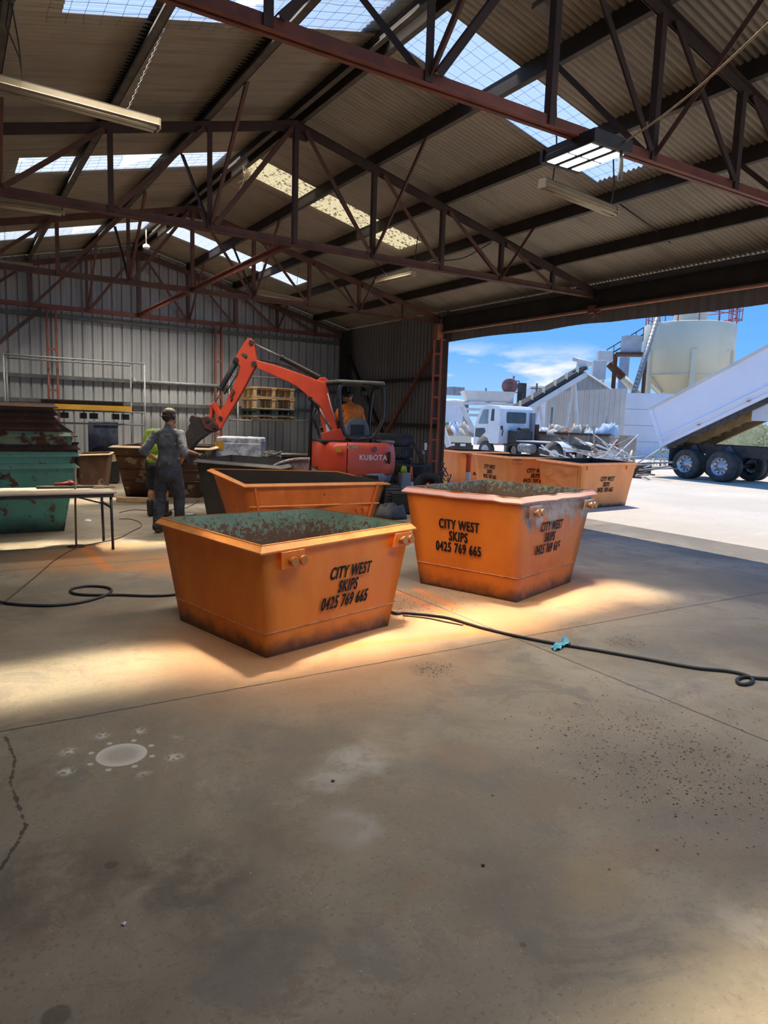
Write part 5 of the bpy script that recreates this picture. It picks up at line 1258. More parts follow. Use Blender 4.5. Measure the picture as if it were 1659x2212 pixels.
# rack with pallets
rp = rack('pipe_rack', 'galvanised pipe rack on the back wall, carrying the pallets', 'rack', [(6.24, 17.05, 2.55), (9.4, 17.05, 2.74), (6.24, 17.7, 2.75), (9.4, 17.7, 2.75)],
          [((6.24, 17.05, 1.60), (9.4, 17.05, 1.66)), ((6.24, 17.7, 2.75), (9.4, 17.7, 2.75)), ((6.24, 17.7, 1.60), (9.4, 17.7, 1.66)), ((6.24, 17.05, 1.6), (6.24, 17.7, 1.6))], r=.02)
def pallet(z, label, mat, x=7.18, y=17.38, rz=.0, ww=1.17, hgt=.26, red=1.0):
    # boards along x, three rows of three blocks
    t = thing('pallet', label, 'pallet', (x, y, z), rz, 'pallets on the pipe rack')
    bt = .026
    for k in range(5):
        mb = MB(); mb.box((0, -.36 + k * .18, hgt - bt / 2), (ww, .10, bt)); put(mb, 'top_board', mat, t, world=False, bevel=.003)
    for k in range(3):
        mb = MB(); mb.box((0, -.36 + k * .36, bt / 2 + .0), (ww, .10, bt)); put(mb, 'bottom_board', mat, t, world=False, bevel=.003)
    for i in range(3):
        for k in range(3):
            mb = MB(); mb.box((-ww / 2 + .07 + i * (ww / 2 - .07), -.36 + k * .36, hgt / 2), (.085, .10, hgt - 2 * bt)); put(mb, 'block', mat, t, world=False, bevel=.003)
    for i in range(3):
        mb = MB(); mb.box((-ww / 2 + .07 + i * (ww / 2 - .07), 0, hgt - bt * 1.6), (.13, .84, bt)); put(mb, 'stringer', mat, t, world=False, bevel=.003)
    return t
pallet(1.625, 'grey-brown pallet at the bottom of the pallet pile on the rack', pm('old_timber', (.30, .22, .14), (.2, .15, .1), 6, .8), hgt=.115)
pallet(1.745, 'dark green painted pallet in the middle of the pile on the rack', pm('green_pallet', (.02, .045, .04), (.03, .05, .045), 6, .7), hgt=.16)
pallet(1.91, 'fresh pale timber pallet just above the dark green one on the rack', M['timber'], hgt=.275)
pallet(2.195, 'fresh pale timber pallet on top of the pile on the rack', M['timber'], hgt=.27)
# wrapped goods, cable heap, long dark bench behind the skips
p0 = at(520, 972, 15.2); t = thing('wrapped_pallet', 'white plastic-wrapped stack of goods with a yellow label, behind the charcoal skip', 'wrapped goods', (p0.x, p0.y, .55))
n_ = NT('stretch_film'); v_ = n_.obj(); n_.bsdf(n_.mix(n_.step(n_.noise(v_, 7, 6, .7), .38, .62), (.70, .74, .82), (.30, .34, .42)), .25, 0, n_.bump(n_.noise(v_, 9, 5), .8, .03)); M['film'] = n_.m
mb = MB(); mb.box((p0.x, p0.y, .86), (.98, .8, .58), R=Matrix.Rotation(-.5, 3, 'Z')); put(mb, 'film', M['film'], t, bevel=.03)
mb = MB(); mb.box((p0.x + .02, p0.y, 1.20), (.95, .78, .12), R=Matrix.Rotation(-.5, 3, 'Z')); put(mb, 'goods', M['film'], t, bevel=.03)
d = V((sin(-.5 + pi / 2 + pi), 0, 0)); R5 = Matrix.Rotation(-.5, 3, 'Z')
mb = MB(); mb.box(V((p0.x, p0.y, 1.08)) + R5 @ V((-.38, -.41, 0)), (.16, .006, .19), R=R5); put(mb, 'yellow_label', M['yellow'], t)
mb = MB(); mb.box((p0.x, p0.y, .28), (1.05, .85, .54), R=R5); put(mb, 'crate_base', M['rubbish_dark'], bevel=.01, label='dark low crate carrying the plastic-wrapped goods', cat='crate')
rnd = random.Random(12); mb = MB()
c0 = at(588, 985, 14.6)
for k in range(9):
    a = rnd.uniform(0, 6.28); r_ = rnd.uniform(.08, .22); mb.tube([c0 + V((cos(a + t_ * .7) * r_, sin(a + t_ * .7) * r_ * .6, -.08 + .06 * k * .25 + .05 * sin(t_))) for t_ in range(9)], rnd.uniform(.016, .028), 6)
mb.box(c0 + V((0, 0, -.16)), (.5, .4, .1))
put(mb, 'cable_heap', pm('pale_cable', (.34, .31, .26), (.12, .11, .1), 8, .6), label='tangled heap of pale cable beside the wrapped goods', cat='cable')
e0 = at(640, 990, 15.4)
mb = MB(); mb.box((e0.x + .5, e0.y + .1, .88), (2.2, .8, .06), R=Matrix.Rotation(-.35, 3, 'Z')); mb.box((e0.x + .5, e0.y + .1, .42), (2.1, .7, .84), R=Matrix.Rotation(-.35, 3, 'Z')); put(mb, 'work_bench', M['rubbish_dark'], bevel=.01, label='long dark steel bench behind the excavator arm', cat='bench')
# black drum-shaped bin and timber on the floor
q = onz(226, 1050); mb = MB(); c = V((q.x + .1, q.y + .5, 0))
prof = rounded([(-.34, 0), (-.34, .62), (-.22, .86), (.22, .86), (.34, .62), (.34, 0)], .1)
mb.prism([(c.x + p.x, c.y, p.y) for p in prof], (0, .5, 0), sm=False); put(mb, 'plastic_drum', M['black'], bevel=.04, label='round-topped black plastic drum between the two brown bins', cat='drum')
mb = MB(); a, b_ = onY(222, 1000, c.y - .12), onY(253, 985, c.y - .12)
mb.plate([a, b_ + V((0, 0, -.12)), b_ + V((.06, 0, .0)), b_ + V((-.1, 0, .05))], .02); put(mb, 'board_offcut', M['tan_rim'], label='pale cardboard flap sticking up beside the black drum', cat='board')
a, b_ = onz(255, 1084), onz(360, 1088)
mb = MB(); mb.beam(a + V((0, 0.05, .045)), b_ + V((0, .12, .045)), .16, .09); put(mb, 'timber_baulk', M['timber'], bevel=.008, label='pale timber baulk on the floor in front of the rusty skip', cat='timber')
# ---------------------------------------------------------------- tyres, cones, oddments by the doorway
def tyre(name, label, c, axis, R, wdt, mat, group=None, rim=None, cat='tyre'):
    t = thing(name, label, cat, tuple(c), 0, group); mb = MB(); h = wdt / 2; ri = R * .58
    prof = [(ri, -h * .8), (ri * 1.08, -h), (R * .86, -h * 1.02), (R * .97, -h * .82), (R, -h * .5), (R, h * .5), (R * .97, h * .82), (R * .86, h * 1.02), (ri * 1.08, h), (ri, h * .8), (ri * .97, 0), (ri, -h * .8)]
    mb.lathe(c, prof, axis, 40)
    d, s, u = frame_from(axis)
    for k in range(44):
        a = 2 * pi * k / 44; o = s * cos(a) + u * sin(a); tg = d
        for q in (-1, 1): mb.beam(V(c) + o * (R + .004) + d * q * h * .06, V(c) + o * (R + .004) + d * q * h * .78 + (s * -sin(a) + u * cos(a)) * .03, R * .055, .014, up=o)
    put(mb, 'tread_and_walls', mat, t)
    if rim:
        mb = MB(); mb.lathe(c, [(ri * 1.02, -h * .72), (ri * .9, -h * .62), (ri * .86, -h * .1), (ri * .45, -h * .02), (ri * .42, -h * .3), (ri * .2, -h * .36), (ri * .2, -h * .02), (0.0, 0)], axis, 32)
        rm_ = put(mb, 'wheel_rim', rim, t)
        for k in range(8):
            a = 2 * pi * k / 8; o = s * cos(a) + u * sin(a); mb = MB(); mb.cyl(V(c) + o * ri * .66 - d * h * .16, V(c) + o * ri * .66 - d * h * .02, ri * .09, n=10); put(mb, 'rim_hole', M['rubber'], rm_)
    return t
names5 = ['at the bottom', 'second from the bottom', 'in the middle', 'second from the top', 'on top']
ts = at(843, 1000, 16.2)
for k in range(5):
    tyre('truck_tyre', 'worn truck tyre lying flat, %s of the tall pile behind the excavator' % names5[k], (ts.x + .02 * sin(k * 2.1), ts.y + .02 * cos(k * 3), .15 + k * .285), (0, 0, 1), .50, .275, M['rubber_dusty'], 'tyres in the tall pile')
t2 = at(903, 1030, 15.7)
for k in range(3):
    tyre('truck_tyre', 'dark tyre lying flat, %s of the low pile behind the rusty-rimmed wheel' % ['at the bottom', 'in the middle', 'on top'][k], (t2.x - .05, t2.y + .15, .14 + k * .25), (0, 0, 1), .40, .24, M['rubber'], 'tyres in the low pile')
w = at(925, 1042, 14.6)
tyre('spare_wheel', 'wheel with a rusty rim standing against the low tyre pile by the doorway', (w.x, w.y, .335), (.55, .83, -.12), .335, .22, M['rubber_dusty'], None, M['rust'], 'wheel')
sp = at(918, 1000, 16); mb = MB(); mb.beam((sp.x - .35, sp.y, 1.25), (sp.x + .3, sp.y - .15, .02), .03, .05); put(mb, 'steel_bar', M['purlin'], label='dark steel bar leaning over the low tyre pile', cat='bar')
mb = MB(); q = at(912, 978, 16); mb.lathe(q, [(0, 0), (.05, .0), (.06, .03), (.04, .07), (0, .08)], axis=(-.5, -.8, .3), n=14); put(mb, 'reflector_lamp', M['galv'], label='small round chrome lamp on the bar above the tyres', cat='lamp')
mb = MB(); q = at(923, 966, 16.1); q = V((X_R - .30, 13.60, q.z)); mb.box(q, (.07, .05, .17)); mb.box(q + V((.06, 0, 0)), (.10, .02, .02)); put(mb, 'switch_box', M['white'], bevel=.008, label='small white switch box beside the doorway column', cat='switch')
def cone(name, label, px, py_top, d, h, rbase, group='traffic cones by the doorway'):
    q = at(px, 1000, d); t = thing(name, label, 'traffic cone', (q.x, q.y, 0), 0, group); c = V((q.x, q.y, 0))
    r = lambda z: rbase * .78 * (1 - z / h) + rbase * .16 * z / h
    bands = [(.03, .30, 'cone_orange'), (.30, .62, 'reflect'), (.62, 1.0, 'cone_orange')]
    mb = MB(); mb.box(c + V((0, 0, .02)), (rbase * 2, rbase * 2, .04)); put(mb, 'base', M['rubber'], t, bevel=.01)
    for a, b, m_ in bands:
        mb = MB(); mb.cyl(c + V((0, 0, a * h)), c + V((0, 0, b * h)), r(a * h), r(b * h), 20, caps=(b > .9)); put(mb, 'reflective_band' if m_ == 'reflect' else 'cone_body', M[m_], t)
    return t
cone('traffic_cone', 'tall orange and white traffic cone between the excavator and the rusty-rimmed wheel', 889, 1008, 14.2, .80, .13)
cone('traffic_cone', 'shorter orange and white traffic cone in front of the rusty-rimmed wheel', 926, 1018, 12.6, .62, .13)
cone('traffic_cone', 'tiny orange cone whose tip peeks over the scraped skip rim', 909, 1044, 12.9, .44, .10)
q = at(1012, 1010, 13.9); t = thing('bollard', 'orange flexible bollard with a white band, standing before the outside skips', 'bollard', (q.x, q.y, 0)); zt = at(1012, 981, 13.9).z
for a, b, r, m_, nm in ((0, .06, .16, 'rubber', 'base'), (.06, zt * .42, .050, 'cone_orange', 'post'), (zt * .42, zt * .68, .051, 'reflect', 'reflective_band'), (zt * .68, zt - .05, .050, 'cone_orange', 'post'), (zt - .05, zt, .062, 'cone_orange', 'top_knob')):
    mb = MB(); mb.cyl((q.x, q.y, a), (q.x, q.y, b), r, n=20); put(mb, nm, M[m_], t, bevel=.006)
q = at(873, 1008, 13.2); blob('safety_vest', 'crumpled lime and navy vest hanging by the excavator tail', 'vest', quadpts(q.x, q.y, .08, .05, seed=8, z=q.z - .12), .13, M['hivis_green'], 8)
mb = MB(); mb.box((q.x + .03, q.y + .02, (q.z - .12) / 2), (.2, .16, q.z - .12)); put(mb, 'storage_box', M['kgrey'], bevel=.01, label='slim blue-grey box under the lime vest', cat='box')
q = onz(872, 1112); mb = MB(); mb.box((q.x + .1, q.y + .2, .19), (.42, .3, .34), R=Matrix.Rotation(-.5, 3, 'Z')); mb.box((q.x + .1, q.y + .2, .375), (.44, .32, .03), R=Matrix.Rotation(-.5, 3, 'Z')); put(mb, 'battery_box', M['black'], bevel=.012, label='black lidded box on the floor between the two front skips', cat='box')
q = onz(838, 1122); blob('tarpaulin', 'crumpled dark tarpaulin on the floor behind the nearest skip', 'tarpaulin', quadpts(q.x + .1, q.y + .1, .30, .24, 16, seed=3), .26, pm('dark_tarp', (.03, .032, .036), (.06, .06, .065), 9, .6), 6)
q = at(957, 1010, 14.0); rnd = random.Random(5); mb = MB()
for k in range(26):
    a = q + V((rnd.uniform(-.12, .12), rnd.uniform(-.12, .12), 0)); z0 = rnd.uniform(.02, .7); mb.tube([V((a.x, a.y, z0)), V((a.x + rnd.uniform(-.1, .1), a.y + rnd.uniform(-.1, .1), z0 + rnd.uniform(.05, .2))), V((a.x + rnd.uniform(-.1, .1), a.y, z0 + rnd.uniform(.0, .3)))], .012, 5)
put(mb, 'chain_bundle', pm('greasy_chain', (.14, .13, .12), (.05, .045, .04), 20, .5), label='tangled grey chain bundle hanging at the doorway column foot', cat='chain')
q = at(962, 1052, 12.8); mb = MB(); mb.cyl((q.x, q.y, 0), (q.x, q.y, .62), .035, n=14); mb.sphere((q.x, q.y, .62), .035); put(mb, 'yellow_post', pm('post_yellow', (.8, .62, .03), (.7, .5, .02), 5, .5), label='short yellow post peeking above the scraped skip', cat='post')
# ---------------------------------------------------------------- lamps and things hung from the roof
def tube_lamp(label, a, b, hang, tubes=True, wd=.15, cord='chain'):
    a, b = V(a), V(b); t = thing('fluorescent_lamp', label, 'lamp', tuple((a + b) / 2), 0, 'fluorescent lamps under the roof'); d = (b - a).normalized(); s = V((-d.y, d.x, 0)).normalized(); up = s.cross(d) * -1
    if up.z < 0: up = -up
    mb = MB(); n = up
    mb.prism([a - s * .03 + n * .07, a + s * .03 + n * .07, a + s * .035 + n * .02, a + s * wd / 2, a + s * (wd / 2 - .006) - n * .004, a + s * .03 + n * .012, a - s * .03 + n * .012, a - s * (wd / 2 - .006) - n * .004, a - s * wd / 2, a - s * .035 + n * .02], b - a)
    put(mb, 'housing', M['fixture'], t)
    mb = MB(); mb.beam(a + n * .074, b + n * .074, .062, .006, up=n); put(mb, 'dusty_top', M['dust_grey'], t)
    for k in (-1, 1):
        mb = MB(); mb.cyl(a + d * .03 + s * k * .035 - n * .022, b - d * .03 + s * k * .035 - n * .022, .014, n=10); put(mb, 'tube', M['fixture'], t)
    for e in (a, b):
        mb = MB(); mb.box(e + n * .02, (.02, .1, .09), R=Matrix((d, s, n)).transposed()); put(mb, 'end_cap', M['fixture'], t, bevel=.003)
    for u, top in hang:
        p = a.lerp(b, u) + n * .07; q = V(top); mb = MB()
        if cord == 'chain':
            m = max(4, int((q - p).length / .03)); dirn = (q - p).normalized(); dd_, s1, u1 = frame_from(dirn)
            for i in range(m):
                c = p.lerp(q, (i + .5) / m); x = s1 if i % 2 else u1; mb.tube([c + dirn * .019 * cos(k * pi / 3) + x * .007 * sin(k * pi / 3) for k in range(6)], .0026, 4, closed=True)
            put(mb, 'hanging_chain', M['galv'], t)
        else:
            mb.tube([p, p.lerp(q, .3) + V((.05, 0, -.03)), p.lerp(q, .7) + V((.02, 0, 0)), q], .008, 6); put(mb, 'hanging_cord', M['rubbish_dark'], t)
    return t
zl = 4.2
tube_lamp('cream fluorescent lamp in the top corner of the photo, hung by a chain', (.36, 6.55, zl), (1.68, 6.62, zl), [(.80, (1.74, 6.62, roof_z(1.74, -.17)))])
l0 = bpy.data.objects['fluorescent_lamp']
mb = MB(); a = V((.62, 6.56, zl + .07)); b = V((.52, 6.2, roof_z(.55, -.2))); mb.tube([a, a.lerp(b, .3) + V((.0, 0, .0)), a.lerp(b, .65) + V((-.06, 0, 0)), b], .006, 6); mb.tube([a, a.lerp(b, .5) + V((.01, 0, 0)), b], .006, 6); mb.sphere(b, .04); put(mb, 'hanging_cord', M['rubbish_dark'], l0)
tube_lamp('cream fluorescent lamp hanging just below and behind the glowing lamp', onz(1172, 400, zl), onz(1328, 462, zl), [(.12, (5.4, 5.62, roof_z(5.4, -.02))), (.93, (6.5, 5.78, roof_z(6.5, -.19)))], cord='wire')
tube_lamp('fluorescent lamp cut by the photo edge, under the second truss', (.05, 10.24, 4.2), onz(138, 460, 4.2), [(.5, (.7, 10.1, roof_z(.7, -.02)))])
tube_lamp('fluorescent lamp cut by the photo edge, under the third truss', (.3, 14.35, 4.2), onz(70, 579, 4.2), [(.6, (1.0, 14.3, roof_z(1.0, -.02)))])
a, b = onY(557, 632, 15.0), onY(652, 652, 15.0)
tube_lamp('pale fluorescent lamp below the farthest clear roof strip', a, b, [(.15, (a.x + .1, 15.0, roof_z(a.x + .1, -.02))), (.85, (b.x - .1, 15, roof_z(b.x - .1, -.02)))])
a = onz(815, 612, 4.35); b = onX(893, 594, a.x)
tube_lamp('fluorescent lamp running lengthwise under the open-side slope, mid-shed', a, b, [(.3, (a.x, a.y + .4, roof_z(a.x, -.02))), (.9, (a.x, b.y - .1, roof_z(a.x, -.02)))], cord='wire')
# glowing LED lamp
zz = 3.90; q = [onz(1183, 352, zz), onz(1268, 312, zz), onz(1343, 332, zz), onz(1262, 376, zz)]
t = thing('led_lamp', 'black lamp with three glowing white strips, hanging at the nearest truss', 'lamp', tuple(sum(q, V()) / 4))
ex_ = (q[3] - q[0]); ey_ = (q[1] - q[0]); cz = sum(q, V()) / 4; ax, ay = ex_.normalized(), V((0, 0, 1)).cross(ex_.normalized())
lx, ly = .44, .56
Rl = Matrix((ax, ay, V((0, 0, 1)))).transposed()
mb = MB()
for k in (-1, 0, 1): mb.box(cz + ax * k * .145 + V((0, 0, .035)), (.125, ly, .05), R=Rl)
put(mb, 'heat_sink', M['black'], t, bevel=.006)
mb = MB()
for k in range(-7, 8): mb.box(cz + ax * k * .028 + V((0, 0, .085)), (.006, ly * .96, .06), R=Rl)
put(mb, 'cooling_fins', M['black'], t)
for s in (-1, 1):
    mb = MB(); mb.box(cz + ay * s * (ly / 2) + V((0, 0, .055)), (lx, .035, .10), R=Rl); put(mb, 'end_plate', M['black'], t, bevel=.004)
for k in (-1, 0, 1):
    for s in (-1, 1):
        mb = MB(); mb.box(cz + ax * k * .145 + ay * s * .125 + V((0, 0, .008)), (.088, .225, .006), R=Rl); put(mb, 'light_strip', M['led'], t)
mb = MB(); mb.box(cz + ay * (ly / 2 + .02) - ax * .12 + V((0, 0, .06)), (.07, .006, .06), R=Rl); put(mb, 'rating_plate', M['galv'], t)
mb = MB(); mb.tube([cz + ax * .2 + V((0, 0, .11)), cz + ax * .1 + V((0, 0, .2)), V((cz.x, 4.25, 4.02))], .008, 6); mb.tube([cz - ax * .2 + V((0, 0, .11)), cz - ax * .1 + V((0, 0, .2)), V((cz.x, 4.25, 4.02))], .008, 6); put(mb, 'hanging_cord', M['black'], t)
light('led_glow', 'AREA', tuple(cz - V((0, 0, .02))), (0, 0, -1), 9, (.9, 1.0, .95), shape='RECTANGLE', size=.4, size_y=.5, spread=radians(150))
c = q[2] + V((.0, 0, .0)); blob('cobweb_rag', 'dusty rag of cobweb dangling from the glowing lamp', 'rag', [c + V((.03 * cos(i), .02 * sin(i), -.20 + .02 * sin(3 * i))) for i in range(6)], .24, M['dust_grey'], 4)
a, b = q[2] + V((0, 0, .08)), at(1700, 12, 3.4)
mb = MB(); mb.tube([a.lerp(b, i / 12) - V((0, 0, .05 * sin(pi * i / 12))) for i in range(13)], .007, 6); put(mb, 'rope', pm('pale_rope', (.50, .40, .26), (.40, .31, .2), 20, .8), label='taut pale rope running from the glowing lamp to the top corner of the photo', cat='rope')
g_ = onY(316, 533, 16.2); t = thing('globe_lamp', 'small white globe lamp under the ridge near the back wall', 'lamp', tuple(g_)); mb = MB(); mb.sphere(g_, (.075, .075, .06), 16, 10); put(mb, 'globe', M['white'], t); mb = MB(); mb.cyl(g_ + V((0, 0, .05)), V((g_.x, g_.y, roof_z(g_.x, -.01))), .012); put(mb, 'stem', M['fixture'], t)
jb = on_plane(1180, 20, (RIDGE_X, 0, RIDGE_Z - .12), (SLOPE, 0, 1)); mb = MB(); mb.box(jb, (.22, .16, .07), R=Matrix.Rotation(atan2(SLOPE, 1), 3, 'Y')); put(mb, 'junction_box', M['dust_grey'], bevel=.008, label='dusty square junction box under the roof at the top edge of the photo', cat='box')
for a, b, c in (((1335, 438), (1420, 500), (1448, 525)), ((930, 565), (1000, 560), (1060, 525))):
    z_ = -.06; pts = [on_plane(*q_, (RIDGE_X, 0, RIDGE_Z + z_), (SLOPE, 0, 1)) for q_ in (a, b, c)]
    mb = MB(); mb.tube(roundpath(pts, .3), .009, 6); put(mb, 'electric_cable', M['rubbish_dark'], label='thin dark cable under the roof, %s' % ('beyond the lamp by the glowing one' if a[0] > 1000 else 'sagging past the second truss'), cat='cable')
# fluffy nests of dry grass at the ridge
rnd = random.Random(9); c = onY(533, 372, 11.0); mb = MB()
for k in range(60): a = c + V((rnd.gauss(0, .05), rnd.gauss(0, .05), rnd.gauss(0, .05))); mb.tube([a, a + V((rnd.gauss(0, .06), rnd.gauss(0, .06), rnd.uniform(-.25, .03)))], .003, 3)
put(mb, 'bird_nest', pm('dry_grass', (.30, .24, .13), (.2, .16, .09), 20, .9), label='straggly dry-grass bird nest at the ridge beside the yellowed roof light', cat='nest')
# ---------------------------------------------------------------- hoses, cord, litter on the floor
def lay(pts, r, name, mat, label, cat, z=None, n=8):
    P = [onz(x, y) + V((0, 0, r + .001)) for x, y in pts]
    # smooth curve through the points
    out = []
    for i in range(len(P) - 1):
        p0, p1, p2, p3 = P[max(0, i - 1)], P[i], P[i + 1], P[min(len(P) - 1, i + 2)]
        for k in range(6):
            t = k / 6; out.append(.5 * ((2 * p1) + (p2 - p0) * t + (2 * p0 - 5 * p1 + 4 * p2 - p3) * t * t + (3 * p1 - p0 - 3 * p2 + p3) * t ** 3))
    out.append(P[-1]); mb = MB(); mb.tube(out, r, n); return put(mb, name, mat, label=label, cat=cat)
lay([(-10, 1316), (30, 1285), (85, 1240), (120, 1210), (165, 1185), (215, 1173), (258, 1163), (282, 1150), (305, 1138), (300, 1128), (280, 1122), (258, 1122)], .006, 'extension_cord', pm('cord_brown', (.16, .07, .04), (.10, .05, .03), 12, .6), 'thin brown cord winding over the floor past the table legs', 'cord')
lay([(258, 1108), (290, 1102), (340, 1104), (400, 1098), (430, 1082)], .006, 'extension_cord', M['rubbish_dark'], 'thin dark cord on the floor behind the two workers', 'cord')
hose_mat = pm('hose_blue_black', (.022, .026, .036), (.04, .038, .042), 3, .5)
lay([(-420, 1275), (-200, 1290), (-40, 1298), (30, 1308), (110, 1311), (180, 1303), (232, 1287), (240, 1276), (222, 1270), (185, 1269), (155, 1275), (158, 1284), (190, 1288), (260, 1288), (330, 1290), (395, 1285), (560, 1262), (720, 1268), (815, 1300), (848, 1326), (880, 1327), (960, 1336), (1010, 1350), (1060, 1364), (1120, 1378), (1180, 1390), (1240, 1400), (1300, 1410), (1400, 1428), (1500, 1446), (1570, 1453), (1610, 1462), (1626, 1473), (1616, 1481), (1598, 1481), (1592, 1472), (1608, 1466), (1640, 1469), (1700, 1472), (1850, 1480), (2050, 1470)], .0125, 'air_hose', hose_mat, 'long blue-black hose crossing the floor behind the nearest skip, looped at both ends', 'hose')
lay([(870, 1331), (920, 1336), (975, 1347), (1000, 1352)], .006, 'extension_cord', pm('cord_tan', (.22, .13, .07), (.16, .09, .05), 12, .6), 'thin tan cord lying beside the blue-black hose by the nearest skip', 'cord')
c = onz(1203, 1396)
M['blue'] = pm('blue_film', (.03, .28, .42), (.06, .40, .55), 9, .35)
mb = MB(); rnd = random.Random(2); vs = []
for j_ in range(7):
    for i in range(13):
        u = i / 12; v = j_ / 6; w_ = .045 * (1 - abs(u - .3)) if u < .8 else .05
        vs.append(c + V((-.10 + .20 * u + .03 * (v - .5), -.05 + .13 * u * .3 + (v - .5) * w_ * 2.2, .006 + .030 * abs(sin(u * 9 + v * 4)) * (.4 + u) + .03 * (u > .8) * v)))
mb.add(vs, [(j_ * 13 + i, j_ * 13 + i + 1, (j_ + 1) * 13 + i + 1, (j_ + 1) * 13 + i) for j_ in range(6) for i in range(12)], 0, True)
put(mb, 'plastic_scrap', M['blue'], label='bright blue scrap of plastic tied on the blue-black hose', cat='scrap')
rnd = random.Random(77); mb = MB(); mb2 = MB()
def pebble(mb, c, r):
    vs = [c + V((rnd.uniform(.6, 1.2) * r * x, rnd.uniform(.6, 1.2) * r * y, r * .5 * (z + .8) * rnd.uniform(.7, 1))) for x, y, z in ((1, 0, 0), (0, 1, 0), (-1, 0, 0), (0, -1, 0), (0, 0, 1), (0, 0, -.8))]
    mb.add(vs, [(0, 1, 4), (1, 2, 4), (2, 3, 4), (3, 0, 4), (1, 0, 5), (2, 1, 5), (3, 2, 5), (0, 3, 5)])
for (px, py), s, n_p in (((1440, 1640), .38, 520), ((1330, 1560), .3, 160), ((1570, 1700), .3, 220), ((930, 1446), .08, 90), ((1350, 1386), .10, 90), ((880, 1300), .30, 420)):
    q = onz(px, py)
    for k in range(n_p): pebble(mb, V((q.x + rnd.gauss(0, s), q.y + rnd.gauss(0, s * .8), 0)), rnd.uniform(.0025, .0085))
put(mb, 'gravel', pm('grit', (.34, .29, .22), (.10, .075, .05), 60, .9), label='scattered brown grit and small stones on the concrete floor', cat='gravel', kind='stuff')
for k in range(420):
    x = rnd.uniform(0.2, 7.5); y = rnd.uniform(.6, 7.5); pebble(mb2, V((x, y, 0)), rnd.uniform(.0016, .004))
put(mb2, 'litter', pm('white_specks', (.62, .58, .5), (.45, .4, .33), 60, .9), label='tiny pale specks of paint and litter sprinkled over the floor', cat='litter', kind='stuff')
for (px, py), r, lab in (((719, 1688), .012, 'small black nut on the bare floor below the pale patch'), ((1043, 1871), .011, 'small black stone on the floor, alone in the lower middle'), ((1220, 1588), .009, 'small black chip on the floor near the grit patch'), ((267, 1996), .012, 'small pale stone on the floor in the lower corner')):
    mb = MB(); pebble(mb, onz(px, py), r); put(mb, 'floor_stone', M['black'] if 'black' in lab else M['offwhite'], label=lab, cat='stone')
c = onz(190, 1126); blob('plastic_scrap', 'crumpled white plastic scrap on the floor beside the table legs', 'scrap', quadpts(c.x, c.y, .06, .05, seed=9), .03, M['white'], 9)
c = onz(412, 1112); blob('plastic_scrap', 'crumpled grey plastic scrap on the floor beside the charcoal skip', 'scrap', quadpts(c.x, c.y, .10, .07, seed=10), .04, M['galv'], 10)
# ================================================================== THE YARD OUTSIDE
# --- white cab-chassis truck
TO = at(1075, 990, 32); TO.z = 0
ha = radians(-1.5); tf, tr_ = V((sin(ha), cos(ha), 0)), V((cos(ha), -sin(ha), 0))
def T(x, y, z): return TO + tr_ * x + tf * y + V((0, 0, z))
tk = thing('truck', 'white cab-chassis truck parked in the yard, its bare chassis pointing at the tipped trailer', 'truck', tuple(TO), -ha)
mb = MB(); secs = []
for x, k in ((0, .0), (.06, .0), (2.09, .0), (2.15, .0)):
    ins = .03 if x in (0, 2.15) else 0
    prof = [(-.0 + ins, .92), (-.02 + ins, 1.6), (.02 + ins, 2.42), (.14 + ins, 2.56), (.9, 2.60), (1.35 - ins, 2.52), (1.72 - ins, 1.72), (1.80 - ins, 1.40), (1.80 - ins, .70), (1.52, .70), (1.46, .92), (1.30, 1.12), (1.02, 1.16), (.78, 1.05), (.66, .82), (.10, .82)]
    secs.append([T(x, y, z) for y, z in prof])
loft(mb, secs, sm=False); cab = put(mb, 'cab', M['white'], tk, bevel=.04)
def tquad(pts, name, mat, par, t=.012): mb = MB(); mb.plate(pts, t); return put(mb, name, mat, par)
sw = lambda pts: [T(-.012, y, z) for y, z in pts][::-1]
mb = MB(); mb.prism([T(-.012, y, z) for y, z in ((.78, 1.72), (.78, 2.38), (1.16, 2.38), (1.44, 1.78), (1.40, 1.70))], tr_ * .02); put(mb, 'side_window', M['glass_pale'], cab)
mb = MB(); mb.prism([T(-.012, y, z) for y, z in ((.38, 1.86), (.38, 2.40), (.55, 2.40), (.60, 1.86))], tr_ * .02); put(mb, 'side_window', M['glass'], cab)
mb = MB(); mb.prism([T(-.012, y, z) for y, z in ((.92, 1.34), (1.00, 1.52), (1.62, 1.50), (1.66, 1.10), (1.30, 1.06))], tr_ * .02); put(mb, 'lower_door_window', M['glass'], cab)
mb = MB(); mb.prism([T(x, -.035, z) for x, z in rounded([(.42, 1.78), (1.62, 1.78), (1.62, 2.28), (.42, 2.28)], .06)] if False else [T(p.x, -.035, p.y) for p in rounded([(.42, 1.78), (1.62, 1.78), (1.62, 2.28), (.42, 2.28)], .07)], tf * .02); put(mb, 'rear_window', M['glass'], cab)
mb = MB(); mb.box(T(1.98, -.10, 1.55), (.22, .2, 1.5), R=Matrix.Rotation(-ha, 3, 'Z')); put(mb, 'exhaust_stack', M['kgrey'], tk, bevel=.04)
mb = MB(); mb.box(T(1.0, -.35, 1.18), (1.0, .6, .55), R=Matrix.Rotation(-ha, 3, 'Z')); mb.cyl(T(.75, -.5, 1.45), T(1.35, -.5, 1.45), .16); put(mb, 'gearbox', M['rubbish_dark'], tk, bevel=.03)
mb = MB(); mb.tube([T(.1, -.1, 1.2), T(.0, -.25, 1.45), T(-.12, -.3, 1.5)], .025, 6); mb.box(T(-.13, -.3, 1.56), (.1, .06, .18)); put(mb, 'mirror', M['black'], tk)
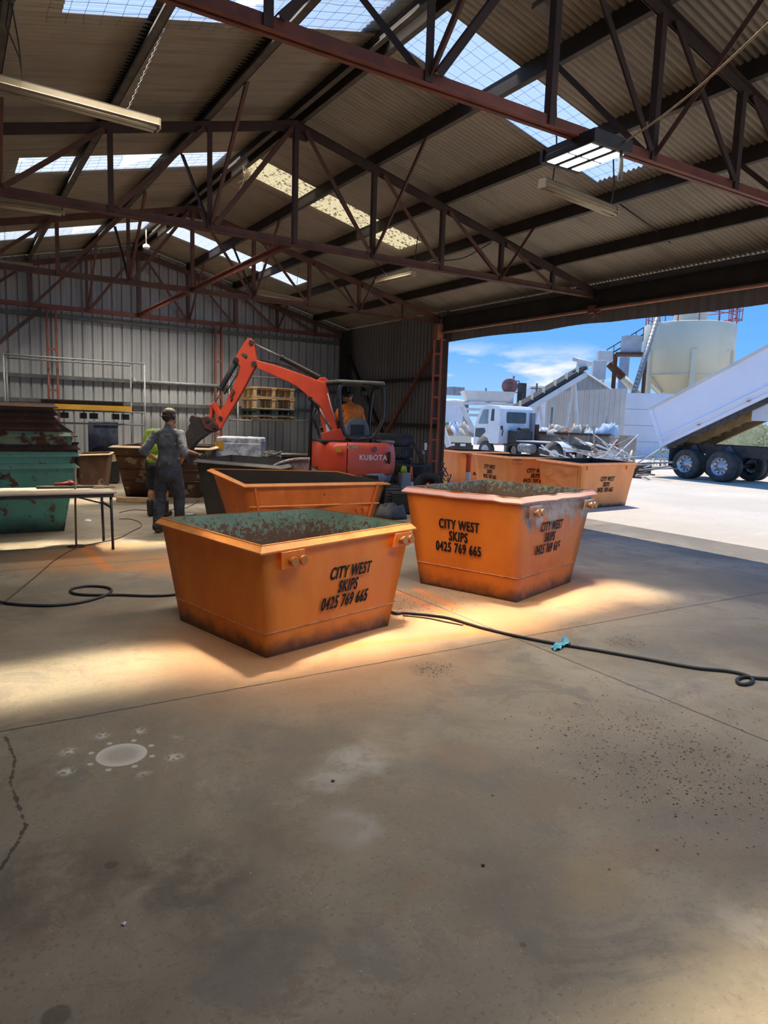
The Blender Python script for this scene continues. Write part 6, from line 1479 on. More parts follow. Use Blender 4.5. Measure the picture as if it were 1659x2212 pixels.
for x in (.62, 1.38):
    mb = MB(); mb.beam(T(x, .3, .86), T(x, -5.2, .86), .08, .22); put(mb, 'chassis_rail', M['black'], tk)
mb = MB()
for y in (-1.2, -2.2, -3.2, -4.4, -5.15): mb.beam(T(.62, y, .86), T(1.38, y, .86), .08, .16)
put(mb, 'cross_member', M['black'], tk)
mb = MB(); mb.box(T(1.0, -1.6, .995), (1.05, 1.9, .05), R=Matrix.Rotation(-ha, 3, 'Z')); put(mb, 'chassis_cover', M['offwhite'], tk)
mb = MB(); mb.cyl(T(.32, -1.1, .70), T(.32, -1.9, .70), .20, n=20); put(mb, 'fuel_tank', M['galv'], tk)
def wheel(t, c, axis, R, w_, rimmat, holes=True):
    o = MB(); h = w_ / 2; ri = R * .58
    o.lathe(c, [(ri, -h * .8), (ri * 1.1, -h), (R * .88, -h), (R * .97, -h * .8), (R, -h * .5), (R, h * .5), (R * .97, h * .8), (R * .88, h), (ri * 1.1, h), (ri, h * .8), (ri, -h * .8)], axis, 36)
    wh = put(o, 'tyre', M['rubber_dusty'], t)
    o = MB(); o.lathe(c, [(ri * 1.03, -h * .86), (ri * .95, -h * .70), (ri * .88, -h * .25), (ri * .62, -h * .12), (ri * .58, -h * .30), (ri * .32, -h * .42), (ri * .30, -h * .75), (0, -h * .80)], axis, 30); put(o, 'rim', rimmat, wh)
    d, s, u = frame_from(axis)
    if holes:
        for k in range(10):
            a = 2 * pi * k / 10; q = V(c) + (s * cos(a) + u * sin(a)) * ri * .74 - d * h * .20
            o = MB(); o.cyl(q - d * .02, q + d * .02, ri * .075, n=10); put(o, 'rim_hole', M['rubber'], wh)
    return wh
wheel(tk, T(.20, 1.02, .46), tr_, .46, .26, M['offwhite'], False); wheel(tk, T(1.95, 1.02, .46), tr_ * -1, .46, .26, M['offwhite'], False)
for x, s in ((.12, 1), (.45, 1), (1.60, -1), (1.92, -1)): wheel(tk, T(x, -3.4, .46), tr_ * s, .46, .25, M['offwhite'], False)
for s, x in ((1, .25), (-1, 1.75)):
    mb = MB(); pr_ = [(-3.4 + .62 * cos(a), .46 + .62 * sin(a)) for a in [radians(20 + 14 * k) for k in range(11)]]
    vs = [T(x + o, y, z) for y, z in pr_ for o in (-.3, .3)]; mb.add(vs, [(2 * k, 2 * k + 1, 2 * k + 3, 2 * k + 2) for k in range(10)], 0, True); put(mb, 'mudguard', M['white'], tk)
for x in (.35, 1.65):
    mb = MB(); mb.box(T(x, -5.25, .98), (.14, .08, .42), R=Matrix.Rotation(-ha, 3, 'Z')); put(mb, 'tail_lamp', pm('lamp_red', (.30, .02, .015), (.25, .02, .015), 3, .3), tk, bevel=.01)
    mb = MB(); mb.box(T(x, -5.26, .74), (.14, .08, .22), R=Matrix.Rotation(-ha, 3, 'Z')); put(mb, 'tail_lamp', pm('lamp_amber', (.5, .15, .02), (.45, .13, .02), 3, .3), tk, bevel=.01)
mb = MB(); mb.box(T(1.0, -5.22, .62), (1.4, .05, .3), R=Matrix.Rotation(-ha, 3, 'Z')); put(mb, 'tail_plate', M['white'], tk)
# --- tipped trailer
XT = 22.4
tt = thing('tipper_trailer', 'white tipper trailer with its body raised, on dual wheels in the yard', 'trailer', (XT + 1.2, 14.5, 0))
P1, P2, P4, P3 = onX(1404, 882, XT), onX(1659, 762, XT), onX(1429, 966, XT), onX(1659, 858, XT)
ud = (P3 - P4).normalized(); up_ = (P1 - P4); up_ = (up_ - ud * up_.dot(ud)); hgt = up_.length; up_ = up_.normalized(); Lb = 8.4; wx = V((2.42, 0, 0))
B0 = P4
def Bq(s, h, x=0.0): return B0 + ud * s + up_ * h + V((x, 0, 0))
mb = MB()
for x in (0, 2.36): mb.hexa([Bq(0, 0, x), Bq(Lb, 0, x), Bq(Lb, 0, x + .06), Bq(0, 0, x + .06), Bq(0, hgt, x), Bq(Lb, hgt, x), Bq(Lb, hgt, x + .06), Bq(0, hgt, x + .06)])
mb.hexa([Bq(0, 0, 0), Bq(Lb, 0, 0), Bq(Lb, 0, 2.42), Bq(0, 0, 2.42), Bq(0, .06, 0), Bq(Lb, .06, 0), Bq(Lb, .06, 2.42), Bq(0, .06, 2.42)])
mb.hexa([Bq(Lb - .06, 0, 0), Bq(Lb, 0, 0), Bq(Lb, 0, 2.42), Bq(Lb - .06, 0, 2.42), Bq(Lb - .06, hgt, 0), Bq(Lb, hgt, 0), Bq(Lb, hgt, 2.42), Bq(Lb - .06, hgt, 2.42)])
M['bluewhite'] = pm('white_body_paint', (.86, .88, .93), (.82, .84, .90), .7, .35)
tb = put(mb, 'body', M['bluewhite'], tt)
for h, w_, m_ in ((hgt - .03, .09, 'offwhite'), (.30, .07, 'bluewhite'), (.06, .12, 'bluewhite')):
    mb = MB(); mb.beam(Bq(0, h, -.03), Bq(Lb, h, -.03), w_, .07, up=V((1, 0, 0))); put(mb, 'side_rail', M[m_], tb)
for s, x in ((0, -.02), (0, 2.36)):
    mb = MB(); mb.beam(Bq(.05, -.12, x + .04), Bq(.05, hgt + .02, x + .04), .16, .12, up=V((1, 0, 0))); put(mb, 'corner_post', M['bluewhite'], tb, bevel=.01)
mb = MB(); mb.hexa([Bq(-.06, -.02, .02), Bq(0, -.02, .02), Bq(0, -.02, 2.4), Bq(-.06, -.02, 2.4), Bq(-.06, hgt, .02), Bq(0, hgt, .02), Bq(0, hgt, 2.4), Bq(-.06, hgt, 2.4)]); put(mb, 'tailgate', M['bluewhite'], tb)
for s in (1.7, 3.6, 5.4, 7.2):
    mb = MB(); mb.box(Bq(s, .14, -.07), (.04, .10, .05)); put(mb, 'marker_lamp', pm('marker_amber', (.55, .25, .05), (.5, .2, .05), 3, .4), tb)
M['under'] = pm('body_underside', (.34, .23, .11), (.24, .17, .09), 3, .8)
mb = MB()
for x in (.62, 1.7): mb.hexa([Bq(.1, -.26, x), Bq(Lb, -.26, x), Bq(Lb, -.26, x + .12), Bq(.1, -.26, x + .12), Bq(.1, 0, x), Bq(Lb, 0, x), Bq(Lb, 0, x + .12), Bq(.1, 0, x + .12)])
mb.hexa([Bq(.1, -.02, .1), Bq(Lb, -.02, .1), Bq(Lb, -.02, 2.3), Bq(.1, -.02, 2.3), Bq(.1, 0, .1), Bq(Lb, 0, .1), Bq(Lb, 0, 2.3), Bq(.1, 0, 2.3)])
k = .5
while k < Lb: mb.beam(Bq(k, -.06, .05), Bq(k, -.06, 2.37), .06, .1); k += .42
put(mb, 'floor_frame', M['under'], tt)
mb = MB(); mb.hexa([Bq(.2, -.17, .02), Bq(Lb, -.17, .02), Bq(Lb, -.17, .06), Bq(.2, -.17, .06), Bq(.2, 0, .02), Bq(Lb, 0, .02), Bq(Lb, 0, .06), Bq(.2, 0, .06)]); put(mb, 'rubber_skirt', M['rubber_dusty'], tt)
for s, l_ in ((3.95, .62), (5.75, 1.05)):
    mb = MB(); a = Bq(s, -.02, .05); mb.box((a.x + .08, a.y, a.z - l_ / 2 - .02), (.10, .62, l_)); put(mb, 'mudguard_board', M['offwhite'], tt)
yw = [onX(1478, 1001, XT).y, onX(1553, 1008, XT).y]
zc = .95
for x in (.55, 1.75):
    mb = MB(); mb.hexa([V((XT + x, yw[0] + .75, .95)), V((XT + x + .12, yw[0] + .75, .95)), V((XT + x + .12, yw[0] - 6.5, .70)), V((XT + x, yw[0] - 6.5, .70)), V((XT + x, yw[0] + .75, 1.25)), V((XT + x + .12, yw[0] + .75, 1.25)), V((XT + x + .12, yw[0] - 6.5, 1.22)), V((XT + x, yw[0] - 6.5, 1.22))]); put(mb, 'chassis_rail', M['rubbish_dark'], tt)
for y in yw:
    mb = MB(); mb.cyl((XT + .2, y, .52), (XT + 2.2, y, .52), .08); put(mb, 'axle', M['rubbish_dark'], tt)
    for x, s in ((.14, 1), (.47, 1), (1.93, -1), (2.26, -1)): wheel(tt, V((XT + x, y, .525)), V((s, 0, 0)), .525, .29, pm('alloy', (.62, .63, .66), (.5, .51, .54), 5, .3, .6) if 'alloy' not in bpy.data.materials else bpy.data.materials['alloy'])
    mb = MB(); mb.prism([(XT + .5, y - .22, .95), (XT + .5, y + .22, .95), (XT + .5, y + .05, 1.22), (XT + .5, y - .05, 1.22)], (.05, 0, 0)); put(mb, 'spring_hanger', pm('hanger_blue', (.06, .08, .14), (.1, .12, .18), 5, .5), tt)
mb = MB(); y = yw[0] + .62; mb.box((XT + .3, y + .02, .72), (.62, .03, .72)); put(mb, 'mudflap', M['rubber_dusty'], tt)
mb = MB(); mb.cyl((XT + 1.2, yw[1] - 4.6, .9), tuple(Bq(6.2, -.1, 1.2)), .11); put(mb, 'tipping_ram', M['galv'], tt)
# axle group further along, seen beneath
for y in (yw[1] - 5.0,):
    for x, s in ((.14, 1), (.47, 1), (1.93, -1), (2.26, -1)): wheel(tt, V((XT + x, y, .525)), V((s, 0, 0)), .525, .29, bpy.data.materials['alloy'])
q = onz(1592, 1031); mb = MB(); pebble(mb, q + V((0, 0, .0)), .14); put(mb, 'wheel_chock', M['offwhite'], label='pale stone chock on the ground by the trailer wheels', cat='chock')
# --- silo
DS = 48.0
sc_ = at(1482, 800, DS); Rr = (at(1575, 800, DS) - at(1391, 800, DS)).length / 2
zt, zm, zb_ = at(1482, 706, DS).z, at(1482, 815, DS).z, at(1482, 851, DS).z
so = thing('silo', 'big cream cement silo with a cone bottom and red guard rails, behind the trailer', 'silo', (sc_.x, sc_.y, 0))
c = V((sc_.x, sc_.y, 0))
mb = MB(); mb.lathe(c, [(0, zt + .02), (Rr * .985, zt), (Rr, zt - .05), (Rr, zm + .05), (Rr * .97, zm), (Rr * .55, zb_), (Rr * .2, zb_ - 1.2), (0, zb_ - 1.2)], n=56, sm=True); put(mb, 'tank', M['cream'], so)
mb = MB(); mb.lathe(c, [(Rr * .36, zt), (Rr * .36, zt + 2.2), (Rr * .30, zt + 2.4), (0, zt + 2.4)], n=32); put(mb, 'filter_housing', M['cream'], so)
mb = MB(); mb.lathe(c, [(Rr, zm + .05), (Rr * 1.012, zm + .03), (Rr * 1.012, zm - .03), (Rr * .97, zm - .05)], n=56); put(mb, 'ring_seam', M['cream'], so)
vd = V((sc_.x, sc_.y, 0)).normalized(); vs_ = V((vd.y, -vd.x, 0))
for k in range(6):
    a = 2 * pi * (k + .13) / 6; o = -vd * cos(a) + vs_ * sin(a)
    mb = MB(); mb.beam(c + o * Rr * 1.0, c + o * Rr * 1.0 + V((0, 0, zm + 1.6)), .34, .26, up=o); put(mb, 'leg', M['cream'], so)
    mb = MB(); mb.beam(c + o * Rr * .99 + V((0, 0, zm - .2)), c + o * Rr * .6 + V((0, 0, zb_)), .12, .12); put(mb, 'strut', M['offwhite'], so)
railm = pm('guard_rail_red', (.38, .06, .06), (.30, .05, .05), 3, .5)
for zz_ in (.55, 1.1):
    mb = MB(); mb.tube([c + (-vd * cos(a) + vs_ * sin(a)) * Rr * .97 + V((0, 0, zt + zz_)) for a in [2 * pi * k / 40 for k in range(40)]], .035, 6, closed=True); put(mb, 'guard_rail', railm, so)
for k in range(14):
    a = 2 * pi * (k + .4) / 14; o = (-vd * cos(a) + vs_ * sin(a)) * Rr * .97; mb = MB(); mb.cyl(c + o + V((0, 0, zt)), c + o + V((0, 0, zt + 1.1)), .035, n=8); put(mb, 'guard_post', railm, so)
lc = c + vs_ * Rr * .93 - vd * Rr * .1
mb = MB()
for zz_ in (.3, .9, 1.5, 2.1): mb.tube([lc + V((.42 * cos(t_), .42 * sin(t_), zt + zz_)) for t_ in [2 * pi * k / 18 for k in range(18)]], .03, 5, closed=True)
for k in range(5): a = 2 * pi * k / 5; mb.cyl(lc + V((.42 * cos(a), .42 * sin(a), zt + .2)), lc + V((.42 * cos(a), .42 * sin(a), zt + 2.1)), .025, n=6)
put(mb, 'ladder_cage', railm, so)
a, b = at(1424, 672, 44), at(1352, 905, 42)
mb = MB(); mb.cyl(a, b, .17, n=16); n_k = int((a - b).length / .28)
for k in range(n_k): p = b.lerp(a, k / n_k); mb.cyl(p, p + (a - b).normalized() * .03, .174, n=16)
q_ = b.lerp(a, .12); mb.cyl((q_.x, q_.y, 0), tuple(q_), .09, n=8); put(mb, 'auger_pipe', M['galv'], label='long grey auger pipe slanting up beside the silo', cat='pipe')
# --- tank on a stand
DT = 44.5; tc = at(1364, 745, DT); rt = (at(1386, 745, DT) - at(1343, 745, DT)).length / 2; z0, z1 = at(1364, 763, DT).z, at(1364, 727, DT).z
st = thing('water_tank', 'small grey corrugated tank standing on a rusty steel stand beside the silo', 'tank', (tc.x, tc.y, 0)); c = V((tc.x, tc.y, 0))
mb = MB(); prof = [(0, z0)]; nn_ = 44
for k in range(nn_ + 1): prof.append((rt * (1 + .022 * cos(k * pi / 2)), z0 + (z1 - z0) * k / nn_))
prof.append((0, z1 + .06)); mb.lathe(c, prof, n=36); put(mb, 'shell', pm('tank_grey', (.48, .50, .52), (.40, .42, .44), 2, .5), st)
mb = MB(); mb.box(c + V((0, 0, z0 - .08)), (rt * 3.0, rt * 2.6, .14), R=Matrix.Rotation(-.8, 3, 'Z')); put(mb, 'platform', M['rust'], st)
for sx in (-1, 1):
    for sy in (-1, 1):
        p = c + vs_ * sx * rt * 1.45 + vd * sy * rt * 1.0; mb = MB(); mb.beam(p, p + V((0, 0, z0 - .1)), .11, .11); put(mb, 'leg', M['rust'], st)
a, b = at(1310, 770, 48.5), at(1390, 722, 46.6)
mb = MB(); mb.cyl(a, b, .045, n=8); mb.cyl(a + V((0, 0, .45)), b + V((0, 0, .45)), .035, n=8); mb.cyl(a - V((0, 0, .4)), b - V((0, 0, .4)), .05, n=8)
for k in range(6): p = a.lerp(b, k / 5); mb.cyl(p - V((0, 0, .4)), p + V((0, 0, .45)), .025, n=6)
put(mb, 'catwalk_rail', M['rust_dark'], label='rusty catwalk rails running to the silo behind the small tank', cat='rail')
a, b = at(1316, 785, 48.6), at(1345, 815, 48.6); mb = MB(); mb.cyl(a, b, .28, n=16); put(mb, 'chute', M['rust'], label='rust-red chute between the small tank legs', cat='chute')
mb = MB(); mb.cyl(b, at(1380, 855, 48.6), .24, n=14); put(mb, 'chute', M['cream'], label='cream pipe sloping below the rust-red chute', cat='chute')
p = at(1306, 770, 48); mb = MB(); mb.box(p, (1.0, .8, .7), R=Matrix.Rotation(-.7, 3, 'Z')); mb.cyl((p.x, p.y, 0), tuple(p), .1, n=10); put(mb, 'hopper_box', M['offwhite'], bevel=.03, label='pale box at the end of the catwalk beside the small tank', cat='box')
p = at(1293, 800, 46.5); mb = MB(); mb.box(p, (.85, .7, 1.25), R=Matrix.Rotation(-.7, 3, 'Z')); mb.cyl((p.x, p.y, 0), tuple(p), .12, n=10); put(mb, 'hopper_box', M['offwhite'], bevel=.03, label='white hopper box above the conveyor head', cat='box')
p = at(1348, 795, 52); mb = MB(); mb.box((p.x, p.y, p.z / 2 + .4), (.5, .5, p.z + .75)); put(mb, 'control_cabinet', pm('cabinet_blue', (.25, .33, .48), (.2, .28, .42), 2, .5), label='narrow blue cabinet seen between the tank stand legs', cat='cabinet')
# --- sheds, fences, conveyor
def shed(name, label, a, b, z1, depth, wallm, roofm, rib=.30, gable=0.0, cat='shed', roof=True):
    """front wall from a to b (plan), body going away from the viewer"""
    a, b = V((a.x, a.y, 0)), V((b.x, b.y, 0)); d = (b - a).normalized(); n = V((-d.y, d.x, 0))
    if n.dot(a) < 0: n = -n
    t = thing(name, label, cat, tuple((a + b) / 2)); mb = MB(); L_ = (b - a).length
    if gable: mid = (a + b) / 2
    zt_ = (lambda q: z1 + gable * (1 - abs((q - a).dot(d) / L_ - .5) * 2)) if gable else (lambda q: z1)
    ribbed(mb, (a.x, a.y), (b.x, b.y), lambda q: zt_(q), rib=rib, out=tuple(-n), gap=.1, deep=.04)
    put(mb, 'front_wall', wallm, t)
    for q in (a, b):
        mb = MB(); mb.hexa([q, q + n * depth, q + n * depth + d * .05, q + d * .05, q + V((0, 0, z1)), q + n * depth + V((0, 0, z1)), q + n * depth + d * .05 + V((0, 0, z1)), q + d * .05 + V((0, 0, z1))]); put(mb, 'side_wall', wallm, t)
    if roof:
        if gable:
            r0 = (a + b) / 2 + V((0, 0, z1 + gable + .05))
            for q in (a - d * .15, b + d * .15):
                mb = MB(); mb.plate([q + V((0, 0, z1)) - n * .2, r0 - n * .2, r0 + n * depth, q + V((0, 0, z1)) + n * depth], .06); put(mb, 'roof', roofm, t)
        else:
            mb = MB(); mb.plate([a + V((0, 0, z1)) - n * .2 - d * .1, b + V((0, 0, z1)) - n * .2 + d * .1, b + V((0, 0, z1 + .5)) + n * depth + d * .1, a + V((0, 0, z1 + .5)) + n * depth - d * .1], .06); put(mb, 'roof', roofm, t)
    return t
M['tanwall'] = sheet_mat('tan_wall_sheet', (.66, .61, .54), (.60, .55, .48), (.50, .46, .40), 'z')
M['bluewall'] = sheet_mat('pale_blue_sheet', (.74, .78, .84), (.68, .72, .78), (.58, .62, .68), 'z')
M['oldroof'] = sheet_mat('old_roof_sheet', (.52, .50, .46), (.42, .40, .36), (.3, .27, .23), 'z')
a, b = at(1181, 845, 40.6), at(1354, 840, 39.4)
mb = MB(); ribbed(mb, (a.x, a.y), (b.x, b.y), lambda q: at(1270, 842, 40.0).z + .12 * sin(q.x), rib=.28, out=(-.7, -.7, 0), gap=.1, deep=.05); put(mb, 'sheet_fence', M['tanwall'], label='tall tan ribbed sheet fence in the middle of the yard', cat='fence')
a, b = at(1352, 848, 41), at(1560, 850, 40)
mb = MB(); za = at(1356, 849, 41).z; d = (b - a); d.z = 0; n_ = V((d.y, -d.x, 0)).normalized()
for k in range(4):
    mb.beam(V((a.x, a.y, .02 + za * k / 4 + za / 8)), V((b.x, b.y, .02 + za * k / 4 + za / 8)), .05, za / 4 - .022)
for k in range(9): p = a.lerp(b, k / 8); mb.box((p.x + .1, p.y + .1, za / 2), (.08, .08, za))
mb.beam(V((a.x + .03, a.y + .04, za / 2)), V((b.x + .03, b.y + .04, za / 2)), .02, za - .04)
put(mb, 'panel_fence', M['bluewall'], label='pale blue panel fence behind the raised trailer', cat='fence')
a, b = at(1205, 842, 43.6), at(1318, 842, 42.2); shed('gable_shed', 'old grey gabled shed above the tan fence, under the conveyor head', a, b, at(1260, 843, 42.9).z, 2.2, M['oldroof'], M['oldroof'], gable=at(1262, 806, 42.9).z - at(1262, 843, 42.9).z)
shed('long_shed', 'low white-roofed shed far off, seen between the doorway column and the truck', at(945, 868, 60), at(1010, 868, 60), at(980, 868, 60).z, 9, M['bluewall'], M['offwhite'])
shed('long_shed', 'pale far building to the side of the conveyor, behind the truck cab', at(1150, 885, 62), at(1180, 885, 60), at(1165, 880, 61).z, 9, M['bluewall'], M['offwhite'])
shed('long_shed', 'far dull shed behind the conveyor foot', at(1150, 836, 75), at(1182, 836, 75), at(1165, 836, 75).z, 9, M['bluewall'], M['oldroof'])
p = at(982, 845, 62); mb = MB(); mb.box(p, (1.3, 1.2, .7)); put(mb, 'roof_cooler', pm('cooler', (.3, .32, .34), (.22, .23, .25), 3, .6), label='small grey cooler box on the far white-roofed shed', cat='cooler')
# conveyor
a, b = at(1085, 898, 37), at(1258, 795, 39)
cv = thing('conveyor', 'long inclined conveyor with a dark belt, rising from behind the truck cab', 'conveyor', (a.x, a.y, 0))
d = (b - a).normalized()
mb = MB(); mb.beam(a, b, .75, .16); put(mb, 'belt', M['rubber'], cv)
mb = MB(); mb.beam(a - V((0, 0, .35)), b - V((0, 0, .35)), .8, .28); put(mb, 'truss_frame', M['offwhite'], cv)
for k in range(7):
    p = a.lerp(b, (k + .5) / 7); mb = MB(); mb.box(p + V((0, 0, .06)), (.14, .95, .34), R=Matrix.Rotation(-.75, 3, 'Z')); put(mb, 'roller_frame', M['cream'], cv)
for u in (.45, .9):
    p = a.lerp(b, u); mb = MB(); mb.beam((p.x - .3, p.y + .3, 0), (p.x, p.y, p.z - .3), .14, .14); mb.beam((p.x + .4, p.y - .4, 0), (p.x, p.y, p.z - .3), .14, .14); put(mb, 'leg', M['offwhite'], cv)
mb = MB(); mb.box(b + V((.1, .1, .1)), (.6, .6, .4), R=Matrix.Rotation(-.7, 3, 'Z')); mb.cyl(b + V((-.5, .3, .5)), b + V((.3, -.4, .2)), .12); put(mb, 'head_drum', M['offwhite'], cv)
# grey machine with hopper behind the cab
p0, p1 = at(1000, 872, 40), at(1112, 872, 40)
gm = thing('crusher', 'pale grey hopper machine standing behind the truck cab', 'machine', ((p0.x + p1.x) / 2, (p0.y + p1.y) / 2, 0)); zc_, zt_ = at(1050, 868, 40).z, at(1050, 845, 40).z
d = (p1 - p0); d.z = 0; L_ = d.length; d = d.normalized(); n = V((-d.y, d.x, 0)); m0 = V((p0.x, p0.y, 0))
mb = MB(); lo = [m0 + d * (.3) , m0 + d * (L_ - .3), m0 + d * (L_ - .3) + n * 1.6, m0 + d * .3 + n * 1.6]; hi = [m0 - n * .2, m0 + d * L_ - n * .2, m0 + d * L_ + n * 2, m0 + n * 2]
mb.hexa([q + V((0, 0, zc_)) for q in lo] + [q + V((0, 0, zt_)) for q in hi]); put(mb, 'hopper', M['offwhite'], gm)
for k in range(3):
    mb = MB(); mb.beam(m0 + V((0, 0, zc_ - .12 - .33 * k)) , m0 + d * L_ + V((0, 0, zc_ - .12 - .33 * k)), .3, .15); put(mb, 'side_beam', M['offwhite'], gm)
for u in (.08, .5, .92):
    mb = MB(); q = m0 + d * L_ * u + n * .5; mb.beam(q, q + V((0, 0, zc_)), .22, .22); put(mb, 'leg', M['galv'], gm)
mb = MB(); q = at(1101, 834, 40); mb.lathe(q, [(.0, 0), (.40, 0), (.46, .06), (.40, .12), (0, .12)], axis=-V((q.x, q.y, 0)).normalized(), n=30); mb.lathe(q, [(.13, .13), (.2, .16), (.13, .18)], axis=-V((q.x, q.y, 0)).normalized(), n=20); put(mb, 'flywheel', pm('dusty_red', (.30, .13, .11), (.22, .10, .09), 4, .6), gm)
mb = MB(); mb.beam(at(1101, 842, 40.2), at(1101, 870, 40.2), .3, .3); put(mb, 'flywheel_stand', M['offwhite'], gm)
p = at(1127, 850, 41); mb = MB(); mb.box((p.x, p.y, p.z - .6), (.36, .36, 2.4)); put(mb, 'exhaust_box', M['rubbish_dark'], label='dark upright stack between the hopper machine and the conveyor', cat='stack')
for px, top, d_ in ((1110, 812, 70), (1122, 826, 75), (1160, 828, 68), (1050, 838, 85)):
    p = at(px, top, d_); mb = MB(); mb.cyl((p.x, p.y, 0), tuple(p), .09, n=8); mb.box(p - V((0, 0, .5)), (1.6, .1, .1)); mb.box(p - V((0, 0, 1.1)), (1.3, .1, .1))
    put(mb, 'power_pole', M['rubbish_dark'], label='thin far power pole on the skyline, %s' % {1110: 'tallest, just beside the red flywheel', 1122: 'next to the dark upright stack', 1160: 'above the conveyor foot', 1050: 'above the grey hopper machine'}[px], cat='pole')
# second truck-like tray at the doorway edge
a = at(985, 955, 29); tp = thing('skip_loader', 'cream skip loader tray with a slanted lifting arm, half hidden by the doorway column', 'truck', (a.x, a.y, 0)); v2 = V((a.x, a.y, 0)).normalized(); r2 = V((v2.y, -v2.x, 0))
mb = MB(); mb.hexa([at(960, 955, 29), at(1018, 957, 29), at(1018, 957, 31), at(966, 955, 31), at(968, 942, 29), at(1018, 942, 29), at(1018, 942, 31), at(972, 942, 31)]); put(mb, 'tray', M['cream'], tp)
mb = MB(); mb.beam(at(960, 962, 29.2), at(1018, 963, 29.2), .2, .24); mb.beam(at(966, 968, 30), at(1018, 968, 30), 1.2, .3); put(mb, 'tail_beam', M['rubbish_dark'], tp)
for x in (972, 979):
    mb = MB(); mb.box(at(x, 960.5, 28.9), (.11, .06, .09)); put(mb, 'tail_lamp', bpy.data.materials['lamp_amber' if x < 975 else 'white_paint'], tp)
mb = MB(); mb.box(at(1000, 961, 28.95), (.25, .03, .1)); put(mb, 'blank_plate', M['white'], tp)
mb = MB(); mb.beam(at(997, 878, 29.5), at(1022, 928, 29.5), .16, .2); put(mb, 'lifting_arm', M['offwhite'], tp)
mb = MB(); mb.beam(at(955, 922, 28.5), at(970, 965, 28.5), .16, .22); put(mb, 'lifting_arm', M['offwhite'], tp)
for x in (974, 1010):
    q = at(x, 975, 30); mb = MB(); mb.lathe((q.x, q.y, .45), [(.2, -.15), (.42, -.15), (.45, -.08), (.45, .08), (.42, .15), (.2, .15)], axis=r2, n=24); put(mb, 'wheel', M['rubber_dusty'], tp)
# big rubble bin and its heap
a, b = at(1150, 972, 33.5), at(1318, 978, 30.5); a.z = b.z = 0
rb = thing('rubble_bin', 'long rusty steel bin heaped with pale rubbish, behind the truck chassis', 'bin', tuple((a + b) / 2)); zt_ = at(1235, 937, 32).z; dirb = (b - a).normalized(); nb = V((-dirb.y, dirb.x, 0)); 
if nb.dot(a) < 0: nb = -nb
M['rubblebin'] = pm('weathered_steel', (.36, .31, .25), (.27, .22, .17), 2, .8, spots=(.20, .10, .05), sscale=3, slo=.56, shi=.68)
mb = MB()
for q0, q1 in ((a, b), (b, b + nb * 2.2), (b + nb * 2.2, a + nb * 2.2), (a + nb * 2.2, a)):
    mb.beam(q0 + V((0, 0, zt_ / 2)), q1 + V((0, 0, zt_ / 2)), .06, zt_)
put(mb, 'walls', M['rubblebin'], rb)
mb = MB(); mb.beam(a + V((0, 0, zt_)) - nb * .05, b + V((0, 0, zt_)) - nb * .05, .12, .1); put(mb, 'top_rail', M['rust'], rb)
for k in range(5):
    q = a.lerp(b, k / 4) - nb * .06; mb = MB(); mb.beam(q, q + V((0, 0, zt_)), .12, .08); put(mb, 'post', M['rubblebin'], rb)
q = at(1157, 945, 33); mb = MB(); mb.beam((q.x, q.y, 0), (q.x, q.y, at(1157, 917, 33).z), .2, .2); put(mb, 'end_post', M['rust'], rb)
rnd = random.Random(31)
pal_ = [pm('rubbish_%s' % n_, c_, tuple(x * .8 for x in c_), 3, .7) for n_, c_ in (('white', (.70, .70, .70)), ('cream', (.60, .52, .40)), ('blue', (.45, .58, .72)), ('grey', (.34, .33, .32)), ('brown', (.30, .18, .10)))]
kinds = ['white', 'cream', 'pale blue', 'grey', 'brown']
for k in range(16):
    u = (k + .5) / 16; ci = rnd.randrange(5); s = rnd.uniform(.25, .5); q = a.lerp(b, u) + nb * rnd.uniform(.2, .8) + V((0, 0, zt_ - .1))
    blob('rubbish_lump', '%s lump of rubbish heaped in the long bin, number %d from the truck end' % (kinds[ci], k + 1), 'rubbish', quadpts(q.x, q.y, s, s * .8, 9, .3, k, q.z), rnd.uniform(.25, .62), pal_[ci], k, group='rubbish heaped in the long bin')
for k in range(7):
    q = at(962 + k * 9, 930 + 4 * (k % 2), 36 + .4 * k); ci = rnd.randrange(5); q.z = max(.3, q.z - .25)
    blob('rubbish_lump', '%s lump of rubbish behind the cream tray, number %d from the doorway column' % (kinds[ci], k + 1), 'rubbish', quadpts(q.x, q.y, .42, .35, 9, .3, k + 40, q.z), rnd.uniform(.4, .75), pal_[ci], k + 40, group='rubbish beyond the cream tray')
p, q = at(945, 940, 38), at(1012, 938, 38); mb = MB(); mb.beam((p.x, p.y, .5), (q.x, q.y, .5), .06, 1.0); put(mb, 'rubbish_bay', M['rubblebin'], label='low weathered wall of the rubbish bay behind the cream tray', cat='wall')
p, q = at(945, 912, 52), at(1000, 912, 52); mb = MB(); mb.beam((p.x, p.y, p.z / 2), (q.x, q.y, q.z / 2), .1, p.z); put(mb, 'green_fence', pm('green_sheet', (.10, .30, .16), (.08, .24, .13), 2, .6), label='low green fence in front of the far white-roofed shed', cat='fence')
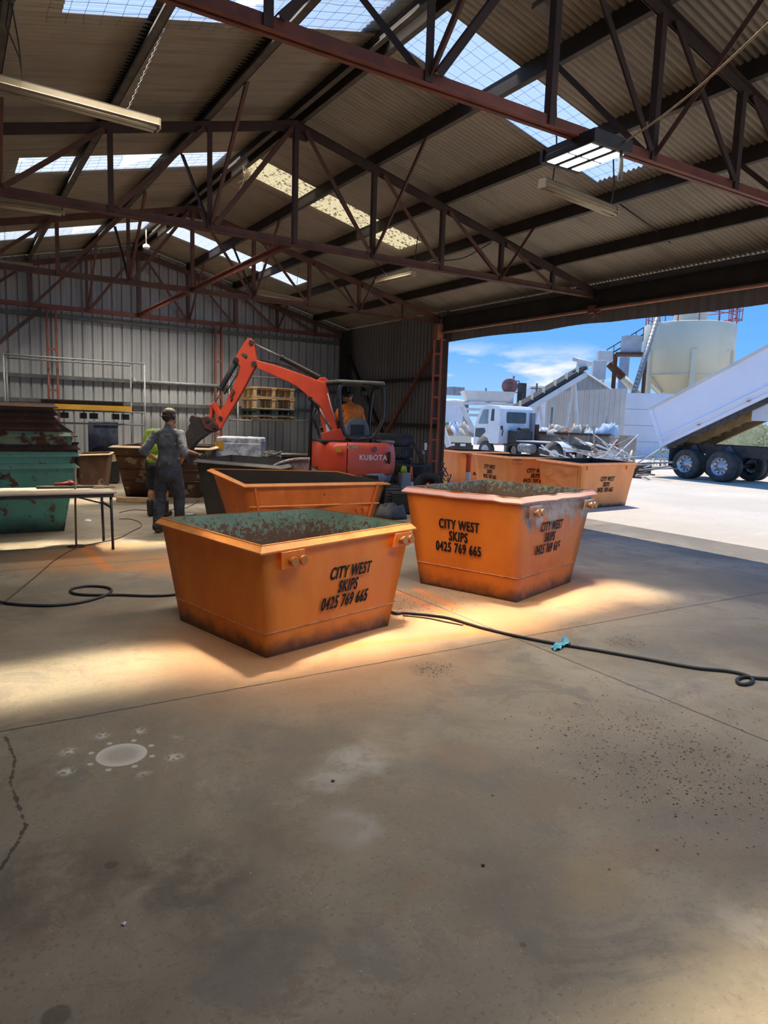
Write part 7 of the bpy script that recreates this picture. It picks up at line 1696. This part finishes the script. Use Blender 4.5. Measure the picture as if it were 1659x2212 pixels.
# heap of pale scrap bars
hc = [at(1270 + 16 * k, 988, 27.5 + .2 * (k % 3)) for k in range(9)]
for k in range(64):
    px = rnd.uniform(1215, 1425); d_ = rnd.uniform(25, 27.2); base_ = at(px, 985, d_); L_ = rnd.uniform(.8, 1.9); az = rnd.uniform(0, 6.28); el = rnd.choice((rnd.uniform(0, .25), rnd.uniform(.1, .6), rnd.uniform(.4, .8) if 1280 < px < 1330 else .1))
    z0 = rnd.uniform(.05, 1.15) * max(.15, 1 - abs(px - 1320) / 130); dv = V((cos(az) * cos(el), sin(az) * cos(el), sin(el))) * L_
    mb = MB(); p_ = V((base_.x, base_.y, z0)); r_ = rnd.uniform(.018, .04)
    if k % 3 == 0: mb.beam(p_, p_ + dv, r_ * 2.6, r_ * 1.2)
    else: mb.cyl(p_, p_ + dv, r_, n=8)
    put(mb, 'scrap_bar', rnd.choice([M['offwhite'], M['white'], M['galv'], M['offwhite'], pal_[1]]), label='pale scrap metal bar lying in the heap beside the trailer wheels', cat='scrap', group='scrap bars in the heap')
q = at(1385, 1005, 24.5); mb = MB(); prof = [(-.5, 0), (.25, 0), (.5, .45), (.42, .48), (.12, .15), (-.5, .14)]
v3 = V((q.x, q.y, 0)).normalized(); r3 = V((v3.y, -v3.x, 0))
mb.prism([V((q.x, q.y, 0)) - r3 * .4 + r3 * y * .8 + V((0, 0, z)) for y, z in prof], v3 * 1.2); put(mb, 'loader_bucket', M['rust_dark'], bevel=.01, label='dark rusty loader bucket on the ground next to the trailer', cat='bucket')
mb = MB(); q = at(1330, 1000, 27); mb.box((q.x, q.y, .2), (2.6, .5, .34), R=Matrix.Rotation(-.6, 3, 'Z')); put(mb, 'scrap_box', M['rubbish_dark'], bevel=.02, label='long dark steel box under the heap of pale bars', cat='box')
for px, y0_, y1_, d_ in ((1193, 950, 880, 38), (1311, 950, 892, 37.5)):
    p = at(px, y1_, d_); mb = MB(); mb.cyl((p.x, p.y, 0), tuple(p), .05, n=8); put(mb, 'fence_post', M['galv'], label='thin fence post in front of the tan sheet fence, %s' % ('near the conveyor' if px < 1200 else 'near the auger pipe'), cat='post')
# bank of dry grass beyond the trailer, and bushes
gn = NT('grass_bank'); gp = gn.pos(); gn.bsdf(gn.mix(gn.step(gn.noise(gp, 1.6, 8, .7), .35, .65), (.34, .38, .17), (.52, .50, .28)), .9, 0, gn.bump(gn.noise(gp, 6, 8, .7), .9, .2)); M['grass'] = gn.m
mb = MB(); nx, ny = 40, 10; vs = []
o = at(1560, 960, 42); o.z = 0; vv = V((o.x, o.y, 0)).normalized(); rr_ = V((vv.y, -vv.x, 0))
for j in range(ny + 1):
    for i in range(nx + 1):
        u, v = i / nx, j / ny; h = 2.3 * sin(pi * min(1, v * 1.0) * .5) * (1 + .12 * sin(i * 1.3) + .08 * sin(i * 3.1 + j)); vs.append(o + rr_ * (-2 + 22 * u) + vv * (-1 + 2.6 * v) + V((0, 0, h if j else -.05)))
mb.add(vs, [(j * (nx + 1) + i, j * (nx + 1) + i + 1, (j + 1) * (nx + 1) + i + 1, (j + 1) * (nx + 1) + i) for j in range(ny) for i in range(nx)], 0, True)
put(mb, 'embankment', M['grass'], kind='structure')
rnd = random.Random(3); mb = MB()
for k in range(6000):
    u = rnd.random(); b_ = o + rr_ * (-2 + 20 * u) + vv * rnd.uniform(-1.6, 1.2); b_.z = max(0, 2.2 * sin(max(0, min(1, ((b_ - o).dot(vv) + 1) / 2.6)) * pi / 2)); h = rnd.uniform(.10, .34); t_ = b_ + V((rnd.uniform(-.2, .2), rnd.uniform(-.2, .2), h)); s_ = rr_ * rnd.uniform(.006, .016)
    mb.add([b_ - s_, b_ + s_, t_], [(0, 1, 2)])
put(mb, 'dry_grass', M['grass'], label='dry green-yellow grass growing on the bank under the raised trailer', cat='grass', kind='stuff')
def bush(name, label, c, r, n_l, mat, cat='bush', seed=0):
    rnd = random.Random(seed); t = thing(name, label, cat, (c.x, c.y, 0)); mb = MB()
    for k in range(n_l):
        a_, b_ = rnd.uniform(0, 6.28), rnd.uniform(-.9, 1.4); rr2 = r * rnd.uniform(.4, 1) ** .5; p = V((c.x + cos(a_) * cos(b_) * rr2, c.y + sin(a_) * cos(b_) * rr2, max(.05, c.z + sin(b_) * rr2 * .9))); s_ = r * .13
        e1 = V((rnd.uniform(-1, 1), rnd.uniform(-1, 1), rnd.uniform(-1, 1))) * s_; e2 = V((rnd.uniform(-1, 1), rnd.uniform(-1, 1), rnd.uniform(-1, 1))) * s_; mb.add([p, p + e1, p + e1 + e2, p + e2], [(0, 1, 2, 3)])
    put(mb, 'foliage', mat, t); mb = MB(); mb.cyl((c.x, c.y, 0), (c.x, c.y, c.z), r * .08, r * .03); put(mb, 'stem', M['timber_dark'], t)
lf = pm('leaf_green', (.05, .12, .03), (.10, .17, .05), 4, .7)
c = at(1182, 938, 35.5); c.z = .8; bush('bush', 'small dark green shrub at the end of the tan fence', c, .7, 160, lf, seed=1)
c = at(1650, 950, 36); c.z = .7; bush('bush', 'dry olive shrub behind the trailer wheels at the photo edge', c, .9, 240, M['grass'], seed=2)
c = at(1428, 985, 33); c.z = .3; bush('bush', 'low straw-coloured weed tuft behind the trailer mudflap', c, .6, 160, M['grass'], seed=3)
